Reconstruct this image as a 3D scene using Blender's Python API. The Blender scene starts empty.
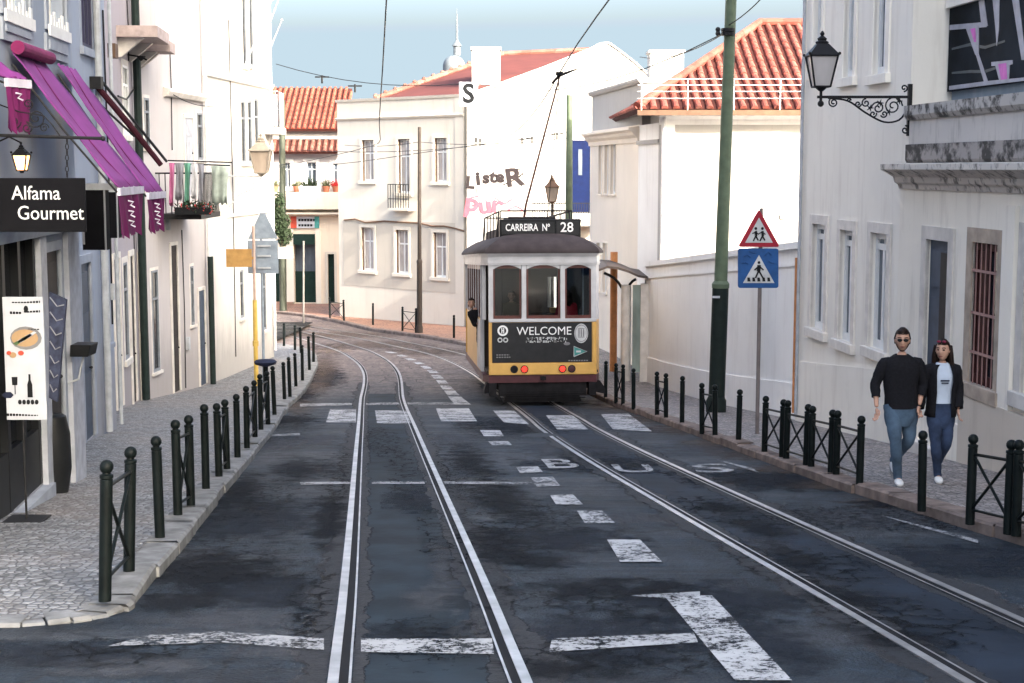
import bpy, bmesh, math, random
from mathutils import Vector, Matrix
random.seed(7)
R = math.radians
scene = bpy.context.scene
col = scene.collection
# ---------------------------------------------------------------- camera model
FPX = 1500.0; CX = 512.0; CY = 341.5
PITCH = math.atan((CY - 168.0) / FPX)
CAMZ = 1.85
CT, ST = math.cos(PITCH), math.sin(PITCH)
def ray(px, py):
    a = (px - CX) / FPX; b = (CY - py) / FPX
    return Vector((a, CT + b*ST, -ST + b*CT))
def W(px, py, Y):
    d = ray(px, py); t = Y / d.y
    return Vector((d.x*t, Y, CAMZ + d.z*t))
# ---------------------------------------------------------------- terrain: a street running downhill that levels out
REL = [(-60,0),(31,0),(34,.045),(37.5,.14),(42.2,.5),(45,.75),(49,1.0),(57,1.46),(65,2.12),(70,2.5),(75,2.9),(80,3.4)]
def _g(Y):
    if Y >= 80: return -.102*80 + 3.4
    for (a, ra), (b, rb) in zip(REL, REL[1:]):
        if a <= Y <= b:
            return -.102*Y + ra + (rb-ra)*(Y-a)/(b-a)
    return -.102*Y
_gs = {}
def g(Y):                       # smoothed and sampled every half metre
    def s(k):
        if k not in _gs: _gs[k] = sum(_g(k*.5+o) for o in (-1.5,-.75,0,.75,1.5))/5
        return _gs[k]
    k = math.floor(Y*2); f = Y*2-k
    return s(k)*(1-f)+s(k+1)*f
def G(px, py, dz=0.0):          # the ground point seen at a pixel
    d = ray(px, py); lo, hi = 2.0, 140.0
    Y = 2.0; prev = None
    while Y < 140:
        t = Y/d.y; z = CAMZ + d.z*t
        if z <= g(Y)+dz: break
        Y += .05
    return Vector((d.x*Y/d.y, Y, g(Y)+dz))
PAV = .11
# ---------------------------------------------------------------- materials
def new_mat(name):
    m = bpy.data.materials.new(name); m.use_nodes = True
    nt = m.node_tree; b = nt.nodes['Principled BSDF']
    return m, nt, b
def nd(nt, t, **kw):
    n = nt.nodes.new(t)
    for k, v in kw.items():
        if k in n.inputs: n.inputs[k].default_value = v
        else: setattr(n, k, v)
    return n
def ramp(nt, src, stops):
    r = nt.nodes.new('ShaderNodeValToRGB')
    e = r.color_ramp.elements
    while len(e) < len(stops): e.new(.5)
    for i, (p, c) in enumerate(stops):
        e[i].position = p; e[i].color = (*c, 1) if len(c) == 3 else c
    nt.links.new(src, r.inputs[0]); return r
def mixc(nt, fac, a, b, mode='MIX'):
    m = nt.nodes.new('ShaderNodeMix'); m.data_type = 'RGBA'; m.blend_type = mode
    for inp, v in ((m.inputs[0], fac), (m.inputs[6], a), (m.inputs[7], b)):
        if hasattr(v, 'is_linked') or hasattr(v, 'links'): nt.links.new(v, inp)
        elif isinstance(v, (int, float)): inp.default_value = v
        else: inp.default_value = (*v, 1)
    return m.outputs[2]
def coords(nt, scale=(1,1,1), kind='Object'):
    tc = nt.nodes.new('ShaderNodeTexCoord'); mp = nt.nodes.new('ShaderNodeMapping')
    mp.inputs['Scale'].default_value = scale
    nt.links.new(tc.outputs[kind], mp.inputs['Vector']); return mp.outputs[0]
def noise(nt, vec, scale, detail=4, rough=.55, out=0):
    n = nd(nt, 'ShaderNodeTexNoise', Scale=scale, Detail=detail, Roughness=rough)
    nt.links.new(vec, n.inputs['Vector']); return n.outputs[out]
def bump(nt, b, h, strength=.3, dist=.01):
    n = nd(nt, 'ShaderNodeBump', Strength=strength, Distance=dist)
    nt.links.new(h, n.inputs['Height']); nt.links.new(n.outputs[0], b.inputs['Normal'])
def dk(c, f): return tuple(x*f for x in c)
def simple(name, c, rough=.6, metal=0, var=.25, scale=6, bmp=.15, spec=None):
    if spec is None: spec = .12 if max(c) < .06 else .3
    m, nt, b = new_mat(name)
    v = coords(nt); n = noise(nt, v, scale, 5)
    r = ramp(nt, n, [(.3, dk(c, 1-var)), (.7, dk(c, 1+var*.4))])
    nt.links.new(r.outputs[0], b.inputs['Base Color'])
    b.inputs['Roughness'].default_value = rough; b.inputs['Metallic'].default_value = metal
    b.inputs['Specular IOR Level'].default_value = spec
    if bmp: bump(nt, b, noise(nt, v, scale*8, 3), bmp, .004)
    return m
def plaster(name, c, stain=(.30,.26,.22), amount=.35, damp=0.0, base_z=None, lo=.52, st=(1.4,1.4,.16)):
    m, nt, b = new_mat(name)
    v = coords(nt); vs = coords(nt, st)
    broad = noise(nt, v, .55, 6, .6); streak = noise(nt, vs, 3.0, 6, .65); fine = noise(nt, v, 26, 4)
    c1 = mixc(nt, ramp(nt, broad, [(.35,(0,0,0)),(.75,(1,1,1))]).outputs[0], c, dk(c, .90))
    f = ramp(nt, streak, [(lo,(0,0,0)),(lo+(.28 if lo > .5 else .12),(amount,)*3)]).outputs[0]
    c2 = mixc(nt, f, c1, stain)
    patch = ramp(nt, noise(nt, v, 1.7, 8, .7), [(.60,(0,0,0)),(.66,(.4*amount,)*3)]).outputs[0]
    c3 = mixc(nt, patch, c2, dk(c, .72))
    if base_z is not None:       # rising damp and splashes along the foot of the wall (soiling, a property of the wall)
        z0 = base_z
        tc = nt.nodes.new('ShaderNodeTexCoord'); sp = nt.nodes.new('ShaderNodeSeparateXYZ')
        nt.links.new(tc.outputs['Object'], sp.inputs[0])
        # height above the sloping street: z + .102*y
        mm = nd(nt, 'ShaderNodeMath', operation='MULTIPLY_ADD'); mm.inputs[1].default_value = .09; nt.links.new(sp.outputs[1], mm.inputs[0]); nt.links.new(sp.outputs[2], mm.inputs[2])
        ns = noise(nt, coords(nt, (2,2,.5)), 2.2, 6, .7)
        ad = nd(nt, 'ShaderNodeMath', operation='MULTIPLY_ADD'); ad.inputs[1].default_value = -1.6; nt.links.new(ns, ad.inputs[0]); nt.links.new(mm.outputs[0], ad.inputs[2])
        mr = nd(nt, 'ShaderNodeMapRange'); nt.links.new(ad.outputs[0], mr.inputs[0])
        mr.inputs[1].default_value = z0-.85; mr.inputs[2].default_value = z0+.1; mr.inputs[3].default_value = .55; mr.inputs[4].default_value = 0
        c3 = mixc(nt, mr.outputs[0], c3, (.27,.25,.24))
    nt.links.new(c3, b.inputs['Base Color']); b.inputs['Roughness'].default_value = .9
    b.inputs['Specular IOR Level'].default_value = .2
    bump(nt, b, fine, .25, .006)
    return m
def emis(name, c, s):
    m, nt, b = new_mat(name)
    b.inputs['Base Color'].default_value = (*c, 1); b.inputs['Emission Color'].default_value = (*c, 1); b.inputs['Emission Strength'].default_value = s
    return m
ASPH=.42
def asphalt():
    m, nt, b = new_mat('asphalt')
    v = coords(nt)
    w = noise(nt, v, 1.3, 5, .6, 1)
    vw = nt.nodes.new('ShaderNodeMix'); vw.data_type = 'VECTOR'; vw.inputs[0].default_value = .25
    nt.links.new(v, vw.inputs[4]); nt.links.new(w, vw.inputs[5]); vw = vw.outputs[1]
    broad = noise(nt, v, .35, 6, .6)
    c1 = ramp(nt, broad, [(.3,(.013,.029,.047)),(.5,(.030,.054,.083)),(.70,(.066,.096,.128))]).outputs[0]
    vo = nd(nt, 'ShaderNodeTexVoronoi', Scale=.42); vo.feature = 'F1'; nt.links.new(vw, vo.inputs['Vector'])
    hs = nd(nt, 'ShaderNodeSeparateColor'); nt.links.new(vo.outputs['Color'], hs.inputs[0])
    pf = ramp(nt, hs.outputs[0], [(0,(.72,.72,.72)),(.5,(1,1,1)),(1,(1.35,1.32,1.28))]); pf.color_ramp.interpolation = 'LINEAR'
    c2 = mixc(nt, .8, c1, pf.outputs[0], 'MULTIPLY')
    # transverse bands: wear, plus sheen and shade of heaves put into the colour
    band = noise(nt, coords(nt, (.10,1.0,.2)), 1.1, 5, .65)
    c2 = mixc(nt, ramp(nt, band, [(.50,(0,0,0)),(.62,(.75,.75,.75))]).outputs[0], c2, (.130,.138,.155))
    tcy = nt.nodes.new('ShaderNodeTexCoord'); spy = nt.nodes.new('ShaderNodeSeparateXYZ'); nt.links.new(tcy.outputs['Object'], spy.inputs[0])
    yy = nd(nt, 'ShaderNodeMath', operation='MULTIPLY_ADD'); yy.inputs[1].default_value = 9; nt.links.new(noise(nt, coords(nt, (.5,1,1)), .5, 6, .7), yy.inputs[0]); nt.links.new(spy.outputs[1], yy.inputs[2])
    far = nd(nt, 'ShaderNodeMapRange'); nt.links.new(yy.outputs[0], far.inputs[0]); far.inputs[1].default_value = 37; far.inputs[2].default_value = 47; far.inputs[3].default_value = 0; far.inputs[4].default_value = .95  # far stretch: worn tone plus warm sunlight put into the colour
    c2 = mixc(nt, ramp(nt, band, [(.34,(.8,.8,.8)),(.45,(0,0,0))]).outputs[0], c2, (.012,.015,.024))  # dark troughs of the heaves, their shade painted in
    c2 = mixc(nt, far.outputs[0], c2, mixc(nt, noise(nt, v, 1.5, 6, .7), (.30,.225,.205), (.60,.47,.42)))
    # cracks
    ck = nd(nt, 'ShaderNodeTexVoronoi', Scale=1.3); ck.feature = 'DISTANCE_TO_EDGE'; nt.links.new(vw, ck.inputs['Vector'])
    cf = ramp(nt, ck.outputs['Distance'], [(0,(1,1,1)),(.022,(0,0,0))]).outputs[0]
    gate = ramp(nt, noise(nt, v, .5, 3), [(.44,(0,0,0)),(.54,(.95,.95,.95))]).outputs[0]
    cg = mixc(nt, 1, cf, gate, 'MULTIPLY')
    c3 = mixc(nt, cg, c2, (.006,.006,.008))
    # aggregate speckle
    sp = nd(nt, 'ShaderNodeTexNoise', Scale=70, Detail=2); nt.links.new(v, sp.inputs['Vector'])
    c4 = mixc(nt, ramp(nt, sp.outputs[0], [(.60,(0,0,0)),(.72,(.45,.45,.45))]).outputs[0], c3, (.19,.19,.20))
    c4 = mixc(nt, ramp(nt, noise(nt, v, 14, 4, .7), [(.35,(.5,.5,.5)),(.6,(0,0,0))]).outputs[0], c4, (.026,.030,.040))
    mm_ = noise(nt, coords(nt, (1.0,.55,1)), 5.5, 10, .82)
    c4 = mixc(nt, .9, c4, ramp(nt, mm_, [(.36,(.35,.36,.40)),(.50,(1,1,1)),(.64,(1.75,1.72,1.65))]).outputs[0], 'MULTIPLY')
    # pale dust and grit patches
    c4 = mixc(nt, ramp(nt, noise(nt, v, 1.0, 8, .75), [(.62,(0,0,0)),(.72,(.4,.4,.4))]).outputs[0], c4, (.15,.145,.15))
    c4 = mixc(nt, 1, c4, (ASPH,ASPH,ASPH), 'MULTIPLY')
    nt.links.new(c4, b.inputs['Base Color'])
    b.inputs['Roughness'].default_value = .66; b.inputs['Specular IOR Level'].default_value = .25
    h = nd(nt, 'ShaderNodeMath', operation='MULTIPLY_ADD'); h.inputs[1].default_value = 6.0
    nt.links.new(band, h.inputs[0]); nt.links.new(noise(nt, v, 40, 3), h.inputs[2])
    bump(nt, b, h.outputs[0], .8, .035)
    return m
def cobble(name, c, tint=(.36,.27,.21), tf=.3, sc=15.0):
    m, nt, b = new_mat(name)
    v = coords(nt)
    vo = nd(nt, 'ShaderNodeTexVoronoi', Scale=sc, Randomness=.65); nt.links.new(v, vo.inputs['Vector'])
    ve = nd(nt, 'ShaderNodeTexVoronoi', Scale=sc, Randomness=.65); ve.feature = 'DISTANCE_TO_EDGE'; nt.links.new(v, ve.inputs['Vector'])
    hs = nd(nt, 'ShaderNodeSeparateColor'); nt.links.new(vo.outputs['Color'], hs.inputs[0])
    c1 = ramp(nt, hs.outputs[0], [(0, dk(c,.55)),(.6, c),(1, dk(c,1.35))]).outputs[0]
    c1 = mixc(nt, ramp(nt, ve.outputs['Distance'], [(.02,(1,1,1)),(.13,(0,0,0))]).outputs[0], c1, dk(c,.22))
    c1 = mixc(nt, ramp(nt, noise(nt, v, .8, 6, .7), [(.45,(0,0,0)),(.75,(tf,)*3)]).outputs[0], c1, tint)
    c1 = mixc(nt, ramp(nt, noise(nt, v, 2.2, 6, .7), [(.55,(0,0,0)),(.7,(.5,.5,.5))]).outputs[0], c1, dk(c,.35))
    nt.links.new(c1, b.inputs['Base Color']); b.inputs['Roughness'].default_value = .62
    bump(nt, b, ve.outputs['Distance'], .9, .05)
    return m
def paint_worn(name, c=(.72,.72,.72), wear=.5):
    m, nt, b = new_mat(name)
    v = coords(nt)
    n1 = noise(nt, v, 2.6, 10, .8); n2 = noise(nt, v, 26, 5, .75)
    mx = nd(nt, 'ShaderNodeMath', operation='ADD'); nt.links.new(n1, mx.inputs[0]); nt.links.new(n2, mx.inputs[1])
    a = ramp(nt, mx.outputs[0], [(wear-.12,(0,0,0)),(wear+.03,(1,1,1))])
    w = nt.nodes.new('ShaderNodeMix'); w.data_type = 'VECTOR'; w.inputs[0].default_value = .35
    nt.links.new(v, w.inputs[4]); nt.links.new(noise(nt, v, 3, 5, .6, 1), w.inputs[5])
    ck = nd(nt, 'ShaderNodeTexVoronoi', Scale=3.2); ck.feature = 'DISTANCE_TO_EDGE'; nt.links.new(w.outputs[1], ck.inputs['Vector'])
    gate = ramp(nt, noise(nt, v, 1.9, 4), [(.45,(1,1,1)),(.60,(0,0,0))]).outputs[0]
    a2 = ramp(nt, ck.outputs['Distance'], [(.0,(0,0,0)),(.022,(1,1,1))]).outputs[0]
    a2 = mixc(nt, gate, a2, (1,1,1))
    al = mixc(nt, 1, a.outputs[0], a2, 'MULTIPLY')
    nt.links.new(ramp(nt, n1, [(.3, dk(c,.55)),(.6,c)]).outputs[0], b.inputs['Base Color'])
    nt.links.new(al, b.inputs['Alpha']); b.inputs['Roughness'].default_value = .7
    return m
def splat(name, c, k=.9, hi=1.5, hi2=.75):
    m, nt, b = new_mat(name)       # an irregular patch; uv is 0..1 over the quad
    v = coords(nt)
    tc = nt.nodes.new('ShaderNodeTexCoord'); ds = nd(nt, 'ShaderNodeVectorMath', operation='DISTANCE'); ds.inputs[1].default_value = (.5,.5,0); nt.links.new(tc.outputs['UV'], ds.inputs[0])
    e = nd(nt, 'ShaderNodeMath', operation='MULTIPLY_ADD'); nt.links.new(ds.outputs['Value'], e.inputs[0]); e.inputs[1].default_value = -k; nt.links.new(noise(nt, v, 3.6, 9, .72), e.inputs[2])
    al = ramp(nt, e.outputs[0], [(.17,(0,0,0)),(.40,(hi2,)*3)]).outputs[0]
    nt.links.new(al, b.inputs['Alpha'])
    nt.links.new(ramp(nt, noise(nt, v, 11, 6, .75), [(.3, dk(c,.4)),(.7, dk(c,hi))]).outputs[0], b.inputs['Base Color'])
    b.inputs['Roughness'].default_value = .85; b.inputs['Specular IOR Level'].default_value = .15
    bump(nt, b, noise(nt, v, 10, 6, .75), 1, .05)
    return m
def crack_splat(name, sc=5.5, wd=.05):
    m, nt, b = new_mat(name)       # alligator cracking inside an irregular patch
    v = coords(nt)
    w = nt.nodes.new('ShaderNodeMix'); w.data_type = 'VECTOR'; w.inputs[0].default_value = .22
    nt.links.new(v, w.inputs[4]); nt.links.new(noise(nt, v, 4, 6, .7, 1), w.inputs[5])
    ck = nd(nt, 'ShaderNodeTexVoronoi', Scale=sc); ck.feature = 'DISTANCE_TO_EDGE'; nt.links.new(w.outputs[1], ck.inputs['Vector'])
    cr = ramp(nt, ck.outputs['Distance'], [(wd*.35,(1,1,1)),(wd,(0,0,0))]).outputs[0]
    tc = nt.nodes.new('ShaderNodeTexCoord'); ds = nd(nt, 'ShaderNodeVectorMath', operation='DISTANCE'); ds.inputs[1].default_value = (.5,.5,0); nt.links.new(tc.outputs['UV'], ds.inputs[0])
    e = nd(nt, 'ShaderNodeMath', operation='MULTIPLY_ADD'); nt.links.new(ds.outputs['Value'], e.inputs[0]); e.inputs[1].default_value = -.9; nt.links.new(noise(nt, v, 2.6, 8, .75), e.inputs[2])
    al = ramp(nt, e.outputs[0], [(.15,(0,0,0)),(.28,(.95,.95,.95))]).outputs[0]
    nt.links.new(mixc(nt, 1, cr, al, 'MULTIPLY'), b.inputs['Alpha'])
    b.inputs['Base Color'].default_value = (.006,.007,.009,1); b.inputs['Roughness'].default_value = .9; b.inputs['Specular IOR Level'].default_value = .1
    return m
def ragged(name, c, lo=.50):
    m, nt, b = new_mat(name)       # uv.x runs 0..1 across the strip
    v = coords(nt)
    uv = nt.nodes.new('ShaderNodeTexCoord'); sp = nt.nodes.new('ShaderNodeSeparateXYZ'); nt.links.new(uv.outputs['UV'], sp.inputs[0])
    e = nd(nt, 'ShaderNodeMath', operation='MULTIPLY_ADD'); nt.links.new(sp.outputs[0], e.inputs[0]); e.inputs[1].default_value = -.5; nt.links.new(noise(nt, v, 1.25, 9, .70), e.inputs[2])
    al = ramp(nt, e.outputs[0], [(lo-.03,(0,0,0)),(lo+.02,(1,1,1))]).outputs[0]
    nt.links.new(al, b.inputs['Alpha'])
    nt.links.new(ramp(nt, noise(nt, v, 9, 6, .7), [(.3, dk(c,.5)),(.7, dk(c,1.5))]).outputs[0], b.inputs['Base Color'])
    b.inputs['Roughness'].default_value = .8
    bump(nt, b, noise(nt, v, 12, 5, .7), .9, .04)
    return m
def tile_mat(name, c):
    m, nt, b = new_mat(name)
    v = coords(nt)
    vo = nd(nt, 'ShaderNodeTexVoronoi', Scale=3.2); nt.links.new(v, vo.inputs['Vector'])
    hs = nd(nt, 'ShaderNodeSeparateColor'); nt.links.new(vo.outputs['Color'], hs.inputs[0])
    c1 = ramp(nt, hs.outputs[0], [(0, dk(c,.62)),(.5,c),(1, (min(1,c[0]*1.25), c[1]*1.45, c[2]*1.6))]).outputs[0]
    c2 = mixc(nt, ramp(nt, noise(nt, v, 5, 6, .7), [(.55,(0,0,0)),(.75,(.45,.45,.45))]).outputs[0], c1, (.16,.11,.09))
    nt.links.new(c2, b.inputs['Base Color']); b.inputs['Roughness'].default_value = .85
    return m
def glass_opaque(name, c, rough=.06):
    m, nt, b = new_mat(name)
    v = coords(nt, (1,1,.4)); n = noise(nt, v, 2.0, 3)
    nt.links.new(ramp(nt, n, [(.3, dk(c,.6)),(.7, dk(c,1.3))]).outputs[0], b.inputs['Base Color'])
    b.inputs['Roughness'].default_value = rough; b.inputs['Specular IOR Level'].default_value = .35
    return m
def glass_clear(name):
    m, nt, b = new_mat(name)
    out = nt.nodes['Material Output']
    tr = nt.nodes.new('ShaderNodeBsdfTransparent'); tr.inputs[0].default_value = (.66,.70,.72,1)
    gl = nd(nt, 'ShaderNodeBsdfGlossy', Roughness=.03)
    fr = nd(nt, 'ShaderNodeFresnel', IOR=1.45); ms = nt.nodes.new('ShaderNodeMixShader')
    nt.links.new(fr.outputs[0], ms.inputs[0]); nt.links.new(tr.outputs[0], ms.inputs[1]); nt.links.new(gl.outputs[0], ms.inputs[2])
    nt.links.new(ms.outputs[0], out.inputs['Surface']); return m
def leaf_mat(name, c):
    return simple(name, c, .6, var=.5, scale=20)
MT = dict(
 asphalt=asphalt(), cobble=cobble('limestone_cobbles', (.235,.235,.24)), cobble_far=cobble('sunlit_far_cobbles', (.36,.19,.13), (.36,.17,.10), .6),  # far cobbles tinted orange, sunlight painted into their colour
 kerb=simple('kerb_limestone', (.21,.21,.21), .85, var=.55, scale=5), kerb_r=simple('kerb_limestone_brown', (.22,.165,.14), .85, var=.6, scale=4),
 paint=paint_worn('worn_road_paint', (.40,.40,.41), 1.02), paint_old=paint_worn('old_road_paint', (.34,.34,.35), 1.06), paint_new=paint_worn('fresh_road_paint', (.48,.48,.49), 1.0),
 steel=simple('rail_steel', (.50,.48,.47), .42, .8, var=.4, scale=4), groove=simple('rail_groove', (.012,.012,.014), .8), 
 ragged=ragged('broken_asphalt', (.010,.011,.015), .30), grit=ragged('pale_grit', (.075,.072,.075), .33), crack_splat=crack_splat('alligator_cracks'), crack_fine=crack_splat('fine_cracks', 10, .07), dark_splat=splat('dark_pothole', (.010,.012,.017), hi2=.7), pale_splat=splat('pale_worn_patch', (.105,.11,.125), .85, hi2=.5), mid_splat=splat('tar_patch', (.024,.031,.045), .6, 1.2, hi2=.8), slab=ragged('smooth_tar_infill', (.030,.037,.058), .05),
 wall_a=plaster('blue_grey_plaster', (.30,.345,.43), amount=.45, base_z=.75), wall_a2=plaster('pale_blue_plaster', (.33,.37,.45), amount=.45, base_z=.75),
 wall_b=plaster('pinkish_grey_plaster', (.34,.31,.335), amount=.5, base_z=.8), wall_c2=plaster('pale_rose_plaster', (.47,.435,.43), amount=.35, base_z=.8),
 wall_d2=plaster('whitewashed_plaster', (.62,.59,.55), amount=.2, base_z=.6),
 wall_r1=plaster('cream_white_plaster', (.87,.825,.745), (.45,.38,.32), .35), wall_r2=plaster('ivory_plaster', (.88,.825,.73), (.30,.25,.2), .45),
 wall_r3=plaster('slate_blue_render', (.20,.25,.295), (.5,.5,.5), .3), dirty=plaster('lichen_stained_render', (.50,.47,.44), (.022,.022,.02), .85, lo=.47, st=(1.5,1.5,1.6)),
 garden=plaster('white_garden_wall', (.90,.885,.86), (.5,.46,.42), .35), white=plaster('bright_white_plaster', (.43,.415,.395), (.30,.27,.24), .35),
 cream=plaster('cream_plaster', (.80,.72,.62), (.5,.46,.4), .2), beige=plaster('beige_plaster', (.69,.635,.55), (.42,.36,.30), .25), beige_d=plaster('darker_beige_plaster', (.55,.50,.43), (.38,.32,.27), .25),
 b0=plaster('ochre_beige_plaster', (.68,.58,.47), (.35,.27,.2), .4), b0g=plaster('grey_lilac_plaster', (.56,.53,.54), (.35,.3,.3), .3),
 stone=simple('window_stone', (.64,.60,.555), .85, var=.2, scale=4), stone_b=simple('bluish_window_stone', (.32,.35,.41), .85, var=.2, scale=4), stone_o=simple('brown_sandstone', (.44,.36,.29), .85, var=.35, scale=4),
 sash=simple('white_window_paint', (.78,.78,.77), .5, var=.1, scale=5), navyframe=simple('dark_navy_shutter', (.03,.03,.07), .6), sash_g=simple('grey_window_paint', (.20,.22,.25), .5),
 glass=glass_opaque('dark_window_glass', (.022,.025,.03)), curtain=glass_opaque('curtained_window_glass', (.40,.37,.36), .12), blueglass=glass_opaque('blue_grey_window_glass', (.10,.12,.15), .1),
 clear=glass_clear('clear_tram_glass'),
 tile=tile_mat('terracotta_tile', (.205,.047,.031)), tile_dark=simple('tile_valley_shade', (.055,.018,.015), .9), tile_hot=tile_mat('orange_terracotta_tile', (.22,.040,.020)), tile_old=tile_mat('aged_terracotta', (.17,.06,.042)),  # tile_dark paints the shade between the tile rolls
 redroof=simple('red_brown_roofing', (.085,.020,.016), .85, var=.2, scale=1.2),
 black=simple('black_paint', (.014,.015,.017), .45), iron=simple('wrought_iron', (.02,.02,.022), .5), bollard=simple('bollard_green_black', (.006,.009,.009), .5, var=.4, scale=12),
 green_pole=simple('green_pole_paint', (.10,.135,.085), .55, var=.25), pole_dark=simple('dark_pole_paint', (.015,.022,.02), .5), pipe_green=simple('dark_green_pipe', (.018,.028,.026), .5), pole_grey=simple('galvanised_pole', (.20,.17,.165), .5, .3), far_pole=simple('dark_brown_pole', (.05,.04,.035), .6),
 pipe=simple('grey_downpipe', (.42,.44,.47), .6), pipe_w=simple('white_downpipe', (.75,.74,.73), .6),
 purple=simple('purple_awning_canvas', (.21,.04,.21), .85, var=.2, scale=3), magenta=simple('magenta_awning_canvas', (.12,.008,.075), .85, var=.2, scale=3), magroll=simple('magenta_rolled_canvas', (.20,.015,.09), .8), awn_white=simple('awning_white_trim', (.62,.58,.68), .8), maroon_cloth=simple('maroon_canvas', (.05,.012,.02), .85),
 signblack=simple('matt_black_sign', (.006,.006,.008), .8, bmp=0), letter=simple('white_lettering', (.80,.80,.80), .6, bmp=0, var=.05), offwhite=simple('off_white_board', (.46,.48,.53), .6, var=.08),
 lit=emis('lit_lamp_glow', (1,.48,.17), 1.1), taillight=emis('lit_red_lamp', (1,.03,.015), .28), postgrey=simple('dull_grey_post',(.16,.15,.14),.6), farpole=simple('grey_green_post',(.055,.062,.045),.6), cream_dim=simple('lantern_cream',(.26,.23,.19),.5), brown_splat=splat('brown_gutter_dirt', (.12,.085,.065), .75, hi2=.5), lampglass=glass_opaque('frosted_lamp_glass', (.42,.40,.40), .35), amberglass=glass_opaque('warm_lamp_glass', (.33,.27,.22), .3),
 red=simple('sign_red', (.33,.01,.03), .5, var=.1), blue=simple('sign_blue', (.012,.08,.26), .5, var=.25), blue_d=simple('faded_dark_blue', (.012,.06,.19), .6), bluedoor=simple('blue_door_paint', (.004,.010,.05), .5), signgrey=simple('sign_back_grey', (.26,.31,.37), .55, .2), mustard=simple('mustard_plate', (.42,.24,.08), .6), yellowpost=simple('yellow_post_paint', (.62,.42,.10), .5),
 darkwood=simple('dark_door_wood', (.04,.035,.035), .6), redwood=simple('dark_red_shutter', (.05,.012,.013), .6, var=.4), greendoor=simple('bottle_green_door', (.012,.03,.025), .6), greydoor=simple('slate_door_paint', (.055,.075,.11), .6), ghost=simple('pale_grey_door', (.40,.41,.45), .6), brown=simple('brown_timber', (.14,.08,.05), .7),
 t_yellow=simple('tram_yellow_paint', (.66,.39,.11), .35, var=.18, scale=2.5, bmp=.03), t_white=simple('tram_white_paint', (.50,.50,.52), .4, var=.2, scale=2.5, bmp=.03), t_black=simple('tram_panel_black', (.026,.027,.030), .35, var=.2, bmp=0), t_maroon=simple('tram_maroon_paint', (.075,.018,.026), .4, var=.3), t_roof=simple('tram_roof_canvas', (.05,.04,.042), .75, var=.4, scale=3), t_under=simple('tram_under_iron', (.016,.015,.017), .7, var=.5), t_frame=simple('tram_varnished_frame', (.10,.03,.025), .4), t_int=simple('tram_interior', (.05,.04,.035), .6), teal=simple('teal_print', (.06,.28,.26), .5, bmp=0), greyprint=simple('grey_print', (.55,.56,.57), .5, bmp=0), dimprint=simple('dim_grey_print', (.20,.20,.21), .5, bmp=0),
 skin=simple('skin', (.50,.29,.21), .5, var=.12, scale=18, bmp=.03), lips=simple('lips', (.24,.06,.05), .5, bmp=0), hair=simple('dark_brown_hair', (.022,.013,.010), .5, var=.5, scale=60), sweater=simple('black_knit', (.012,.012,.015), .9, var=.3, scale=40), jeans=simple('mid_blue_denim', (.075,.12,.18), .9, var=.6, scale=5), jeans_d=simple('dark_blue_denim', (.035,.055,.11), .9, var=.7, scale=5), tshirt=simple('pale_blue_cotton', (.50,.57,.68), .85, var=.12), shoe=simple('white_leather', (.70,.70,.70), .5, var=.15), sole=simple('grey_rubber', (.25,.25,.25), .8), eye=simple('dark_eye', (.01,.008,.008), .2), olive=simple('olive_cloth', (.16,.13,.09), .8), redcloth=simple('red_cloth', (.5,.03,.05), .8), navy=simple('navy_cloth', (.02,.025,.05), .8),
 leaf=leaf_mat('leaf_green', (.022,.034,.017)), leaf_b=leaf_mat('dusty_leaf', (.12,.13,.07)), flower=simple('red_petals', (.5,.03,.03), .6), pot=simple('terracotta_pot', (.38,.14,.08), .8), trunkm=simple('plant_stem', (.12,.09,.06), .9),
 mural=simple('dark_mural_ground', (.010,.015,.022), .8, var=.8, scale=1.5), muralw=simple('mural_white', (.38,.38,.44), .5), muralp=simple('mural_pink', (.62,.12,.50), .5), mural_g=simple('mural_grey_swirl', (.05,.07,.085), .5),
 graf=simple('black_spray_paint', (.025,.02,.022), .8, bmp=0), grafp=simple('pink_spray_paint', (.42,.07,.10), .8, bmp=0), food1=simple('bread_print', (.40,.26,.14), .6, bmp=0), food2=simple('green_print', (.10,.16,.07), .6, bmp=0), food3=simple('tomato_print', (.5,.07,.04), .6, bmp=0),
 chevron=simple('chevron_cloth', (.05,.06,.11), .8, bmp=0, var=.6, scale=12), laundry1=simple('grey_laundry', (.25,.25,.28), .9), laundry2=simple('pink_laundry', (.5,.15,.3), .9), laundry3=simple('green_laundry', (.12,.3,.22), .9), laundry4=simple('white_laundry', (.6,.6,.62), .9),
 dome=simple('lead_grey_dome', (.12,.14,.16), .7), orange_post=simple('orange_brown_post', (.62,.26,.10), .6), copper=simple('bronze_trolley_pole', (.16,.05,.05), .6),
)
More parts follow.
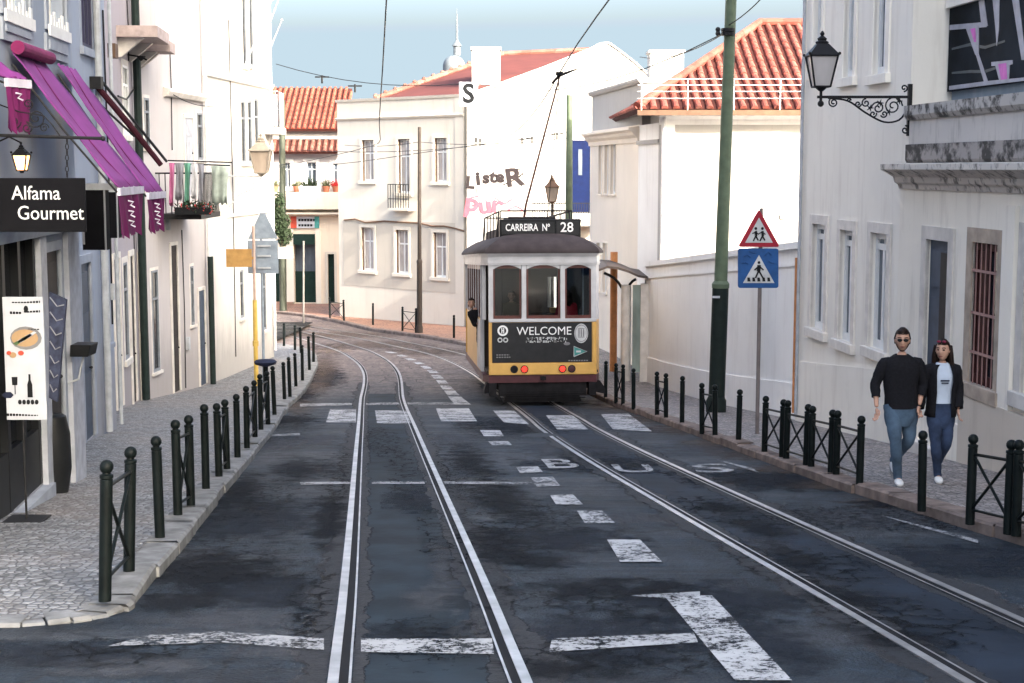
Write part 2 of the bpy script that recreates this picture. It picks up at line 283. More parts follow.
# ---------------------------------------------------------------- mesh builder
class MB:
    def __init__(s, xf=None): s.v = []; s.f = []; s.m = []; s.uv = {}; s.xf = xf; s.mi = 0
    def add(s, vs, fs, mi=None):
        o = len(s.v)
        for p in vs:
            p = Vector(p); s.v.append(s.xf @ p if s.xf else p)
        for f in fs: s.f.append([i+o for i in f]); s.m.append(s.mi if mi is None else mi)
        return s
    def box(s, x0, x1, y0, y1, z0, z1, mi=None):
        vs = [(x0,y0,z0),(x1,y0,z0),(x1,y1,z0),(x0,y1,z0),(x0,y0,z1),(x1,y0,z1),(x1,y1,z1),(x0,y1,z1)]
        return s.add(vs, [(3,2,1,0),(4,5,6,7),(0,1,5,4),(1,2,6,5),(2,3,7,6),(3,0,4,7)], mi)
    def hexa(s, p, mi=None): return s.add(p, [(3,2,1,0),(4,5,6,7),(0,1,5,4),(1,2,6,5),(2,3,7,6),(3,0,4,7)], mi)
    def quad(s, a, b, c, d, mi=None): return s.add([a,b,c,d], [(0,1,2,3)], mi)
    def poly(s, pts, thick, mi=None):    # planar polygon extruded along vector thick
        n = len(pts); t = Vector(thick)
        vs = [Vector(p) for p in pts] + [Vector(p)+t for p in pts]
        fs = [list(range(n))[::-1], list(range(n,2*n))] + [(i,(i+1)%n,n+(i+1)%n,n+i) for i in range(n)]
        return s.add(vs, fs, mi)
    def tube(s, pts, r, n=8, mi=None, cap=True):
        pts = [Vector(p) for p in pts]; N = len(pts)
        rs = r if isinstance(r, (list, tuple)) else [r]*N
        vs = []; up = None
        for i, p in enumerate(pts):
            d = (pts[min(i+1,N-1)] - pts[max(i-1,0)])
            if d.length < 1e-9: d = Vector((0,0,1))
            d.normalize()
            if up is None: up = Vector((0,0,1)) if abs(d.z) < .9 else Vector((1,0,0))
            a = d.cross(up).normalized(); b = a.cross(d).normalized(); up = b
            for k in range(n):
                t = 2*math.pi*k/n
                vs.append(p + (a*math.cos(t)+b*math.sin(t))*rs[i])
        fs = [(i*n+k, i*n+(k+1)%n, (i+1)*n+(k+1)%n, (i+1)*n+k) for i in range(N-1) for k in range(n)]
        if cap: fs += [list(range(n))[::-1], [(N-1)*n+k for k in range(n)]]
        return s.add(vs, fs, mi)
    def cyl(s, a, b, r, n=12, r2=None, mi=None): return s.tube([a,b], [r, r if r2 is None else r2], n, mi)
    def lathe(s, prof, c=(0,0,0), n=16, mi=None, axis='z'):
        vs = []
        for (r, h) in prof:
            for k in range(n):
                t = 2*math.pi*k/n
                q = (r*math.cos(t), r*math.sin(t), h) if axis == 'z' else (r*math.cos(t), h, r*math.sin(t))
                vs.append(Vector(c)+Vector(q))
        N = len(prof)
        fs = [(i*n+k, i*n+(k+1)%n, (i+1)*n+(k+1)%n, (i+1)*n+k) for i in range(N-1) for k in range(n)]
        fs += [list(range(n))[::-1], [(N-1)*n+k for k in range(n)]]
        return s.add(vs, fs, mi)
    def ball(s, c, r, n=10, mi=None, sc=(1,1,1)):
        m = n//2+1
        prof = [(max(1e-4, math.sin(math.pi*i/m))*r, -math.cos(math.pi*i/m)*r) for i in range(m+1)]
        o = len(s.v); x = s.xf; s.xf = None
        s.lathe(prof, (0,0,0), n, mi); s.xf = x
        for i in range(o, len(s.v)):
            p = s.v[i]; q = Vector((p.x*sc[0]+c[0], p.y*sc[1]+c[1], p.z*sc[2]+c[2])); s.v[i] = x @ q if x else q
        return s
    def build(s, name, mat, parent=None, smooth=False, bevel=0, recalc=True, merge=False):
        org = Vector((0,0,0))
        root = parent
        while root is not None and root.parent is not None: root = root.parent
        if root is not None: org = ORG.get(root.name, Vector((0,0,0)))
        me = bpy.data.meshes.new(name)
        me.from_pydata([p-org for p in s.v], [], s.f)
        mats = mat if isinstance(mat, (list, tuple)) else [mat]
        for k in mats: me.materials.append(MT[k] if isinstance(k, str) else k)
        me.polygons.foreach_set('material_index', s.m)
        if recalc or merge:
            bm = bmesh.new(); bm.from_mesh(me)
            if merge: bmesh.ops.remove_doubles(bm, verts=bm.verts, dist=1e-4)
            if recalc: bmesh.ops.recalc_face_normals(bm, faces=bm.faces)
            bm.to_mesh(me); bm.free()
        if smooth is True: me.polygons.foreach_set('use_smooth', [True]*len(me.polygons))
        o = bpy.data.objects.new(name, me); col.objects.link(o)
        if parent is not None: o.parent = parent
        if smooth == 'auto':
            me.polygons.foreach_set('use_smooth', [True]*len(me.polygons))
            bm = bmesh.new(); bm.from_mesh(me)
            for e in bm.edges:
                if len(e.link_faces) == 2 and e.calc_face_angle(0) > R(35): e.smooth = False
            bm.to_mesh(me); bm.free()
        if bevel:
            b = o.modifiers.new('bevel', 'BEVEL'); b.width = bevel; b.segments = 2; b.limit_method = 'ANGLE'
        return o
ORG = {}
def thing(name, label, cat, loc=(0,0,0), group=None):
    o = bpy.data.objects.new(name, None); col.objects.link(o)
    o.location = loc; o['label'] = label; o['category'] = cat; o.empty_display_size = .2
    if group: o['group'] = group
    ORG[o.name] = Vector(loc)
    return o
def tag(o, label, cat, group=None):
    o['label'] = label; o['category'] = cat
    if group: o['group'] = group
    return o
def struct(o): o['kind'] = 'structure'; return o
def rebase(o, loc):             # put a single-mesh thing's origin at loc
    loc = Vector(loc); o.data.transform(Matrix.Translation(-loc)); o.location = loc; return o
def copy_tree(o, parent=None):
    c = o.copy(); col.objects.link(c)
    if parent is not None: c.parent = parent
    for ch in list(o.children): copy_tree(ch, c)
    return c
def text_mb(mb, txt, size, frame, mi=0, depth=.004, center=True, sx=1.0, bold=0.0, space=1.0):
    """frame: Matrix mapping text plane (x right, y out, z up) to the thing's coordinates"""
    cu = bpy.data.curves.new('t', 'FONT'); cu.body = txt; cu.size = size; cu.extrude = depth/2; cu.offset = bold; cu.resolution_u = 3; cu.space_character = space
    if center: cu.align_x = 'CENTER'; cu.align_y = 'CENTER'
    ob = bpy.data.objects.new('t', cu); col.objects.link(ob)
    bpy.context.view_layer.update()
    me = bpy.data.meshes.new_from_object(ob.evaluated_get(bpy.context.evaluated_depsgraph_get()))
    vs = [frame @ Vector((v.co.x*sx, v.co.z, v.co.y)) for v in me.vertices]
    mb.add(vs, [list(p.vertices) for p in me.polygons], mi)
    bpy.data.objects.remove(ob); bpy.data.meshes.remove(me); bpy.data.curves.remove(cu)
    return mb
def FR(o, ux=(1,0,0), uy=(0,-1,0)):   # frame: local (x, y outwards, z) -> world
    ux = Vector(ux).normalized(); uy = Vector(uy).normalized(); uz = Vector((0,0,1))
    return Matrix(((ux.x,uy.x,uz.x,o[0]),(ux.y,uy.y,uz.y,o[1]),(ux.z,uy.z,uz.z,o[2]),(0,0,0,1)))
def catmull(pts, step=.5):
    pts = [Vector(p) for p in pts]; P = [pts[0]*2-pts[1]] + pts + [pts[-1]*2-pts[-2]]
    out = []
    for i in range(1, len(P)-2):
        n = max(2, int((P[i+1]-P[i]).length/step))
        for k in range(n):
            t = k/n; a, b, c, d = P[i-1], P[i], P[i+1], P[i+2]
            out.append(.5*((2*b)+(-a+c)*t+(2*a-5*b+4*c-d)*t*t+(-a+3*b-3*c+d)*t**3))
    out.append(P[-2]); return out
# ---------------------------------------------------------------- polylines of kerbs (x, Y) on the road surface
KL = catmull([Vector((x,y,0)) for x,y in [(-2.42,9.3),(-2.50,10.2),(-2.81,13.35),(-3.26,17.7),(-3.95,24.5),(-4.69,31.3),(-5.03,36.05),(-5.35,40),(-5.65,43.3),(-6.2,46.2),(-7.3,48.6),(-9.5,51),(-13,54),(-24,61)]], .5)
KR = catmull([Vector((x,y,0)) for x,y in [(6.3,-8),(4.75,7.5),(4.17,11.95),(3.82,14.35),(3.52,16.7),(3.20,20.6),(2.62,27.75),(2.0,33.8),(1.55,37.5),(1.0,41.5),(.1,45.2),(-1.3,48.8),(-2.77,52.3),(-5.12,56.55),(-10.6,66),(-22,72)]], .5)
def xat(line, Y):
    for a, b in zip(line, line[1:]):
        if a.y <= Y <= b.y:
            return a.x + (b.x-a.x)*(Y-a.y)/max(1e-6,(b.y-a.y))
    return line[0].x if Y < line[0].y else line[-1].x
YS = [-40,-30,-20,-12]+[-8+k*1.0 for k in range(36)]+[28.5+k*.5 for k in range(104)]
# road: one sheet reaching past everything
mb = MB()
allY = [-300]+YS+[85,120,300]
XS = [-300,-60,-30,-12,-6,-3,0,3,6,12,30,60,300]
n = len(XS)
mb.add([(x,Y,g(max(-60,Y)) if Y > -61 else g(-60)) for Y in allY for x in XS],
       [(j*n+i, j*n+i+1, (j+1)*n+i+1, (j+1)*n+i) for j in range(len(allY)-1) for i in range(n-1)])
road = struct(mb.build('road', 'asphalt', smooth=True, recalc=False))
def strip(mb, rows, dz, mi=None):    # rows: (xl, xr, Y)
    vs = []; 
    for xl, xr, Y in rows: vs += [(xl,Y,g(Y)+dz),(xr,Y,g(Y)+dz)]
    mb.add(vs, [(2*i,2*i+1,2*i+3,2*i+2) for i in range(len(rows)-1)], mi)
# left pavement (cobbles), raised; with a rounded near corner that drops to the crossing
def padz(Y, y0=9.0):      # the kerb is dropped near the corner
    return .02 + (PAV-.02)*min(1, max(0, (Y-y0)/1.6))
mb = MB(); vs = []
Ysl = [8.72,8.85,9.0,9.15,9.3]+[9.5+.5*k for k in range(102)]
def klx(Y):
    if Y < 9.3: return -2.42-.62*((9.3-Y)/.58)**2
    return xat(KL, Y)
for Y in Ysl: vs += [(-40,Y,g(Y)+padz(Y)),(-8,Y,g(Y)+padz(Y)),(klx(Y)-.24,Y,g(Y)+padz(Y))]
mb.add(vs, [(3*i+k,3*i+k+1,3*i+k+4,3*i+k+3) for i in range(len(Ysl)-1) for k in (0,1)])
struct(mb.build('pavement', 'cobble', smooth=True, recalc=False))
# right pavement
mb = MB(); vs = []
Ysr = [-8+k*.5 for k in range(113)]
for Y in Ysr: vs += [(xat(KR,Y)+.2,Y,g(Y)+PAV),(xat(KR,Y)+6,Y,g(Y)+PAV),(30,Y,g(Y)+PAV)]
mb.add(vs, [(3*i+k,3*i+k+1,3*i+k+4,3*i+k+3) for i in range(len(Ysr)-1) for k in (0,1)])
struct(mb.build('pavement', cobble('pinkish_cobbles', (.31,.275,.26)), smooth=True, recalc=False))
# far pavement in front of the houses round the bend
mb = MB(); vs = []
Ysf = [48+k*.5 for k in range(47)]
for Y in Ysf: vs += [(xat(KR,Y)+.2,Y,g(Y)+PAV+.004),(xat(KR,Y)+3,Y,g(Y)+PAV+.004),(30,Y,g(Y)+PAV+.004)]
mb.add(vs, [(3*i+k,3*i+k+1,3*i+k+4,3*i+k+3) for i in range(len(Ysf)-1) for k in (0,1)])
mb.add([(-60,66,g(66)+PAV+.004),(-10.4,66,g(66)+PAV+.004),(-10.4,80,g(80)+PAV+.004),(-60,80,g(80)+PAV+.004)], [(0,1,2,3)])
struct(mb.build('pavement', 'cobble_far', smooth=True, recalc=False))
# kerbs made of stone blocks
def kerb(line, side, w, mat, dzf, name='kerb'):
    mb = MB(); L = 0; i = 0; rnd = random.Random(3)
    pts = [line[0]]
    # resample to blocks of about 0.9 m
    acc = 0; samples = []
    dense = []
    for a, b in zip(line, line[1:]):
        for k in range(4): dense.append(a.lerp(b, k/4))
    dense.append(line[-1]); last = dense[0]; cur = [dense[0]]
    blocks = []
    for p in dense[1:]:
        acc += (p-last).length; cur.append(p); last = p
        if acc >= (.85+.3*rnd.random() if (p.y > 9.7 or p.y < 8.5 or p.x < -6) else .12): blocks.append(cur); cur = [p]; acc = 0
    for bl in blocks:
        a, b = bl[0], bl[-1]; d = (b-a).normalized(); nrm = Vector((-d.y, d.x, 0))*side
        a = a + d*.008; b = b - d*.008
        j = rnd.uniform(-.018,.018); jz = rnd.uniform(-.012,.008); jz2 = jz+rnd.uniform(-.008,.008)
        o = nrm*w
        A0, B0 = a+nrm*j, b+nrm*(j+rnd.uniform(-.008,.008))
        def P(q, dz): return (q.x, q.y, g(q.y)+dz)
        ta, tb = dzf(a.y)+.008+jz, dzf(b.y)+.008+jz2
        c = .022
        mb.hexa([P(A0,-.1),P(B0,-.1),P(B0+o,-.1),P(A0+o,-.1),P(A0,ta-c),P(B0,tb-c),P(B0+o,tb-.002),P(A0+o,ta-.002)])
        mb.add([P(A0,ta-c),P(B0,tb-c),P(B0+nrm*c,tb),P(A0+nrm*c,ta),P(B0+o,tb+.001),P(A0+o,ta+.001)], [(0,1,2,3),(3,2,4,5)])
    return struct(mb.build(name, mat, recalc=False))
line = [Vector((-40,8.72,0)),Vector((-20,8.72,0)),Vector((-8,8.72,0)),Vector((-4,8.72,0)),Vector((-3.3,8.72,0)),Vector((-2.95,8.76,0)),Vector((-2.68,8.88,0)),Vector((-2.5,9.08,0)),Vector((-2.42,9.3,0))]+KL[1:]
kerb(line, 1, .27, 'kerb', padz)
kerb(KR, -1, .24, 'kerb_r', lambda Y: PAV)
# ---------------------------------------------------------------- tram tracks
TL = catmull([Vector((x,y,0)) for x,y in [(.85,-4),(.27,0),(-.42,7.4),(-.74,10.85),(-1.69,20.65),(-2.21,26.05),(-2.96,33.8),(-3.62,41.1),(-4.55,45.6),(-5.85,49.7),(-8.75,57),(-14,66)]], .35)
TR = catmull([Vector((x,y,0)) for x,y in [(3.95,-4),(3.55,0),(2.80,7.4),(2.12,13.55),(1.46,19.75),(1.0,24.9),(.80,28),(.5,32),(.0,37),(-.75,41.5),(-1.95,45.8),(-3.5,49.6),(-6.2,55.5),(-11,62.5)]], .35)
def offs(line, d):
    out = []
    for i, p in enumerate(line):
        t = (line[min(i+1,len(line)-1)]-line[max(i-1,0)]).normalized()
        out.append(p + Vector((t.y,-t.x,0))*d)
    return out
def ribbon(mb, line, a, b, dz, mi=None, close=0):
    A, B = offs(line, a), offs(line, b); n = len(line)
    vs = []
    for p, q in zip(A, B): vs += [(p.x,p.y,g(p.y)+dz),(q.x,q.y,g(q.y)+dz)]
    mb.add(vs, [(2*i,2*i+1,2*i+3,2*i+2) for i in range(n-1)], mi)
def uvribbon(name, line, a, b, dz, mat, parent):
    line = [p for p in line if p.y < 39]
    mb = MB(); ribbon(mb, line, a, b, dz); o = mb.build(name, mat, parent, recalc=False)
    uv = o.data.uv_layers.new(name='UVMap')
    for p in o.data.polygons:
        for li in p.loop_indices: uv.data[li].uv = (float(o.data.loops[li].vertex_index % 2), 0)
    return o
def track(line, lab):
    for sgn, w in ((-1,'left-hand'),(1,'right-hand')):
        mb = MB()
        c = sgn*.49
        i0, i1 = c-.035*1, c+.035
        lip = c - sgn*.095
        ribbon(mb, line, c-.028, c+.028, .014, 0)
        ribbon(mb, line, c-.034, c-.036, .0, 0) if 0 else None
        ribbon(mb, line, min(c-sgn*.028, c-sgn*.078), max(c-sgn*.028, c-sgn*.078), .009, 1)
        ribbon(mb, line, min(c-sgn*.078, c-sgn*.092), max(c-sgn*.078, c-sgn*.092), .012, 0)
        # sides of the rail head down into the road
        for e in (c-.028, c+.028):
            A = offs(line, e); vs = []
            for p in A: vs += [(p.x,p.y,g(p.y)-.02),(p.x,p.y,g(p.y)+.014)]
            mb.add(vs, [(2*i,2*i+1,2*i+3,2*i+2) for i in range(len(A)-1)], 0)
        o = mb.build('tram_rail', ['steel','groove'], recalc=False)
        struct(o)
        uvribbon('road_repair', line, c+sgn*.04, c+sgn*.34, .0060, 'ragged', road)
        uvribbon('road_repair', line, c-sgn*.10, c-sgn*.28, .0055, 'ragged', road)
        uvribbon('road_repair', line, c+sgn*.04, c+sgn*.42, .0045, 'grit', road)
track(TL, 'left'); track(TR, 'right')
mb = MB(); ribbon(mb, [p for p in TR if p.y < 37], -.34, .34, .0042); mb.build('road_repair', simple('tar_infill', (.016,.024,.038), .72, var=.6, scale=1.6, bmp=.5), road, recalc=False)
mb = MB(); ribbon(mb, [p for p in TL if p.y < 36], -.33, .33, .0042); mb.build('road_repair', simple('tar_infill_pale', (.018,.028,.038), .75, var=.6, scale=1.8, bmp=.5), road, recalc=False)
# ---------------------------------------------------------------- painted markings (parts of the road)
def mark(name, pix, mat='paint', dz=.011):
    pts = [G(px,py) for px,py in pix]
    # drape: subdivide quads
    mb = MB()
    if len(pts) == 4:
        a,b,c,d = pts; N = 4
        vs = []
        for j in range(N+1):
            for i in range(N+1):
                p = a.lerp(b,i/N).lerp(d.lerp(c,i/N), j/N); vs.append((p.x,p.y,g(p.y)+dz))
        mb.add(vs, [(j*(N+1)+i,j*(N+1)+i+1,(j+1)*(N+1)+i+1,(j+1)*(N+1)+i) for j in range(N) for i in range(N)])
    else: mb.add([(p.x,p.y,g(p.y)+dz) for p in pts], [list(range(len(pts)))])
    return mb.build(name, mat, road, recalc=False)
for q in [[(326,423),(356,423),(356,410),(330,410)],[(377,424),(411,424),(406,411),(375,411)],[(441,422),(477,422),(469,409),(436,409)],[(504,423),(529,425),(514,411),(493,411)],[(557,430),(588,430),(573,416),(546,416)],[(613,430),(652,432),(628,414),(601,415)]]:
    mark('crosswalk_stripe', q)
for q in [[(300,407),(352,405.5),(352,403.5),(300,404.5)],[(366,405.5),(400,405),(398,403),(366,403.5)],[(408,405),(470,405),(468,403),(407,403)]]:
    mark('stop_line', q, 'paint_old')
for q in [[(484,437),(504,437),(500,431),(480,431)],[(492,446),(512,446),(508,442),(488,442)],[(520,474),(543,473),(538,467.5),(516,468)],[(537,488),(560,487),(553,478),(531,479)],[(556,506),(583,506),(573,496),(550,496.5)],[(585,525),(615,524),(602,512),(577,512.5)],[(620,564),(662,564),(640,541),(607,541)]]:
    mark('lane_dash', q, 'paint_new')
for q in [[(455,405),(471,405),(461,397),(448,397)],[(448,396),(460,396),(455,391),(444,391)],[(443,390),(454,390),(450,386),(440,386)],[(439,384.5),(449,384.5),(445,380.5),(436,380.5)],[(434,379),(444,379),(440,375.5),(431,375.5)],[(430,373.5),(439,373.5),(435,370.5),(426.5,370.5)],[(424,369),(432,369),(428,366.5),(420,366.5)],[(417,364.7),(425,364.5),(420,362.5),(412.5,362.5)],[(409,360.8),(417,360.5),(411,358.8),(404,359)],[(400,357),(408,356.8),(402,355.2),(394,355.4)],[(390,353.6),(398,353.4),(391,352),(384,352.2)]]:
    mark('lane_dash', q, 'paint_new')
mark('stop_line', [(108,649),(220,645),(220,633.5),(150,637)], 'paint_old'); mark('stop_line', [(220,645),(324,652),(324,642),(220,633.5)], 'paint_old')
mark('stop_line', [(361,654),(494,656),(492,641),(361,641)], 'paint')
mark('stop_line', [(549,654),(698,645),(694,636.5),(552,641)], 'paint')
mark('lane_line', [(735,683),(792,683),(712,597),(664,597)], 'paint_new')
mark('lane_line', [(664,600),(700,597),(700,594),(630,597)], 'paint_old')
mark('stop_line', [(300,486),(352,485),(352,482.5),(300,483.5)], 'paint_old'); mark('stop_line', [(372,485),(425,485),(424,482.5),(371,482.5)], 'paint_old'); mark('stop_line', [(445,485),(560,486),(556,483.5),(443,482.5)], 'paint_old')
mark('stop_line', [(205,438),(300,436),(300,434),(215,436)], 'paint_old')
mark('lane_line', [(905,524),(978,545),(978,541),(880,516)], 'paint_old'); mark('lane_line', [(720,462),(760,474),(752,469),(716,460)], 'paint_old')
# BUS lettering stretched along the lane
def road_letter(ch, pix):
    a, b, c, d = [G(*p) for p in pix]      # bottom left, bottom right, top right, top left
    tmp = MB(); text_mb(tmp, ch, 1.0, Matrix.Identity(4), center=False, bold=.01)
    xs = [v.x for v in tmp.v]; zs = [v.z for v in tmp.v]; x0,x1,z0,z1 = min(xs),max(xs),min(zs),max(zs)
    mb = MB(); vs = []
    for v in tmp.v:
        s = (v.x-x0)/(x1-x0); t = (v.z-z0)/(z1-z0)
        p = a.lerp(b,s).lerp(d.lerp(c,s),t); vs.append((p.x,p.y,g(p.y)+.010+(v.y)*.2))
    mb.add(vs, tmp.f); mb.build('lane_letter', 'paint', road, recalc=False)
road_letter('B', [(549,469),(582,468.5),(571,459.5),(541,460)])
road_letter('U', [(618,473),(657,473),(648,465),(611,465.5)])
road_letter('S', [(697,473.5),(737,473),(727,464.5),(690,465)])
# broken and patched places in the asphalt
def splat_at(px, py, rx, ry, mat, k=0, dz=.0085):
    c = G(px,py); L = G(px-rx,py); D = G(px,py+ry); hx = abs(c.x-L.x); hy = max(.1,abs(c.y-D.y)); N = 5
    vs = []; uvs = []
    for j in range(N+1):
        for i in range(N+1):
            x = c.x+hx*(2*i/N-1)-.097*hy*(2*j/N-1); y = c.y+hy*(2*j/N-1); vs.append((x,y,g(y)+dz+k*.0006)); uvs.append((i/N,j/N))
    mb = MB(); mb.add(vs,[(j*(N+1)+i,j*(N+1)+i+1,(j+1)*(N+1)+i+1,(j+1)*(N+1)+i) for j in range(N) for i in range(N)]); o = mb.build('road_repair',mat,road,recalc=False)
    uv = o.data.uv_layers.new(name='UVMap')
    for p in o.data.polygons:
        for li in p.loop_indices: uv.data[li].uv = uvs[o.data.loops[li].vertex_index]
SPL = [(215,570,90,32,'dark_splat'),(180,603,50,18,'dark_splat'),(250,520,60,22,'mid_splat'),(300,470,40,18,'dark_splat'),(230,620,90,20,'pale_splat'),(190,560,60,22,'pale_splat'),(255,590,60,18,'mid_splat'),
 (505,500,40,35,'dark_splat'),(495,545,30,30,'dark_splat'),(470,460,26,24,'dark_splat'),(530,560,60,14,'dark_splat'),(600,590,120,14,'dark_splat'),(560,540,70,12,'mid_splat'),(560,450,60,10,'pale_splat'),(590,465,60,8,'mid_splat'),(640,520,70,10,'pale_splat'),(520,425,50,8,'mid_splat'),(450,440,40,10,'pale_splat'),(600,640,70,24,'mid_splat'),(560,670,80,18,'dark_splat'),
 (800,560,40,18,'dark_splat'),(850,600,50,20,'dark_splat'),(900,640,50,22,'dark_splat'),(760,530,30,14,'dark_splat'),(720,508,24,10,'dark_splat'),(820,590,46,20,'pale_splat'),(870,635,50,22,'pale_splat'),(770,548,34,14,'pale_splat'),
 (860,520,110,16,'pale_splat'),(960,560,90,16,'mid_splat'),(780,480,80,10,'mid_splat'),(700,450,60,8,'pale_splat'),(900,505,60,6,'dark_splat'),(430,600,36,20,'pale_splat'),(445,570,16,60,'pale_splat'),(420,500,30,12,'mid_splat'),(400,640,50,14,'mid_splat'),
 (290,420,36,8,'dark_splat'),(320,440,30,8,'pale_splat'),(270,445,40,12,'pale_splat'),(280,650,60,14,'pale_splat'),(60,655,70,12,'mid_splat'),(130,670,80,12,'pale_splat'),(300,395,20,10,'dark_splat'),(325,378,18,8,'mid_splat'),(240,490,26,30,'dark_splat'),(640,430,40,4,'pale_splat'),(690,600,110,20,'mid_splat'),(740,640,60,30,'mid_splat'),(330,520,20,40,'dark_splat'),(480,640,30,30,'pale_splat')]
SPL += [(x,y,34,6,'brown_splat') for x,y in ((620,408),(650,420),(680,431),(712,444),(745,456),(780,470),(820,486),(610,402))]+[(880,503,40,8,'brown_splat'),(325,366,14,14,'brown_splat'),(318,385,14,12,'brown_splat'),(300,405,16,12,'brown_splat'),(330,350,20,6,'brown_splat'),(380,345,60,5,'brown_splat'),(430,352,50,5,'brown_splat'),(345,335,60,4,'brown_splat')]
SPL += [(400,470,16,40,'crack_splat'),(440,540,22,55,'crack_splat'),(500,545,60,45,'crack_splat'),(470,480,40,40,'crack_fine'),(540,520,60,20,'crack_fine'),(340,480,16,60,'crack_fine'),(310,600,24,60,'crack_splat'),(200,560,90,36,'crack_splat'),(240,500,60,30,'crack_fine'),(600,600,120,24,'crack_splat'),(720,510,50,20,'crack_splat'),(800,565,70,34,'crack_splat'),(890,620,80,40,'crack_splat'),(860,520,120,18,'crack_fine'),(750,480,80,12,'crack_fine'),(600,460,60,14,'crack_fine'),(500,430,50,14,'crack_fine'),(380,440,20,20,'crack_fine'),(280,430,40,20,'crack_fine'),(620,655,100,30,'crack_splat'),(430,640,60,30,'crack_fine'),(120,655,100,16,'crack_splat')]
for i,(px,py,rx,ry,m_) in enumerate(SPL): splat_at(px,py,rx*1.35,ry*1.25,m_,0, .0046+i*.000012 if m_ in ('pale_splat','mid_splat','brown_splat') else (.0086+i*.00002 if 'crack' in m_ else .0064+i*.00002))
# manhole / drain
mb = MB(); c = G(540,437); mb.lathe([(.30,0),(.30,.012),(.26,.016),(.26,.013)], (c.x,c.y,c.z), 24); mb.build('manhole_cover', 'black', road)
# ---------------------------------------------------------------- bollards
BH = .80
def bollard_mesh(mb, x=0, y=0, h=BH, lean=(0,0)):
    prof = [(.041,-.03),(.041,h-.12),(.037,h-.115),(.044,h-.107),(.044,h-.09),(.027,h-.083),(.025,h-.07)]
    o = len(mb.v); mb.lathe(prof, (x,y,0), 12)
    mb.ball((x,y,h-.040), .045, 12)
    for i in range(o, len(mb.v)):
        v = mb.v[i]; mb.v[i] = Vector((v.x+lean[0]*v.z, v.y+lean[1]*v.z, v.z))
def place(px, py): 
    return G(px, py, PAV)
def height(px, ytop, yb):
    p = G(px, yb, PAV); q = W(px, ytop, p.y); return q.z-p.z
ordw = ['first','second','third','fourth','fifth','sixth','seventh','eighth','ninth','tenth','eleventh','twelfth','thirteenth','fourteenth','fifteenth','sixteenth']
proto_b = None
def single(px, yt, yb, label, group, sticker=False, lean=(0,0)):
    p = place(px, yb); h = height(px, yt, yb)
    h = min(1.0, max(.62, h))
    if lean == (0,0): lean = (random.uniform(-.022,.022), random.uniform(-.03,.03))
    mb = MB(); bollard_mesh(mb, 0, 0, h, lean)
    o = mb.build('bollard', 'bollard', smooth='auto'); o.location = p
    tag(o, label, 'bollard', group)
    if sticker:
        m2 = MB(); m2.lathe([(.043,h*.72),(.043,h*.80)], n=12); s_ = m2.build('sticker', 'offwhite', o)
    return o
def barrier(pa, pb, label, group, lean=(0,0), dist=None):
    A = place(pa[0], pa[2]); B = place(pb[0], pb[2]); h = (height(*pa)+height(*pb))/2; h = min(.95, max(.66, h))
    t = thing('pavement_barrier', label, 'barrier', A, group)
    ORG[t.name] = Vector((0,0,0))
    if lean == (0,0): lean = (random.uniform(-.018,.018), random.uniform(-.03,.03))
    d = B-A; lx, ly = lean
    for q in (Vector((0,0,0)), d):
        mb = MB(); bollard_mesh(mb, 0, 0, h, lean); 
        for i, v in enumerate(mb.v): mb.v[i] = v+q
        mb.build('post', 'bollard', t, smooth='auto')
    def at(f, z): return Vector((lx*z, ly*z, z)) + d*f
    u = d.normalized(); e = .035/d.length
    mb = MB(); mb.cyl(at(e, h-.17), at(1-e, h-.17), .014, 8); mb.build('top_rail', 'bollard', t)
    mb = MB(); mb.cyl(at(e, .10), at(1-e, .10), .012, 8); mb.build('bottom_rail', 'bollard', t)
    for z0, z1 in ((.11, h-.19), (h-.19, .11)):
        mb = MB(); off = Vector((0,.012 if z0<.2 else -.012,0)); mb.tube([at(e, z0)+off, at(1-e, z1)+off], .013, 8); mb.build('cross_brace', 'bollard', t)
    return t
# left kerb, near to far
gl = 'black ball-topped bollards along the left kerb'; gb = 'crossed black barriers along the left kerb'
barrier((105,462,597),(129,448,570),'nearest leaning black barrier with crossed bars at the left kerb corner',gb, lean=(.03,.05))
L1 = [(160,436,538,'tall single black bollard just behind the leaning left barrier'),
      (206,404,490,'black bollard with a round white sticker on the left pavement'),
      (237.5,394,457,'single black bollard just beyond the second pair of left crossed barriers'),
      (284.6,362,400,'slim bollard standing alone after the cluster of left kerb posts'),
      (290,357,397,'second slim bollard of the far left row beside the road bend'),
      (296,353,387,'third slim bollard of the far left row beside the road bend'),
      (302.6,345,381,'fourth slim bollard of the far left row beside the road bend'),
      (309.5,336,370,'fifth slim bollard of the far left row beside the road bend'),
      (313.6,332,362,'sixth slim bollard at the tip of the left kerb bend'),
      (271,319,342,'small bollard of the left kerb past the bend, closest to the white corner house'),
      (284,323,346,'small bollard past the bend, second from the white corner house'),
      (295,325,350,'small bollard past the bend, third from the white corner house'),
      (301,327,353,'small bollard past the bend, fourth from the white corner house')]
for i, (px,yt,yb,lab) in enumerate(L1): single(px,yt,yb,lab,gl, sticker=(px==206))
barrier((178,420,516),(191,416,507),'crossed black barrier second from the camera on the left pavement',gb)
barrier((219,403,477),(227,400,470),'crossed black barrier right after the stickered bollard',gb)
barrier((247,382,448),(255,384,437),'crossed black barrier fourth from the camera on the left pavement',gb)
barrier((261,374,430),(268,371,424),'crossed black barrier next to the yellow post on the left pavement',gb)
single(274.5,366,415,'tall black bollard just beyond the yellow post on the left pavement',gl)
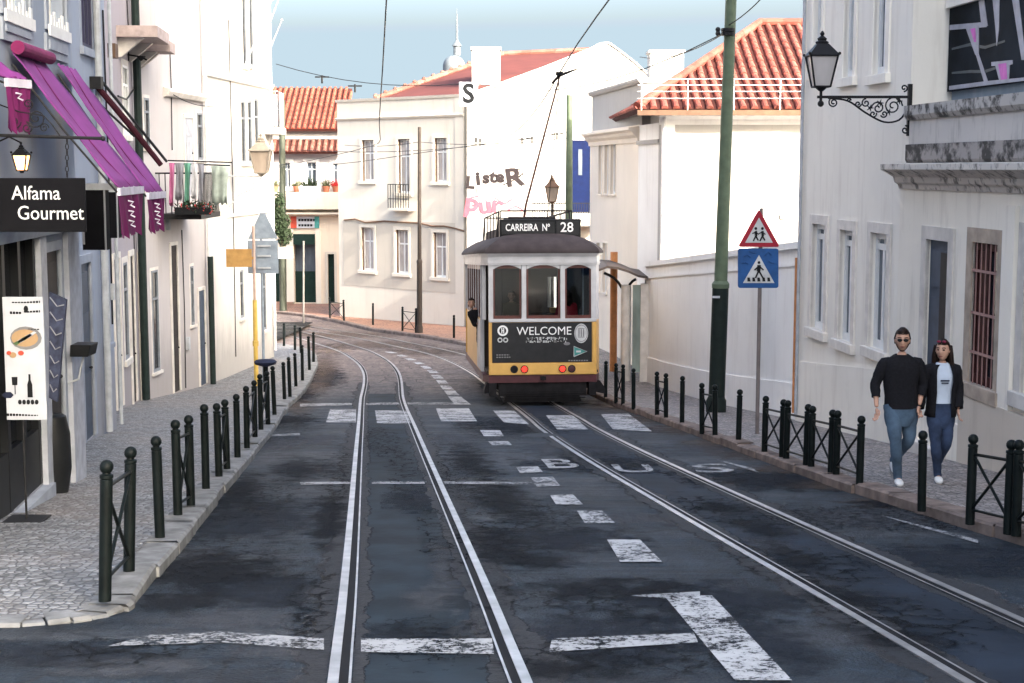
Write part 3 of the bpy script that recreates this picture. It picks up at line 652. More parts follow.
# right kerb
gr = 'black ball-topped bollards along the right kerb'; grb = 'crossed black barriers along the right kerb'
for px,yt,yb,lab in [(605.5,361,397.5,'slim bollard nearest to the tram on the right pavement'),(633.5,368.5,408,'black bollard in front of the bus shelter on the right pavement'),
        (682,376,423,'black bollard between the small crossed barrier and the green pole barrier'),(738.5,389.6,441,'black bollard left of the crossing sign pole on the right pavement'),
        (921.6,431,508,'black bollard on the kerb in front of the walking woman'),(454,315,338,'small bollard at the corner of the beige house'),(373,303,325,'small bollard on the far pavement left of the dark pole at the beige house'),(281.5,290,311,'small bollard on the far pavement beside the shop door')]:
    single(px,yt,yb,lab,gr if px>500 else 'small bollards on the far pavement')
barrier((616,363,402),(623,365,404),'narrow crossed barrier beside the bus shelter',grb)
barrier((657,372,415),(666,373,418),'crossed barrier between the shelter and the green pole',grb)
barrier((702,382,432),(715,386,435),'crossed barrier right beside the green lamp pole',grb)
barrier((764.4,396.6,451.5),(782,399,457.5),'first of four joined crossed barriers, right of the crossing sign',grb)
barrier((786,399.5,459),(806,405,465.5),'second of the four joined crossed barriers by the cream house',grb)
barrier((811,406,467),(831,410,473.5),'third of the four joined crossed barriers by the cream house',grb)
barrier((836,411,475),(859.5,415.5,484),'last of the four joined crossed barriers, left of the walking man',grb)
barrier((970,435.5,521),(1008,440,531),'large crossed barrier at the right edge in front of the barred window',grb)
barrier((1016,441,533),(1062,449,549),'crossed barrier cut by the right edge of the view',grb)
barrier((330,299,318),(344,298,321),'tiny crossed barrier by the dark doorway on the far pavement','crossed barriers on the far pavement')
barrier((402.5,306,331),(416,309,333),'tiny crossed barrier at the dark pole before the beige house','crossed barriers on the far pavement')
# ---------------------------------------------------------------- facades
class Fac:
    """a vertical plane from p0 to p1 (plan); local x along it, y outwards, z up (absolute)"""
    def __init__(s, p0, p1, out):
        s.p0 = Vector((*p0,0)); s.p1 = Vector((*p1,0)); s.u = (s.p1-s.p0).normalized(); s.L = (s.p1-s.p0).length
        n = Vector((s.u.y,-s.u.x,0)); s.n = n if n.dot(Vector((*out,0))) > 0 else -n
        s.M = FR((s.p0.x,s.p0.y,0), s.u, s.n)
    def up(s, px, py=300, d=0):     # u where the pixel ray meets the plane shifted outwards by d
        r = ray(px, py); k = r.x/r.y; P = s.p0+s.n*d
        # P.x+t*u.x = k*(P.y+t*u.y)
        return (k*P.y-P.x)/(s.u.x-k*s.u.y)
    def uz(s, px, py, d=0):
        t = s.up(px, py, d); Y = (s.p0+s.n*d).y + t*s.u.y
        return t, W(px, py, Y).z
    def rect(s, x0, x1, yt, yb, d=0):
        u0, u1 = sorted((s.up(x0,(yt+yb)/2,d), s.up(x1,(yt+yb)/2,d)))
        xm = (x0+x1)/2
        return u0, u1, s.uz(xm, yb, d)[1], s.uz(xm, yt, d)[1]
    def mb(s): return MB(s.M)
    def Yat(s, u): return s.p0.y + s.u.y*u
def wall_mesh(F, u0, u1, z0, z1, holes, depth=6.0, reveal=.22, mb=None, back=True):
    mb = mb or F.mb()
    us = sorted({u0,u1,*[h[0] for h in holes],*[h[1] for h in holes]}); zs = sorted({z0,z1,*[h[2] for h in holes],*[h[3] for h in holes]})
    us = [u for u in us if u0-1e-6 <= u <= u1+1e-6]; zs = [z for z in zs if z0-1e-6 <= z <= z1+1e-6]
    for a, b in zip(us, us[1:]):
        for c, d in zip(zs, zs[1:]):
            m, k = (a+b)/2, (c+d)/2
            if any(h[0] < m < h[1] and h[2] < k < h[3] for h in holes): continue
            mb.quad((a,0,c),(b,0,c),(b,0,d),(a,0,d))
    for h in holes:
        a,b,c,d = max(h[0],u0),min(h[1],u1),max(h[2],z0),min(h[3],z1); r = -(h[4] if len(h) > 4 else reveal)
        mb.quad((a,0,c),(a,0,d),(a,r,d),(a,r,c)); mb.quad((b,0,c),(b,r,c),(b,r,d),(b,0,d))
        mb.quad((a,0,c),(a,r,c),(b,r,c),(b,0,c)); mb.quad((a,0,d),(b,0,d),(b,r,d),(a,r,d)); mb.quad((a,r,c),(a,r,d),(b,r,d),(b,r,c))
    D = -depth
    mb.quad((u0,0,z0),(u0,D,z0),(u0,D,z1),(u0,0,z1)); mb.quad((u1,0,z0),(u1,0,z1),(u1,D,z1),(u1,D,z0))
    mb.quad((u0,D,z0),(u1,D,z0),(u1,D,z1),(u0,D,z1)); mb.quad((u0,0,z1),(u0,D,z1),(u1,D,z1),(u1,0,z1))
    return mb
def window(F, parent, r, reveal=.22, sur=.12, style='sash', glass='glass', frame='sash', surm='stone', proud=.025, bars=2, label=None, sill=True, fw=.05, cols=2, transom=.72, name='window'):
    u0,u1,z0,z1 = r[:4]; y = -reveal
    mb = F.mb(); d0, d1 = y+.03, y+.08
    mb.box(u0,u0+fw,d0,d1,z0,z1); mb.box(u1-fw,u1,d0,d1,z0,z1); mb.box(u0+fw,u1-fw,d0,d1,z0,z0+fw*1.3); mb.box(u0+fw,u1-fw,d0,d1,z1-fw,z1)
    zt = z0+(z1-z0)*transom
    if style in ('sash','casement'):
        mb.box(u0+fw,u1-fw,d0+.002,d1-.004,zt-fw*.5,zt+fw*.5)
        for k in range(1, cols):
            c = u0+(u1-u0)*k/cols; mb.box(c-fw*.45,c+fw*.45,d0+.004,d1-.002,z0+fw*1.3,zt-fw*.5)
            mb.box(c-fw*.2,c+fw*.2,d0+.004,d1-.012,zt+fw*.5,z1-fw)
    o = mb.build(name, frame, parent)
    if label: o['label'] = label
    p = F.mb(); p.box(u0+.01,u1-.01,y+.012,y+.045,z0+.01,z1-.01); p.build('pane', glass, o)
    if sur:
        s = F.mb(); e = proud; s0 = .02
        s.box(u0-sur,u0,-.02,e,z0-.0,z1+sur); s.box(u1,u1+sur,-.02,e,z0-.0,z1+sur); s.box(u0,u1,-.02,e,z1,z1+sur)
        s.build('surround', surm, o)
        if sill:
            s = F.mb(); s.box(u0-sur-.04,u1+sur+.04,-.02,e+.05,z0-sur,z0); s.build('sill', surm, o, bevel=.008)
    return o
def door(F, parent, r, reveal=.25, mat='darkwood', surm='stone', sur=.12, panels=True, name='door', label=None):
    u0,u1,z0,z1 = r[:4]; y = -reveal
    mb = F.mb(); mb.box(u0,u1,y+.01,y+.06,z0,z1)
    if panels:
        n = 2 if u1-u0 > .9 else 1; w = (u1-u0)/n
        for k in range(n):
            for a, b in ((.06,.38),(.42,.72),(.77,.95)):
                mb.box(u0+w*k+w*.16,u0+w*(k+1)-w*.16,y+.06,y+.078,z0+(z1-z0)*a,z0+(z1-z0)*b)
    o = mb.build(name, mat, parent)
    if label: o['label'] = label
    if sur:
        s = F.mb(); s.box(u0-sur,u0,-.02,.03,z0,z1+sur); s.box(u1,u1+sur,-.02,.03,z0,z1+sur); s.box(u0,u1,-.02,.03,z1,z1+sur); s.build('surround', surm, o)
    h = F.mb(); uh = u0+(u1-u0)*.82; h.ball((uh,y+.09,z0+1.02), .022, 8); h.cyl((uh,y+.06,z0+1.02),(uh,y+.1,z0+1.02),.012,6); h.build('handle', 'iron', o)
    return o
def ftube(F, pts, r, name, mat, parent, n=8):
    mb = F.mb(); mb.tube(pts, r, n); return mb.build(name, mat, parent, smooth='auto')
def mould(F, u0, u1, z, prof, name, mat, parent, e=.0):
    """moulding swept along the facade; prof: list of (out, dz)"""
    mb = F.mb(); n = len(prof)
    vs = [(u, o, z+dz) for u in (u0,u1) for o, dz in prof]
    mb.add(vs, [(i,(i+1)%n,n+(i+1)%n,n+i) for i in range(n)]+[list(range(n)),list(range(n,2*n))])
    return mb.build(name, mat, parent)
CORN = [(-.05,-.30),(.04,-.30),(.06,-.18),(.16,-.10),(.20,-.02),(.30,.04),(.30,.10),(-.05,.14)]

# ======================= LEFT SIDE =======================
FA = Fac((-3.31-.09*10.4,10.4), (-3.31-.09*30,30), (1,0))
uA1 = FA.up(79, 300)
tA = thing('shop_building', 'blue-grey shop house at the left edge behind the purple awnings', 'building', (-4.4,12,g(12)))
TOP = 12.0
zA = g(12)-2
shopw = FA.rect(-30, 38, 232, 508); shopw = (shopw[0], shopw[1], g(13.6)+.16, shopw[3])
W1 = FA.rect(2,27,-60,19); W2 = FA.rect(46,64,-45,33)
dA = FA.rect(47,62,250,478); dA = (dA[0], dA[1], g(15.4)+.25, dA[3])
wall_mesh(FA, 0, uA1, zA, TOP, [shopw+(.12,), W1, W2, dA+(.08,)]).build('wall', 'wall_a', tA)
window(FA, tA, W1, surm='stone_b', sill=False, glass='glass', transom=.62); window(FA, tA, W2, surm='stone_b', sill=False, glass='glass', transom=.62)
for r, a in ((W1,(2,27,22,44)),(W2,(46,64,37,60))):
    q = FA.rect(*a); mb = FA.mb(); mb.box(q[0]-.08,q[1]+.08,-.01,.03,q[2],q[3]); mb.box(q[0],q[1],.03,.045,q[2]+.08,q[3]-.06); mb.build('apron_panel', 'stone_b', tA)
    # little white railing on the sill
    mb = FA.mb(); 
    for k in range(7):
        u = r[0]+(r[1]-r[0])*(k+.5)/7; mb.box(u-.045,u+.045,.03,.045,r[2]-.02,r[2]+.15+.05*math.sin(k*2.1))
    mb.box(r[0]-.08,r[1]+.08,.028,.05,r[2]-.06,r[2]+.05); mb.build('sill_fretwork', 'sash', tA)
# shop front: dark recess with pilasters and glazing
mb = FA.mb(); 
y = -.12
mb.box(shopw[0],shopw[1],y+.02,y+.05,shopw[2],shopw[3]); mb.build('shop_glazing', 'glass', tA)
mb = FA.mb()
for k in range(5):
    u = shopw[0]+(shopw[1]-shopw[0])*k/4; mb.box(u-.05,u+.05,y+.05,y+.12,shopw[2],shopw[3])
mb.box(shopw[0],shopw[1],y+.05,y+.115,shopw[2],shopw[2]+.55); mb.build('shop_frame', 'black', tA)
q = FA.rect(25,34,245,295); mb = FA.mb(); mb.box(q[0],q[1],-.3,-.27,q[2],q[3]); o = mb.build('poster', 'offwhite', tA)
q = FA.rect(46,54,232,272); mb = FA.mb(); mb.box(q[0],q[1],-.21,-.18,q[2],q[3]); o = mb.build('lit_notice', simple('orange_notice',(.62,.36,.24),.6), tA)
door(FA, tA, dA, mat='darkwood', surm='stone_b', sur=.1, reveal=.08)
mb = FA.mb()
for a,b in ((38,45),(66,78)):
    q = FA.rect(a,b,250,480); mb.box(q[0]+.04,q[1],-.01,.055,g(15)-.3,FA.uz(60,232)[1])
mb.build('pilaster', simple('pale_blue_pilaster',(.42,.44,.50),.8,var=.25), tA)
mb = FA.mb(); mb.box(shopw[0]-.1,shopw[1]+.15,-.02,.10,g(13)-.4,g(13.6)+.14); mb.build('plinth', 'stone_b', tA)
mould(FA, 0, uA1, FA.uz(40,225)[1], [(-.02,-.1),(.08,-.1),(.12,.05),(-.02,.08)], 'string_course', 'stone_b', tA)
# second, set back bay
FA2 = Fac((-4.2-.09*14,14), (-4.2-.09*25.5,25.5), (1,0))
tA2 = thing('narrow_house', 'pale blue-grey narrow house with dark slatted windows beyond the purple awnings', 'building', (-6.2,20,g(20)))
a0 = 0; a1 = FA2.up(113, 300)
w3 = FA2.rect(80.5,91,-40,48); w4 = FA2.rect(96,99.5,10,95); d3 = FA2.rect(82,92,262,445); d3 = (d3[0],d3[1],g(21.5)+.13,d3[3]); w5 = FA2.rect(103,108,250,345)
wall_mesh(FA2, a0, a1, g(24)-2, TOP, [w3,w4,d3,w5], depth=6, reveal=.08).build('wall', 'wall_a2', tA2)
window(FA2, tA2, w3, surm='stone_b', glass='glass', cols=3, transom=.98, reveal=.08, proud=.01, frame='navyframe'); window(FA2, tA2, w4, surm='stone_b', cols=1, sur=.08, frame='sash_g', reveal=.08); window(FA2, tA2, w5, surm='stone_b', cols=1, sur=.08, frame='sash_g', reveal=.08)
door(FA2, tA2, d3, mat='greydoor', surm='stone_b', reveal=.08)
u = FA2.up(99.5, 300); ftube(FA2, [(u,.09,TOP),(u,.09,g(22)+.1)], .055, 'downpipe', 'pipe', tA2)
u = FA2.up(111, 200); ftube(FA2, [(u,.06,TOP),(u,.06,g(23)+.1)], .03, 'downpipe', 'pipe', tA2)
mb = FA2.mb(); q = FA2.rect(107.5,110.5,44,58); mb.box(q[0],q[1],0,.12,q[2],q[3]); mb.build('meter_box', 'brown', tA2)
# ---- B: pinkish house with balconies
FB = Fac((-7.3,25.2), (-8.0,32.0), (1,0))
tB = thing('pink_house', 'pinkish grey house with overhanging balconies and dark green downpipe on the left', 'building', (-7.7,28,g(28)))
wB1 = FB.rect(123,128,66,135); wB2 = FB.rect(130.5,134,95,150); dB = FB.rect(115,120.5,258,408); dB = (dB[0],dB[1],g(29)+.12,dB[3]); dB2 = FB.rect(131,134.5,255,404); dB2 = (dB2[0],dB2[1],g(31)+.12,dB2[3]); wB3 = FB.rect(124,128,262,360)
wall_mesh(FB, 0, FB.L, g(31)-2, TOP+1.5, [wB1,dB,dB2,wB3], reveal=.07).build('wall', 'wall_b', tB)
window(FB, tB, wB1, cols=2, reveal=.07, proud=.01); window(FB, tB, wB3, cols=1, frame='sash_g', reveal=.07, proud=.01)
door(FB, tB, dB, mat='darkwood', reveal=.07); door(FB, tB, dB2, mat='darkwood', reveal=.07)
for k, (a, b, yy) in enumerate(((116,130,17),(131,137,31))):
    u0 = FB.up(a,30); u1 = FB.up(b,30); z = FB.uz((a+b)/2, yy-4, .5)[1]
    t = FB.mb(); t.box(u0,u1,0,.8,z-.22,z); bo = t.build('balcony', simple('rosy_stone',(.42,.34,.32),.85,var=.3), tB)
    
    for ub in (u0+.2,u1-.35): t = FB.mb(); t.hexa([(ub,0,z-.6),(ub+.15,0,z-.6),(ub+.15,.05,z-.6),(ub,.05,z-.6),(ub,0,z-.22),(ub+.15,0,z-.22),(ub+.15,.5,z-.22),(ub,.5,z-.22)]); t.build('bracket', 'stone', bo)
    t = FB.mb(); t.box(u0,u1,.76,.78,z+.95,z+.99)
    for j in range(15): t.cyl((u0+(u1-u0)*(j+.5)/15,.77,z),(u0+(u1-u0)*(j+.5)/15,.77,z+.97),.012,5)
    t.box(u0,u0+.02,0,.78,z+.95,z+.99); t.build('railing', 'pipe_w', bo)
u = FB.up(136.3, 250); ftube(FB, [(u,.12,TOP),(u,.12,g(31.5)+.1)], .085, 'downpipe', 'pipe_green', tB)
# wall cables
ftube(FB, [(FB.up(116,96),.04,FB.uz(116,96)[1]),(FB.up(124,96),.05,FB.uz(124,97)[1]-.05),(FB.up(134,88),.05,FB.uz(134,86)[1])], .018, 'cable', 'black', tB)
# ---- C2: pale rose house in shade and sun
FC2 = Fac((-8.0,32.0), (-7.62,37.4), (1,0))
tC2 = thing('rose_house', 'pale rose house with clothes drying before it, half in sun', 'building', (-7.9,34,g(34)))
hs = [FC2.rect(152,158.5,270,372), FC2.rect(190.5,193.5,266,325), FC2.rect(144,149,98,148), FC2.rect(197,202,113,160)]
dd = [FC2.rect(172,178,245,397), FC2.rect(140,144,255,402), FC2.rect(199,205,290,390)]
dd = [(a,b,g(FC2.Yat(a))+.12,d) for a,b,c,d in dd]
bd = FC2.rect(185,193,118,196)
wall_mesh(FC2, 0, FC2.L, g(36)-2, TOP+2, hs+dd+[bd], reveal=.06).build('wall', 'wall_c2', tC2)
for h in hs: window(FC2, tC2, h, cols=1, frame='sash_g', sur=.07, proud=.008, reveal=.06)
for d_, m_ in zip(dd, ('darkwood','darkwood','greydoor')): door(FC2, tC2, d_, mat=m_, sur=.08, reveal=.06)
door(FC2, tC2, bd, mat='ghost', sur=.08, reveal=.06, name='balcony_door')
z = FC2.uz(185, 95)[1]; mould(FC2, FC2.up(163,95), FC2.L, z, [(0,-.12),(.1,-.1),(.16,.0),(.16,.06),(0,.10)], 'cornice', 'stone', tC2)
u = FC2.up(213, 200); 
ftube(FC2, [(FC2.L-.1,.1,TOP+1),(FC2.L-.1,.1,g(37)+.1)], .05, 'downpipe', 'pipe_w', tC2)
ftube(FC2, [(FC2.L-.12,.13,FC2.uz(212,255)[1]),(FC2.L-.12,.13,g(37)+.1)], .075, 'drain_casing', 'pipe_green', tC2)
# ---- D2: white curved corner house in full sun
FD2 = Fac((-7.62,37.4), (-7.08,44.3), (1,0))
tD2 = thing('white_corner_house', 'sunlit white house at the left bend with flag poles and a corner lantern', 'building', (-7.4,41,g(41)))
hs = [FD2.rect(241,245.5,101,163), FD2.rect(248,252,101,163), FD2.rect(254.5,258.5,99,163), FD2.rect(242,245.5,-40,66), FD2.rect(249,252.5,-40,66), FD2.rect(240,243.5,270,318), FD2.rect(262.5,266,270,330)]
wall_mesh(FD2, 0, FD2.L, g(42)-2, TOP+3, hs, reveal=.08).build('wall', 'wall_d2', tD2)
for h in hs: window(FD2, tD2, h, cols=1, sur=.09, glass='glass', frame='sash_g', proud=.015, reveal=.08)
z = FD2.uz(236, 79)[1]; mould(FD2, 0, FD2.L+.1, z, [(0,-.10),(.08,-.08),(.12,0),(.12,.06),(0,.08)], 'cornice', 'sash', tD2)
z = FD2.uz(236, 192)[1]
mould(FD2, FD2.up(226,190), FD2.L, z-.6, [(0,-.06),(.05,-.05),(.07,0),(0,.05)], 'string_course', 'sash', tD2)
ftube(FD2, [(FD2.L-.15,.08,TOP+1),(FD2.L-.15,.08,g(43)+.3)], .04, 'downpipe', 'pipe_w', tD2)
# corner balcony (white grid box) at px 262-280,y 92-128
q0 = W(264,128,44.0); q1 = W(280,92,44.0)
mb = MB(); mb.box(q0.x-.1,q1.x+.05,43.6,44.7,q0.z-.18,q0.z); bo = mb.build('balcony', 'stone', tD2)
mb = MB()
for k in range(7): x = q0.x+(q1.x-q0.x)*k/6; mb.cyl((x,43.65,q0.z),(x,43.65,q1.z),.014,5)
for zz in (0,.5,1): mb.cyl((q0.x,43.65,q0.z+(q1.z-q0.z)*zz),(q1.x,43.65,q0.z+(q1.z-q0.z)*zz),.018,5)
for k in range(4): mb.cyl((q1.x,43.65+.3*k,q0.z),(q1.x,43.65+.3*k,q1.z),.014,5)
mb.build('railing', 'pipe', bo)
mb = MB(); mb.box(q0.x,q1.x-.02,43.67,43.69,q0.z+.05,q1.z-.08); mb.build('screen', 'ghost', bo)

# ======================= RIGHT SIDE =======================
FR1 = Fac((4.97-.085*(-25.8+25.8),25.8), (4.97+.085*13.8,12.0), (-1,0))
def r1x(Y): return 4.97+.085*(25.8-Y)
tR1 = thing('cream_house', 'tall cream house with narrow recessed windows at the right', 'building', (r1x(22),22,g(22)))
uR1 = FR1.up(909, 150)
up3 = [FR1.rect(815,823,-70,70), FR1.rect(846,856,-90,77), FR1.rect(876,889,-110,74)]
lo3 = [FR1.rect(812.5,825.5,224,330), FR1.rect(840,853,230,342), FR1.rect(870.5,887,233,350)]
wall_mesh(FR1, 0, uR1, g(25)-1.5, 10.4, up3+lo3, depth=9.5).build('wall', 'wall_r1', tR1)
for h in up3: window(FR1, tR1, h, sur=.14, proud=.03, glass='blueglass', surm='wall_r1', reveal=.14, fw=.09, cols=2)
for h in lo3: window(FR1, tR1, h, sur=.15, proud=.03, glass='blueglass', surm=simple('pale_warm_stone',(.74,.69,.63),.85,var=.15), reveal=.14, fw=.09, cols=2, transom=.88)
mb = FR1.mb(); zt = [g(FR1.Yat(u))+1.15 for u in (0,uR1)]
mb.hexa([(-.03,-.02,zt[0]-3),(uR1,-.02,zt[1]-3),(uR1,.035,zt[1]-3),(-.03,.035,zt[0]-3),(-.03,-.02,zt[0]),(uR1,-.02,zt[1]),(uR1,.035,zt[1]),(-.03,.035,zt[0])]); mb.build('plinth', 'wall_r1', tR1)
ftube(FR1, [(.10,.06,10.2),(.10,.06,g(25.7)+.2)], .03, 'downpipe', 'pipe', tR1)
mb = FR1.mb(); mb.box(-.02,.0,-9.4,.02,-3,10.3); mb.build('corner_edge', 'wall_r1', tR1)
ftube(FR1, [(uR1-.12,.03,FR1.uz(903,192)[1]),(uR1-.12,.03,g(20)+1.0)], .013, 'cable', 'iron', tR1)
# R2 with cornice and terrace parapet
FR2 = Fac((r1x(FR1.Yat(uR1))-.10, FR1.Yat(uR1)), (r1x(6)-.10, 6), (-1,0))
tR2 = thing('terrace_house', 'ivory house with stained terrace parapet, half-open door and barred window at the right edge', 'building', (r1x(17),17,g(17)))
dR = FR2.rect(925,947,240,430); dR = (dR[0],dR[1],g(19.3)+PAV+.16,dR[3]); wR = FR2.rect(971.5,997,243,387)
dR2 = FR2.rect(1024,1060,240,400); 
zc = FR2.uz(960, 186)[1]
LR2 = FR2.L
wall_mesh(FR2, 0, LR2, g(18)-2, zc, [dR+(.10,), wR+(.10,), dR2], depth=9).build('wall', 'wall_r2', tR2)
o = door(FR2, tR2, dR, reveal=.10, mat='greydoor', surm='stone', sur=.17)
# inner leaf ajar
mb = FR2.mb(); mb.box(dR[1]-.30,dR[1]-.02,-.015,.0,dR[2]+.1,dR[3]-.15); mb.build('shutter', 'darkwood', tR2)
mb = FR2.mb(); mb.box(dR[0]-.2,dR[1]+.2,-.3,.14,dR[2]-.5,dR[2]-.01); mb.build('doorstep', 'stone', tR2, bevel=.01)
o = window(FR2, tR2, wR, reveal=.10, sur=.17, surm='stone_o', glass='glass', frame='redwood', cols=2, fw=.09, transom=.98, label='dark red window behind iron bars with brown stone surround')
mb = FR2.mb(); mb.box(wR[0]+.1,(wR[0]+wR[1])/2-.03,-.05,-.03,wR[2]+.1,wR[3]-.1); mb.build('shutter', 'redwood', o)
mb = FR2.mb()
for k in range(5): u = wR[0]+(wR[1]-wR[0])*(k+.8)/5.6; mb.cyl((u,.0,wR[2]),(u,.0,wR[3]),.009,6)
for k in (.22,.5,.8): mb.box(wR[0],wR[1],-.012,.012,wR[2]+(wR[3]-wR[2])*k-.015,wR[2]+(wR[3]-wR[2])*k+.015)
mb.build('window_bars', simple('rusty_pink_iron',(.35,.20,.18),.6), o)
window(FR2, tR2, dR2, reveal=.2, sur=.17, surm='stone', frame='redwood')
# pilaster zones and plinth of cream stone
mb = FR2.mb()
for a,b in ((1004,1016),): mb.box(FR2.up(a),FR2.up(b),-.01,.05,g(17)-1,zc-.2)
mb.build('pilaster', 'wall_r2', tR2)
mb = FR2.mb(); ua = FR2.up(962, 430); zz = FR2.uz(985, 400)[1]; mb.box(ua,LR2,-.02,.06,g(15)-3,zz); mb.build('plinth', plaster('sandy_plinth',(.62,.55,.47),(.3,.25,.2),.4), tR2)
mb = FR2.mb(); mb.box(-.02,ua,-.02,.04,g(15)-3,g(20)+.75); mb.build('plinth', 'wall_r2', tR2)
c1 = mould(FR2, .02, LR2, zc, [(-.3,-.06),(.03,-.06),(.05,0),(.10,.03),(.12,.10),(.22,.16),(.30,.20),(.30,.27),(-.3,.30)], 'cornice', plaster('weathered_cornice',(.66,.61,.56),(.05,.045,.04),.75,lo=.50,st=(2,2,1.5)), tR2)
zp0 = zc+.30; zp1 = FR2.uz(960, 99)[1]
mb = FR2.mb(); mb.box(.22,LR2,-.55,-.02,zp0-.02,zp1-.18); mb.build('parapet', plaster('streaked_parapet',(.62,.58,.54),(.07,.06,.055),.6,lo=.52,st=(2,2,.5)), tR2)
mould(FR2, .20, LR2, zp0+.13, [(-.3,-.14),(.0,-.14),(.02,-.10),(.02,.10),(-.3,.14)], 'parapet_base', plaster('mottled_dark_band',(.34,.31,.29),(.018,.018,.017),.85,lo=.43,st=(1.2,1.2,1.2)), tR2)  # mottled near-black band along the foot of the parapet
mould(FR2, .18, LR2, zp1, [(-.62,-.20),(.01,-.20),(.05,-.14),(.05,-.01),(-.62,.0)], 'parapet_coping', 'dirty', tR2)
# R3 set back slate blue wall with mural board
FR3 = Fac((r1x(FR1.Yat(uR1))+.55, FR1.Yat(uR1)), (r1x(-6)+.55, -6), (-1,0))
tR3 = thing('blue_render_house', 'slate blue rendered house set back above the stained parapet', 'building', (r1x(17)+1.2,17,g(17)))
mb = FR3.mb(); 
hsr = []
wall_mesh(FR3, .02, FR3.L, zc-1, 22.0, hsr, depth=8).build('wall', 'wall_r3', tR3)
mb = FR3.mb(); mb.box(.0,FR3.L,-.02,.12,FR3.uz(935,14)[1],FR3.uz(935,4)[1]); mb.build('ledge', 'wall_r1', tR3)
# mural board: generic cups and streaks
m = FR3.rect(950,1045,-80,85, .06)
tM = thing('mural_board', 'dark painted board with pink cups and white streaks above the terrace', 'mural', FR3.M @ Vector((m[0],.05,m[2])))
mb = FR3.mb(); mb.box(m[0],m[1]+1.5,.0,.06,m[2],m[3]); mb.build('board', 'mural', tM)
def mpoly(pts, mat, d, nm):
    mb = FR3.mb(); P = []
    for px, py in pts: u, z = FR3.uz(px, py, .06); P.append((u, .06, z))
    mb.poly(P, (0,d,0)); return mb.build(nm, mat, tM)
mpoly([(950,25),(985,22),(987,27),(950,30)],'muralw',.006,'painted_streak'); mpoly([(978,-10),(983,-10),(988,26),(982,26)],'muralw',.008,'painted_streak')
mpoly([(966,27),(979,26),(979,55),(976,55)],'muralw',.010,'painted_cone'); mpoly([(971,29),(976,28),(977,42),(975,42)],'muralp',.013,'painted_cone')
mpoly([(976,54),(979,54),(989,84),(985,84)],'muralw',.006,'painted_streak'); mpoly([(992,-10),(1000,-10),(999,30),(997,46),(996,30)],'muralw',.006,'painted_streak')
mpoly([(1011,-10),(1018,-10),(1026,60),(1022,60)],'muralw',.006,'painted_streak')
mpoly([(992,62),(1013,60),(1013,64),(1010,65),(1009,80),(1000,81),(996,66),(992,66)],'muralw',.009,'painted_cup'); mpoly([(999,64),(1007,63),(1008,79),(1002,80)],'muralp',.013,'painted_cup')
mpoly([(950,86),(988,81),(1040,76),(1040,79),(989,85),(950,90)],'muralw',.012,'painted_ground')
for k in (1,4):
    yb = 40+k*8; mpoly([(952,yb),(970,yb-6+k),(985,yb-2),(1005,yb-8),(1005,yb-6),(985,yb+1),(970,yb-3+k),(952,yb+2)],'mural_g',.004,'painted_wave')
# ---- garden wall
gw0, gw1 = (r1x(25.8)+.05,25.8), (3.42,38.3)
FG = Fac(gw0, gw1, (-1,0))
tG = thing('garden_wall', 'long white garden wall with coping between cream house and bus shelter', 'wall', (*gw0, g(25.8)))
zA_, zB_ = FG.uz(797,240)[1], FG.uz(640,263)[1]; uB_ = FG.up(640,263)
def gz(u): return zA_+(zB_-zA_)*u/uB_
def slab(F, u0, u1, y0, y1, f0, f1, N=8):
    mb = F.mb()
    for i in range(N):
        a, b = u0+(u1-u0)*i/N, u0+(u1-u0)*(i+1)/N
        mb.hexa([(a,y0,f0(a)),(b,y0,f0(b)),(b,y1,f0(b)),(a,y1,f0(a)),(a,y0,f1(a)),(b,y0,f1(b)),(b,y1,f1(b)),(a,y1,f1(a))])
    return mb
slab(FG, 0, FG.L, -.35, 0, lambda u: g(FG.Yat(u))-1, lambda u: gz(u)-.12, 1).build('wall', 'garden', tG)
slab(FG, 0, FG.L, -.40, .07, lambda u: gz(u)-.12, lambda u: gz(u), 1).build('coping', 'garden', tG)
slab(FG, 0, FG.L, -.02, .03, lambda u: gz(u)-.42, lambda u: gz(u)-.36, 1).build('string_course', 'garden', tG)
slab(FG, 0, FG.L, -.02, .03, lambda u: g(FG.Yat(u))-.5, lambda u: g(FG.Yat(u))+.75, 6).build('plinth', 'garden', tG)
ftube(FG, [(.25,.05,gz(0)-.3),(.25,.05,g(25.7)+.2)], .025, 'downpipe', 'orange_post', tG)
# ---- F: white house with tile roof
YF = 38.3
FF = Fac((W(661,150,YF).x, YF), (13.5, YF), (0,-1))
tF = thing('tiled_white_house', 'bright white house with big terracotta hip roof and rooftop railing', 'building', (5,YF,g(YF)))
ze = W(700,110,YF).z
pan = FF.rect(733,781,136,215)
wall_mesh(FF, 0, FF.L, g(YF)-1, ze-.05, [], depth=9).build('wall', 'white', tF)
mb = FF.mb(); a,b,c,d = pan
mb.box(a,b,-.01,.03,c,d); mb.build('blind_window', 'garden', tF)
mb = FF.mb(); mb.box(a-.14,a,-.01,.045,c-.1,d+.14); mb.box(b,b+.14,-.01,.045,c-.1,d+.14); mb.box(a,b,-.01,.045,d,d+.14); mb.build('surround', 'white', tF)
mould(FF, -.05, FF.L, ze-.12, [(-.02,-.25),(.05,-.25),(.08,-.12),(.22,0),(.22,.06),(-.02,.06)], 'cornice', 'garden', tF)
mb = FF.mb(); mb.box(.0,.34,-.02,.05,g(YF),ze-.1); mb.build('corner_pilaster', 'garden', tF)
ftube(FF, [(.06,.12,ze-.2),(.06,.10,g(YF)+1)], .05, 'downpipe', 'pipe_w', tF)
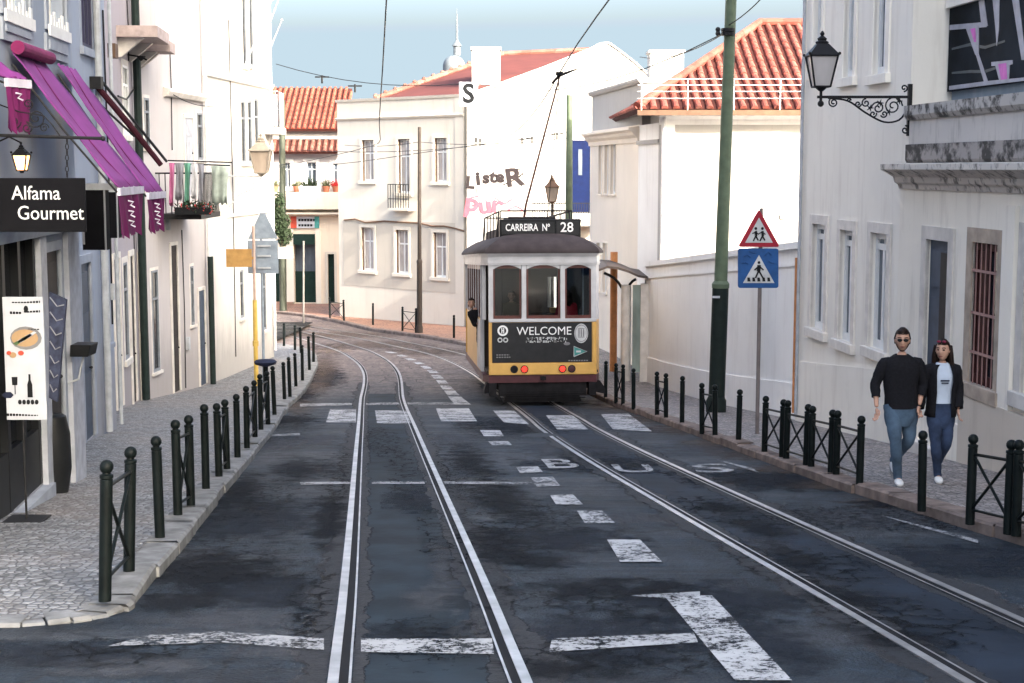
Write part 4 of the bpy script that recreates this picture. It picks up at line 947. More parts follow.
def tiled_roof(name, A, B, C, D, parent, mat, pitch=.28, rad=.085, seglen=.42):
    """A,B eave left/right; D,C ridge left/right. Tile rolls run from the eave upwards, clipped at the hips."""
    A,B,C,D = map(Vector,(A,B,C,D)); e = (B-A); L = e.length; e.normalize()
    nrm = e.cross(D-A).normalized(); 
    if nrm.z < 0: nrm = -nrm
    s = nrm.cross(e).normalized()
    if s.z < 0: s = -s
    H = (C-B).dot(s) if abs((C-B).dot(s)) > 0 else 1
    dl, dr = (D-A).dot(e), (C-A).dot(e)
    mb = MB(); mb.poly([A,B,C,D], -nrm*.12, 1)
    k = 0; x = pitch/2
    while x < L:
        top = H
        if x < dl: top = H*x/dl
        if x > dr and L-dr > 1e-3: top = H*(L-x)/(L-dr)
        start = 0
        if dl < 0: pass
        n = max(1, int(top/seglen)); 
        for j in range(n):
            t0 = j*seglen; t1 = min(top, t0+seglen) if j < n-1 else top
            r0, r1 = rad*1.0, rad*.90; K = 6; vs = []
            for t, rr, up in ((t0-.015,r0,.016),(t1,r1,.0)):
                for q in range(K+1):
                    an = math.pi*q/K; jx = random.uniform(-.006,.006)
                    vs.append(A + e*(x+math.cos(an)*rr*1.05+jx) + s*t + nrm*(math.sin(an)*rr+up))
            mb.add(vs, [(q,q+1,K+2+q,K+1+q) for q in range(K)]+[list(range(K+1))])
        x += pitch; k += 1
    return mb.build(name, [mat,'tile_dark'], parent, recalc=False)
def pxY(px, py, Y): return W(px, py, Y)
eA = W(637,109,YF-.45); eB = Vector((13.9,YF-.45,eA.z)); rD = W(760,25,YF+4.6); rC = Vector((13.9,YF+4.6,rD.z))
tr = tiled_roof('roof', eA, eB, rC, rD, tF, 'tile', pitch=.28, rad=.085)
# hip side going back and ridge/hip caps
eL = Vector((eA.x-.15, YF+9.5, eA.z)); 
tiled_roof('roof', eL, eA, rD, rD+Vector((0,.01,0)), tF, 'tile', pitch=.28, rad=.085)
mb = MB(); mb.tube([eA+Vector((0,0,.08)), rD+Vector((0,0,.08))], .11, 8); mb.tube([rD+Vector((0,0,.08)), rC+Vector((0,0,.08))], .11, 8); mb.build('ridge_cap', 'tile', tF)
mb = MB(); mb.box(eA.x,eB.x,YF-.62,YF-.46,eA.z-.16,eA.z-.03); mb.build('gutter', 'brown', tF)
# rooftop railing (pale thin rails standing on the eave wall)
mb = MB(); 
zr0 = eA.z+.05; zr1 = W(700,79,YF-.5).z
for k in range(9): x = eA.x+.1+k*1.15; mb.cyl((x,YF-.55,zr0-.1),(x,YF-.55,zr1),.014,6)
for t in (.30,.55,.78,1): z = zr0+(zr1-zr0)*t; mb.cyl((eA.x,YF-.55,z),(eB.x,YF-.55,z),.010,6)
mb.build('roof_railing', 'pipe_w', tF)
# ---- E: white house with slit windows and parapet
xE0 = W(637,200,43.5)
FE = Fac((W(661,200,38.6).x-.02,38.75), (W(590,200,49).x,49), (-1,0))
tE = thing('slit_window_house', 'small cream house with three tall slit openings left of the tiled roof', 'building', (3,45,g(45)))
ue = FE.up(638,200)
slits = [FE.rect(599,602.5,140,194), FE.rect(605,609,138,194), FE.rect(611,616,136,194)]
lows = [FE.rect(597,600,243,290), FE.rect(603,607,243,293)]
ztE = FE.uz(615, 128)[1]
wall_mesh(FE, ue, FE.L, g(46)-2, ztE, slits+lows, depth=5).build('wall', 'cream', tE)
for h in slits+lows: window(FE, tE, h, sur=.05, cols=1, glass='curtain', reveal=.15, frame='sash', transom=.99, surm='cream', proud=.02)
mould(FE, ue-.1, FE.L+.1, FE.uz(615,134)[1], CORN, 'cornice', 'cream', tE)
mb = FE.mb(); zt_ = FE.uz(620,84)[1]; mb.box(ue-.2,FE.L-.0,-4.5,-.05,ztE-.05,zt_-.1); mb.build('parapet', 'white', tE)
mould(FE, ue-.25, FE.L+.05, zt_, [(-4.6,-.14),(.02,-.14),(.08,-.06),(.08,0),(-4.6,.02)], 'parapet_coping', 'white', tE)
mb = FE.mb(); mb.box(0,ue,-4.9,-.0,g(40)-2,ze-.3); mb.build('side_wall', 'garden', tE)
z_ = FE.uz(650,142)[1]
mould(FE, .0, ue, z_, [(-.02,-.05),(.07,-.05),(.07,.05),(-.02,.06)], 'string_course', 'white', tE)
# chimney block behind F/E (650-685, 50-75)
p0 = W(650,80,47); p1 = W(684,50,47)
t = thing('chimney_stack', 'white rendered chimney rising left of the big tile roof', 'chimney', (p0.x,47,p0.z-1))
mb = MB(); mb.box(p0.x,p1.x,47,48,p0.z-2.5,p1.z-.08); mb.build('stack', 'white', t); mb = MB(); mb.box(p0.x-.05,p1.x+.05,46.95,48.05,p1.z-.08,p1.z); mb.build('cap', 'white', t)
# ---- C: beige three-window house at the bend
FC = Fac((-7.26,62.96), (-1.85,57.9), (-1,-1))
tC = thing('beige_house', 'beige two-storey house with three windows per floor at the street bend', 'building', (-5,62,g(62)))
ztC = FC.uz(400, 97)[1]
upW = [FC.rect(362,374,140,181), FC.rect(398,410,139,193), FC.rect(434.5,447,138,182)]
loW = [FC.rect(361.5,374,227.5,270.5), FC.rect(396,408.5,230,273.5), FC.rect(433.5,446.5,232.5,277.5)]
wall_mesh(FC, 0, FC.L, g(62)-2, ztC, upW+loW, depth=7).build('wall', 'beige', tC)
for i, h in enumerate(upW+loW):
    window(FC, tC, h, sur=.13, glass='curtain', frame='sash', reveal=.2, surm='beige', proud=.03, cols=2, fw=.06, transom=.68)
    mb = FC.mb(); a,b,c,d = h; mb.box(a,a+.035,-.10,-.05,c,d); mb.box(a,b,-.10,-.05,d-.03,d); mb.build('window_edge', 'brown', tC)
mb = FC.mb(); zz0 = FC.uz(400,221)[1]; zz1 = FC.uz(400,289)[1]; mb.box(.3,FC.L-.4,-.01,.02,zz1,zz0); 
# darker plaster band between the ground-floor lines, cut round the windows
holes = [(h[0]-.14,h[1]+.14,h[2]-.14,h[3]+.14) for h in loW]
us = sorted({.3,FC.L-.4,*[h[0] for h in holes],*[h[1] for h in holes]}); zs = sorted({zz1,zz0,*[h[2] for h in holes],*[h[3] for h in holes]})
mb = FC.mb()
for a,b in zip(us,us[1:]):
    for c,d in zip(zs,zs[1:]):
        if any(h[0]-1e-4<(a+b)/2<h[1] and h[2]<(c+d)/2<h[3] for h in holes): continue
        mb.box(a,b,-.01,.012,c,d)
mb.build('render_band', 'beige_d', tC)
mould(FC, -.05, FC.L+.05, FC.uz(400,117)[1], [(-.02,-.08),(.06,-.06),(.10,.02),(-.02,.05)], 'string_course', 'beige', tC)
mould(FC, -.05, FC.L+.05, ztC, [(-.3,-.10),(.05,-.10),(.08,0),(-.3,.02)], 'coping', 'beige', tC)
mb = FC.mb(); mb.box(FC.L-.45,FC.L+.02,-.02,.03,g(58)-1,ztC-.1); mb.build('corner_strip', 'beige', tC)
pts = []
for px,py in [(345,220),(356,219),(366,222.5),(385,221),(400,222),(420,223),(433,226),(445,226),(455,228),(465,231)]: u,z = FC.uz(px,py); pts.append((u,.05,z))
ftube(FC, pts, .03, 'cable', 'brown', tC)
# small balcony at middle window
u0,u1 = upW[1][0]-.25, upW[1][1]+.25; zb = FC.uz(404,208)[1]
mb = FC.mb(); mb.box(u0,u1,0,.35,zb-.1,zb); bo = mb.build('balcony', 'beige', tC)
mb = FC.mb(); zt2 = FC.uz(404,184)[1]
for k in range(9): u = u0+(u1-u0)*k/8; mb.cyl((u,.33,zb),(u,.33,zt2),.018,5)
mb.box(u0,u1,.32,.35,zt2-.03,zt2); mb.box(u0,u1,.32,.35,zb+.35,zb+.38); mb.build('railing', 'iron', bo)
# roof of C: big red plane rising behind
rA = FC.M @ Vector((FC.up(370,97),-.3,ztC-.05)); rB = FC.M @ Vector((FC.L,-.3,ztC-.05))
rT0 = W(503,55,68.5); rT1 = W(590,51,68.5); rBr = Vector((rT1.x+.3, 58.5, ztC-.4))
mb = MB(); mb.add([rA, rB, rBr, rT1, rT0], [(0,1,4),(1,2,3,4)]); 
mb.add([rA+Vector((0,0,-.15)), rB+Vector((0,0,-.15)), rBr+Vector((0,0,-.15)), rT1+Vector((0,0,-.15)), rT0+Vector((0,0,-.15))], [(4,1,0),(4,3,2,1),])
mb.quad(rA, rT0, rT0+Vector((0,0,-.15)), rA+Vector((0,0,-.15)))
mb.build('roof', 'redroof', tC, recalc=False)
mb = MB(); mb.tube([rA+Vector((0,0,.05)), rT0+Vector((0,0,.05))], .12, 8); mb.tube([rT0+Vector((0,0,.05)), rT1+Vector((0,0,.05))], .12, 8)
for k in range(14):
    p = rA.lerp(rT0, k/14); mb.ball(p+Vector((0,0,.16)), .10, 6)
mb.build('ridge_cap', 'tile_old', tC)
c0 = W(472,96,60.5); c1 = W(500,47,60.5)
mb = MB(); mb.box(c0.x,c1.x,60.5,62.0,c0.z-1,c1.z-.1); mb.build('chimney', 'white', tC); mb = MB(); mb.box(c0.x-.05,c1.x+.05,60.44,62.06,c1.z-.1,c1.z); mb.build('chimney_cap', 'white', tC)
# ---- D: white gabled wall house
YD = 57.6
tD = thing('gabled_white_house', 'bright white gabled house wall with graffiti and a blue door behind the tram', 'building', (1.5,YD,g(57)))
gab = [(467,420),(467,96),(478,92),(500,84.5),(545,68),(590,50),(601,44.5),(609,44),(618,50),(636,64),(660,86),(700,110),(700,420)]
P = [W(px,py,YD) for px,py in gab]
zg = g(57)-1
P[0].z = zg; P[-1].z = zg
bdoor = FDd = Fac((P[0].x,YD),(P[-1].x,YD),(0,-1))
mb = MB(); mb.poly(P, (0,5.0,0)); mb.build('wall', 'white', tD)
mb = MB()
for a,b in zip(P[1:-2],P[2:-1]): mb.hexa([a+Vector((0,-.05,-.0)),b+Vector((0,-.05,-.0)),b+Vector((0,.6,0)),a+Vector((0,.6,0)),a+Vector((0,-.05,.08)),b+Vector((0,-.05,.08)),b+Vector((0,.6,.08)),a+Vector((0,.6,.08))])
mb.build('coping', 'white', tD)
r = FDd.rect(572,590,140,212)
mb = FDd.mb(); mb.box(r[0],r[1],.0,.06,r[2],r[3]); bd_ = mb.build('door', 'bluedoor', tD); bd_['label'] = 'tall blue door with a white glazed slit'
mb = FDd.mb(); w = r[1]-r[0]; mb.box(r[0]+w*.34,r[0]+w*.56,.06,.075,r[2]+1.4,r[3]-.35); mb.build('glazed_slit', 'blueglass', bd_)
mb = FDd.mb(); mb.box(r[0]-.1,r[0],0,.08,r[2],r[3]+.1); mb.box(r[1],r[1]+.1,0,.08,r[2],r[3]+.1); mb.box(r[0],r[1],0,.08,r[3],r[3]+.1); mb.build('frame', 'sash', bd_)
q0,q1 = FDd.rect(532,604,200,222)[:2]; zb = W(560,222,YD-1).z; zt3 = W(560,203,YD-1).z
mb = FDd.mb(); mb.box(q0,q1,0,1.1,zb-.15,zb); bo = mb.build('balcony', 'white', tD)
mb = FDd.mb()
for k in range(31): u = q0+(q1-q0)*k/30; mb.cyl((u,1.05,zb),(u,1.05,zt3),.014,5)
mb.box(q0,q1,1.03,1.07,zt3-.03,zt3+.01); mb.build('railing', 'iron', bo)
# graffiti
def graf(txt, px, py, h, mat, sx=1, rot=0):
    u, z = FDd.uz(px, py); mb = MB(FDd.M)
    fr = Matrix.Translation((u,.012,z)) @ Matrix.Rotation(rot,4,'Y')
    text_mb(mb, txt, h, fr, sx=sx, bold=.03, depth=.008); o = mb.build('graffiti', mat, tD, recalc=False); return o
graf('L', 470,183,.62,'graf',1.1,.1); graf('i', 478,179,.7,'graf',1.2,-.1); graf('s', 486,178,.62,'graf',1.1); graf('t', 493,177,.62,'graf',1.2,.1); graf('e', 500,177,.62,'graf',1.1); graf('R', 514,178,.95,'graf',1.2,-.15)
graf('p', 472,203,1.0,'grafp',1.1,.15); graf('u', 485,206,.9,'grafp',1.2,-.1); graf('r', 497,205,.9,'grafp',1.3,.1)
def stroke(pts, mat, w):
    mb = FDd.mb(); P_ = [FDd.uz(*p) for p in pts]
    mb.tube([(u,.012,z) for u,z in P_],[w*(.5+.5*random.random()) for _ in P_],6)
    for i in range(len(mb.v)):
        l = FDd.M.inverted() @ mb.v[i]; l.y = .004+(l.y-.012)*.08+.008; mb.v[i] = FDd.M @ l
    mb.build('graffiti', mat, tD)
stroke([(509,170),(519,169),(523,174),(516,178),(522,186)],'graf',.05); stroke([(503,185),(512,181),(521,176)],'graf',.03); stroke([(476,186),(477,194)],'graf',.02); stroke([(497,183),(498,189)],'graf',.015)
stroke([(468,215),(470,198),(478,196),(480,203),(472,206)],'grafp',.06); stroke([(486,199),(487,210),(494,209),(495,198),(505,204),(512,199)],'grafp',.05); stroke([(508,210),(516,206),(523,210)],'grafp',.04)
# ---- B0: far frontal house with orange roof
Y0 = 71.5
FB0 = Fac((W(255,250,Y0).x,Y0),(W(352,250,Y0).x,Y0),(0,-1))
tB0 = thing('far_shop_house', 'ochre house with orange tile roof, ledge plants and ground-floor shop', 'building', (-9.5,Y0,g(Y0)))
zt0 = W(310,129,Y0).z
ws = [FB0.rect(284,290.5,162,188), FB0.rect(306.5,316.5,162,188), FB0.rect(333,341.5,163,189)]
zgr = g(Y0)+.1
sd = FB0.rect(294,315.5,234,302); sd = (sd[0],sd[1],zgr,sd[3]); sd2 = FB0.rect(328,334.5,254,304); sd2=(sd2[0],sd2[1],zgr,sd2[3]); sd3 = FB0.rect(273,281,250,300); sd3=(sd3[0],sd3[1],zgr,sd3[3])
zl = FB0.uz(310,192)[1]
wall_mesh(FB0, 0, FB0.L, zgr-1, zl, [sd+(.6,),sd2,sd3], depth=6).build('wall', 'b0', tB0)
mbx = MB(FB0.M); wall_mesh(FB0, 0, FB0.L, zl+.001, zt0, ws, depth=5.9).build('upper_wall', 'b0g', tB0)
for h in ws: window(FB0, tB0, h, sur=.15, glass='blueglass', surm='sash', proud=.03)
mb = FB0.mb(); mb.box(0,FB0.L,-.0,.55,FB0.uz(310,209)[1],zl); mb.build('ledge', 'b0', tB0)
mould(FB0, 0, FB0.L, FB0.uz(310,214)[1], [(0,-.12),(.2,-.1),(.5,.0),(.5,.08),(0,.1)], 'string_course', 'beige_d', tB0)
mb = FB0.mb(); mb.box(0,FB0.L,-.02,.10,FB0.uz(310,139)[1],FB0.uz(310,129)[1]); mb.build('frieze', 'white', tB0)
tiled_roof('porch_roof', FB0.M @ Vector((0,.7,FB0.uz(310,152)[1])), FB0.M @ Vector((FB0.L-.2,.7,FB0.uz(310,152)[1])), FB0.M @ Vector((FB0.L-.2,.02,FB0.uz(310,140)[1])), FB0.M @ Vector((0,.02,FB0.uz(310,140)[1])), tB0, 'tile_old', pitch=.3, rad=.09)
eA = W(255,129,Y0-.5); eB = W(345,129,Y0-.5); rC = W(352,88.5,Y0+3.2); rD = W(262,87.5,Y0+3.2); 
tiled_roof('roof', eA, eB, rC, rD, tB0, 'tile_hot', pitch=.27, rad=.08)
door(FB0, tB0, sd2, mat='greendoor', surm='beige_d'); door(FB0, tB0, sd3, mat='greendoor', surm='beige_d')
mb = FB0.mb(); mb.box(sd[0],sd[1],-.55,-.5,sd[2],sd[3]); go = mb.build('shop_glazing', 'blueglass', tB0)
mb = FB0.mb(); mb.box(sd[0],sd[1],-.5,-.4,sd[2],sd[2]+1.5); mb.build('shop_shutter', 'greendoor', tB0); mb = FB0.mb(); mb.box(sd[0],sd[1],-.3,.1,sd[3]-.5,sd[3]); mb.build('shutter_box', 'greendoor', tB0)
mb = FB0.mb()
for a,b in ((286,294),(316,321)): q = FB0.rect(a,b,240,300); mb.box(q[0],q[1],-.01,.06,zgr-.3,sd[3]+.3)
mb.build('pilaster', 'beige', tB0)
sg = FB0.rect(291,319.5,216,228)
mb = FB0.mb(); mb.box(sg[0],sg[1],0,.10,sg[2],sg[3]); so = mb.build('shop_sign', 'offwhite', tB0)
mb = FB0.mb(); mb.box(sg[0],sg[0]+.28,.10,.11,sg[2],sg[3]); mb.build('sign_emblem', 'food3', so)
mb = FB0.mb(); mb.box(sg[1]-.22,sg[1],.10,.11,sg[2],sg[3]); mb.build('sign_edge', 'teal', so)
mb = FB0.mb(); x = sg[0]+.38
for row,zz in ((0,.66),(1,.22)):
    mb = FB0.mb(); x = sg[0]+.36
    for k in range(5 if row else 6): mb.box(x,x+.11,.10,.108,sg[2]+(sg[3]-sg[2])*zz-.05,sg[2]+(sg[3]-sg[2])*zz+.06); x += .14
    mb.build('sign_lettering', 'black', so)
# a low grey building block closing the street beyond the left bend
tL = thing('far_left_house', 'shaded house at the far end of the street left of the shop', 'building', (-20,64,g(64)))
mb = MB(); mb.box(-30,-12.4,Y0+.2,Y0+6,g(70)-1,3); mb.build('wall', 'b0g', tL)
# ---- church dome far behind
Yc = 150
c = W(454,66,Yc); 
tS = thing('church_dome', 'grey church dome with thin lantern and spire behind the red roof', 'dome', (c.x,Yc,-8))
rr = 11/FPX*Yc*1.0
mb = MB(); mb.lathe([(rr,-8),(rr,c.z)]+[(rr*math.cos(a),c.z+rr*.95*math.sin(a)) for a in [R(x) for x in (5,20,35,50,65,78)]], (c.x,Yc,0), 20); mb.build('dome', 'dome', tS, smooth='auto')
zt_ = c.z+rr*.9; mb = MB(); mb.lathe([(.35,zt_),(.35,zt_+.9),(.5,zt_+.95),(.25,zt_+1.3),(.12,zt_+1.5),(.09,zt_+3.2),(.02,zt_+4.6)], (c.x+.3,Yc,0), 10); mb.build('lantern_spire', 'dome', tS)
# ---------------------------------------------------------------- street furniture, left
def lantern(parent, c, s=1.0, frame='iron', glass='lampglass', lit=False, part_parent=None):
    """four-sided tapered street lantern, c = bottom centre, s = glass height"""
    c = Vector(c); rb, rt = .23*s, .40*s
    def ring(r, z): return [c+Vector((r*sx, r*sy, z)) for sx, sy in ((-1,-1),(1,-1),(1,1),(-1,1))]
    zb, zt = .08*s, .98*s
    gb = MB(); gb.hexa([p for p in ring(rb*.94,zb)]+[p for p in ring(rt*.94,zt)]); go = gb.build('lantern_glass', 'lit' if lit else glass, parent)
    f = MB(); B, T = ring(rb,zb), ring(rt,zt)
    for i in range(4):
        f.cyl(B[i],T[i],.022*s+.004,6); f.cyl(B[i],B[(i+1)%4],.022*s+.004,6); f.cyl(T[i],T[(i+1)%4],.03*s+.004,6)
    f.lathe([(.02,-.06*s),(.10*s,-.02*s),(rb*.9,zb)], c, 8)
    rf = ring(rt*1.12,zt)+ring(rt*.42,zt+.34*s); f.hexa(rf)
    f.lathe([(rt*.45,zt+.34*s),(rt*.5,zt+.40*s),(rt*.30,zt+.44*s),(rt*.36,zt+.50*s),(.04*s,zt+.58*s),(.07*s,zt+.64*s),(.01,zt+.72*s)], c, 8)
    for p in ring(rt*1.08,zt+.02): f.ball(p, .035*s+.006, 6)
    f.build('lantern_frame', frame, parent)
# awnings
def awning(F, i0, i1, o0, o1, val, label, roll=True, trim=.07, txt=3, cl='purple'):
    (ax,ay),(bx,by) = i0,i1
    u0,z0 = F.uz(ax,ay,.05); u1,z1 = F.uz(bx,by,.05)
    Y0,Y1 = F.Yat(u0),F.Yat(u1)
    q0 = W(o0[0],o0[1],Y0); q1 = W(o1[0],o1[1],Y1)
    A0 = F.M @ Vector((u0,.05,z0)); A1 = F.M @ Vector((u1,.05,z1)); zt = (z0+z1)/2
    A0.z = A1.z = zt
    zo = (q0.z+q1.z)/2; q0.z = q1.z = zo
    t = thing('window_awning', label, 'awning', A0, 'purple canvas awnings')
    N = 12; nrm = (A1-A0).cross(q0-A0).normalized()
    if nrm.z < 0: nrm = -nrm
    mb = MB(); vs = []
    for i in range(N+1):
        for j in range(N+1):
            p = A0.lerp(A1,i/N).lerp(q0.lerp(q1,i/N), j/N); p = p + Vector((0,0,-.07*math.sin(math.pi*j/N)*math.sin(math.pi*i/N)+.012*math.sin(i*2.4+j*1.1)))
            vs.append(p)
    n = N+1
    mb.add(vs, [(i*n+j,(i+1)*n+j,(i+1)*n+j+1,i*n+j+1) for i in range(N) for j in range(N)])
    o = mb.build('canvas', cl, t, smooth=True, recalc=False); sm = o.modifiers.new('s','SOLIDIFY'); sm.thickness = .008
    for f_ in (.5,):
        sm_ = MB(); sm_.tube([A0.lerp(A1,f_).lerp(q0.lerp(q1,f_),j/N)+Vector((0,0,-.07*math.sin(math.pi*j/N)*math.sin(math.pi*f_)+.012))+nrm*.004 for j in range(N+1)],.006,4); sm_.build('seam','magenta',t)
    mb = MB(); d = (q1-q0); out = F.n
    mb.add([q0,q1,q1-Vector((0,0,trim)),q0-Vector((0,0,trim))],[(0,1,2,3)]); mb.add([q0+F.n*.03,q1+F.n*.03,q1-Vector((0,0,trim))+F.n*.03,q0-Vector((0,0,trim))+F.n*.03],[(0,1,2,3)])
    tt = MB(); tt.hexa([q0-Vector((0,0,trim)),q1-Vector((0,0,trim)),q1-Vector((0,0,trim))+F.n*.03,q0-Vector((0,0,trim))+F.n*.03,q0,q1,q1+F.n*.03,q0+F.n*.03]); tt.build('front_bar', 'awn_white', t)
    # valance: scalloped hanging strip, also round the near side
    mb = MB(); M_ = 10; vs = []
    for i in range(M_+1):
        p = q0.lerp(q1,i/M_)+F.n*(.015+.02*math.sin(i*1.9)); zz = trim+val+.03*math.sin(i*2.6)
        vs += [p-Vector((0,0,trim)), p-Vector((0,0,zz))+F.n*.03*math.sin(i*2.3+1)]
    mb.add(vs, [(2*i,2*i+1,2*i+3,2*i+2) for i in range(M_)])
    o = mb.build('valance', 'magenta', t, recalc=False); sm = o.modifiers.new('s','SOLIDIFY'); sm.thickness = .006
    s0 = q0-Vector((0,0,trim))
    # pale squiggle lettering on the flap
    mb = MB()
    for k in range(txt):
        p = s0.lerp(q1-Vector((0,0,trim)),.25)+F.n*.07+Vector((0,0,-val*(.22+.24*k))); mb.tube([p+Vector((-.03,0,.03)),p+Vector((.02,-.005,.02)),p+Vector((-.01,-.005,-.01)),p+Vector((.03,0,-.03))],.008,5)
    mb.build('valance_lettering', 'awn_white', t)
    if roll:
        mb = MB(); mb.tube([A0+F.n*.05+Vector((0,0,.05)),A1+F.n*.05+Vector((0,0,.05))],.062,14); mb.build('roller', 'magroll', t)
    for a,q in ((A0,q0),(A1,q1)): mb = MB(); mb.tube([a+Vector((0,0,-.10)),a.lerp(q,.5)+Vector((0,0,-.10)),q+Vector((0,0,-.04))],.010,6); mb.build('folding_arm', 'iron', t)
    return t
awning(FA,(12,50),(45,66),(117,187),(141,187),.38,'long purple awning with magenta roller above the black shop sign')
awning(FA,(57,62),(76,72),(146,192),(163,192),.34,'second purple awning, farther from the camera, with magenta valance', roll=False)
t = awning(FA,(-22,52),(-12,57),(4,78),(28,80),.36,'short purple awning cut by the left edge above the lit wall lantern', roll=False, txt=1)
# furled maroon awning farther on
a = FA2.M @ Vector((FA2.up(90,80),.05,FA2.uz(90,82)[1])); q = W(161,165,a.y+.6)
t = thing('furled_awning', 'furled maroon awning with dark arms slanting out beyond the purple ones', 'awning', a)
mb = MB(); mb.tube([a,a.lerp(q,.5)+Vector((0,0,.02)),q],[.045,.05,.04],8); mb.build('furled_canvas','maroon_cloth',t)
mb = MB(); mb.tube([a+Vector((0,.4,.05)),q+Vector((0,.4,.05))],.022,6); mb.tube([a+Vector((-.05,0,-.2)),a.lerp(q,.6)+Vector((0,0,-.06))],.018,6); mb.build('arm','iron',t)
mb = MB(); mb.box(a.x-.25,a.x+.12,a.y-.05,a.y+.1,a.z-.1,a.z+.08); mb.build('bracket','iron',t)
# hanging sign
Ys = 12.6
sA = W(-28,178,Ys); sB = W(86,232,Ys)
t = thing('hanging_sign', 'black hanging shop sign with white lettering below the purple awning', 'sign', (sA.x,Ys,sB.z))
mb = MB(); mb.box(sA.x,sB.x,Ys,Ys+.035,sB.z,sA.z); mb.build('board','signblack',t,bevel=.004)
mb = MB()
p = W(36,193.5,Ys); text_mb(mb,'Alfama',.165,FR((p.x,Ys-.002,p.z)),sx=.90,depth=.006); mb.build('lettering','letter',t,recalc=False); mb = MB()
p = W(50.5,213.5,Ys); text_mb(mb,'Gourmet',.165,FR((p.x,Ys-.002,p.z)),sx=.90,depth=.006); mb.build('lettering','letter',t,recalc=False); mb = MB()
p = W(-14,200,Ys); text_mb(mb,'.',.16,FR((p.x,Ys-.002,p.z)),depth=.006)
mb.build('lettering','letter',t,recalc=False)
t = thing('sign_bracket', 'wrought iron wall bracket with scroll that carries the black shop sign', 'bracket', W(-10,137,Ys))
r0 = W(-42,134,Ys+.02); r1 = W(103,138.5,Ys+.02)
mb = MB(); mb.cyl(r0,r1,.014,8); mb.ball(r1,.022,8); mb.build('rod','iron',t)
mb = MB()
def spiral(c, r, turns, Y, a0=0, dr=.12, sgn=1):
    pts = []
    for k in range(int(turns*14)+1):
        an = a0+sgn*k/14*2*math.pi; rr = r*(1-(1-dr)*k/(turns*14)); pts.append((c[0]+rr*math.cos(an),Y,c[1]+rr*math.sin(an)))
    return pts
for (px,py,r_,a0,sg) in ((36,118,.085,R(200),1),(27,128,.05,R(90),-1),(44,128,.04,0,1),(28,104,.045,R(270),1),(14,122,.06,0,-1)):
    c = W(px,py,Ys+.02); mb.tube(spiral((c.x,c.z),r_,1.6,Ys+.02,a0,.15,sg),.006,5)
c0 = W(-38,90,Ys+.02); c1 = W(20,112,Ys+.02); c2 = W(60,136,Ys+.02); mb.tube(catmull([c0,c1,W(44,116,Ys+.02),c2],.1),.006,5)
mb.build('scrollwork','iron',t)
mb = MB()
for px in (67,-8):
    for k in range(7):
        p = W(px,141+k*5.6,Ys+.02); w = .012
        ring = [(p.x+(w*math.cos(x) if k%2 else 0),p.y+(0 if k%2 else w*math.cos(x)),p.z+.026*math.sin(x)) for x in [i*math.pi/4 for i in range(9)]]
        mb.tube(ring,.004,4)
mb.build('chain','iron',t)
# lit wall lantern
c = W(22,172,13.0); t = thing('wall_lantern', 'small lit lantern glowing above the black shop sign', 'lantern', c)
lantern(t, c, .15, lit=True)
mb = MB(); mb.tube([(c.x,c.y,c.z+.25),(c.x-.1,c.y,c.z+.30),(c.x-.28,c.y,c.z+.22)],.008,6); mb.build('arm','iron',t)
# two projecting black box signs
for (x0,x1,yt,yb,Y_,lab) in ((81,107,190,250,16.2,'black box sign with pale blue edge projecting below the first awning'),(106,119,192,238,18.6,'narrow black box sign half hidden behind the first one')):
    a = W(x0,yt,Y_); b = W(x1,yb,Y_)
    t = thing('box_sign', lab, 'sign', (a.x,Y_,b.z), 'black box signs')
    mb = MB(); mb.box(a.x,b.x,Y_,Y_+.14,b.z,a.z); mb.build('box','signblack',t)
    mb = MB(); mb.box(a.x,a.x+.025,Y_-.008,Y_,b.z+.06,a.z); mb.box(b.x-.02,b.x,Y_-.006,Y_,b.z,a.z); mb.build('edge','wall_a2',t)
    mb = MB(); mb.box(a.x-(.0 if x0<100 else .3),b.x+.10,Y_-.02,Y_+.16,a.z,a.z+.07); mb.box(-3.31-.09*Y_ - .3,a.x,Y_+.03,Y_+.08,a.z+.01,a.z+.05); mb.build('top_bar','pipe',t)
# standing menu board
Y_ = 12.75; a = W(2,297,Y_); b = W(47,420,Y_); gz_ = g(Y_)+PAV
t = thing('menu_board', 'white menu board with food pictures on a thin pole stand at the shop door', 'menu board', ((a.x+b.x)/2,Y_,gz_))
mb = MB(); mb.box(a.x,b.x,Y_,Y_+.02,b.z,a.z); mb.build('board','offwhite',t,bevel=.004)
mb = MB(); xm = W(21,400,Y_).x; mb.cyl((xm,Y_+.03,gz_+.01),(xm,Y_+.03,b.z+.3),.010,8); mb.box(xm-.17,xm+.17,Y_-.12,Y_+.18,gz_,gz_+.014); mb.build('stand','iron',t)
def bp(x,y): return W(x,y,Y_)
def disc(cx,cy,rx,ry,mat,dy,nm,n=16):
    mb = MB(); c = bp(cx,cy); mb.poly([(c.x+rx*math.cos(i*2*math.pi/n),Y_-dy,c.z+ry*math.sin(i*2*math.pi/n)) for i in range(n)],(0,.002+dy-.0025,0)); mb.build(nm,mat,t)
disc(26,338,.135,.10,'dimprint',.004,'printed_plate'); disc(25,338,.115,.075,'food1',.006,'printed_sandwich')
for k in range(4):
    mb = MB(); c = bp(19+k*4,342-k*2.4); mb.poly([(c.x-.05,Y_-.010,c.z-.01),(c.x+.03,Y_-.010,c.z+.03),(c.x+.05,Y_-.010,c.z+.02),(c.x-.02,Y_-.010,c.z-.028)],(0,.003,0)); mb.build('printed_slice','offwhite' if k%2 else 'food2',t)
disc(13,355,.03,.025,'food1',.004,'printed_fruit'); disc(21,353,.025,.02,'food3',.005,'printed_fruit'); disc(9,353,.02,.018,'food3',.006,'printed_fruit')
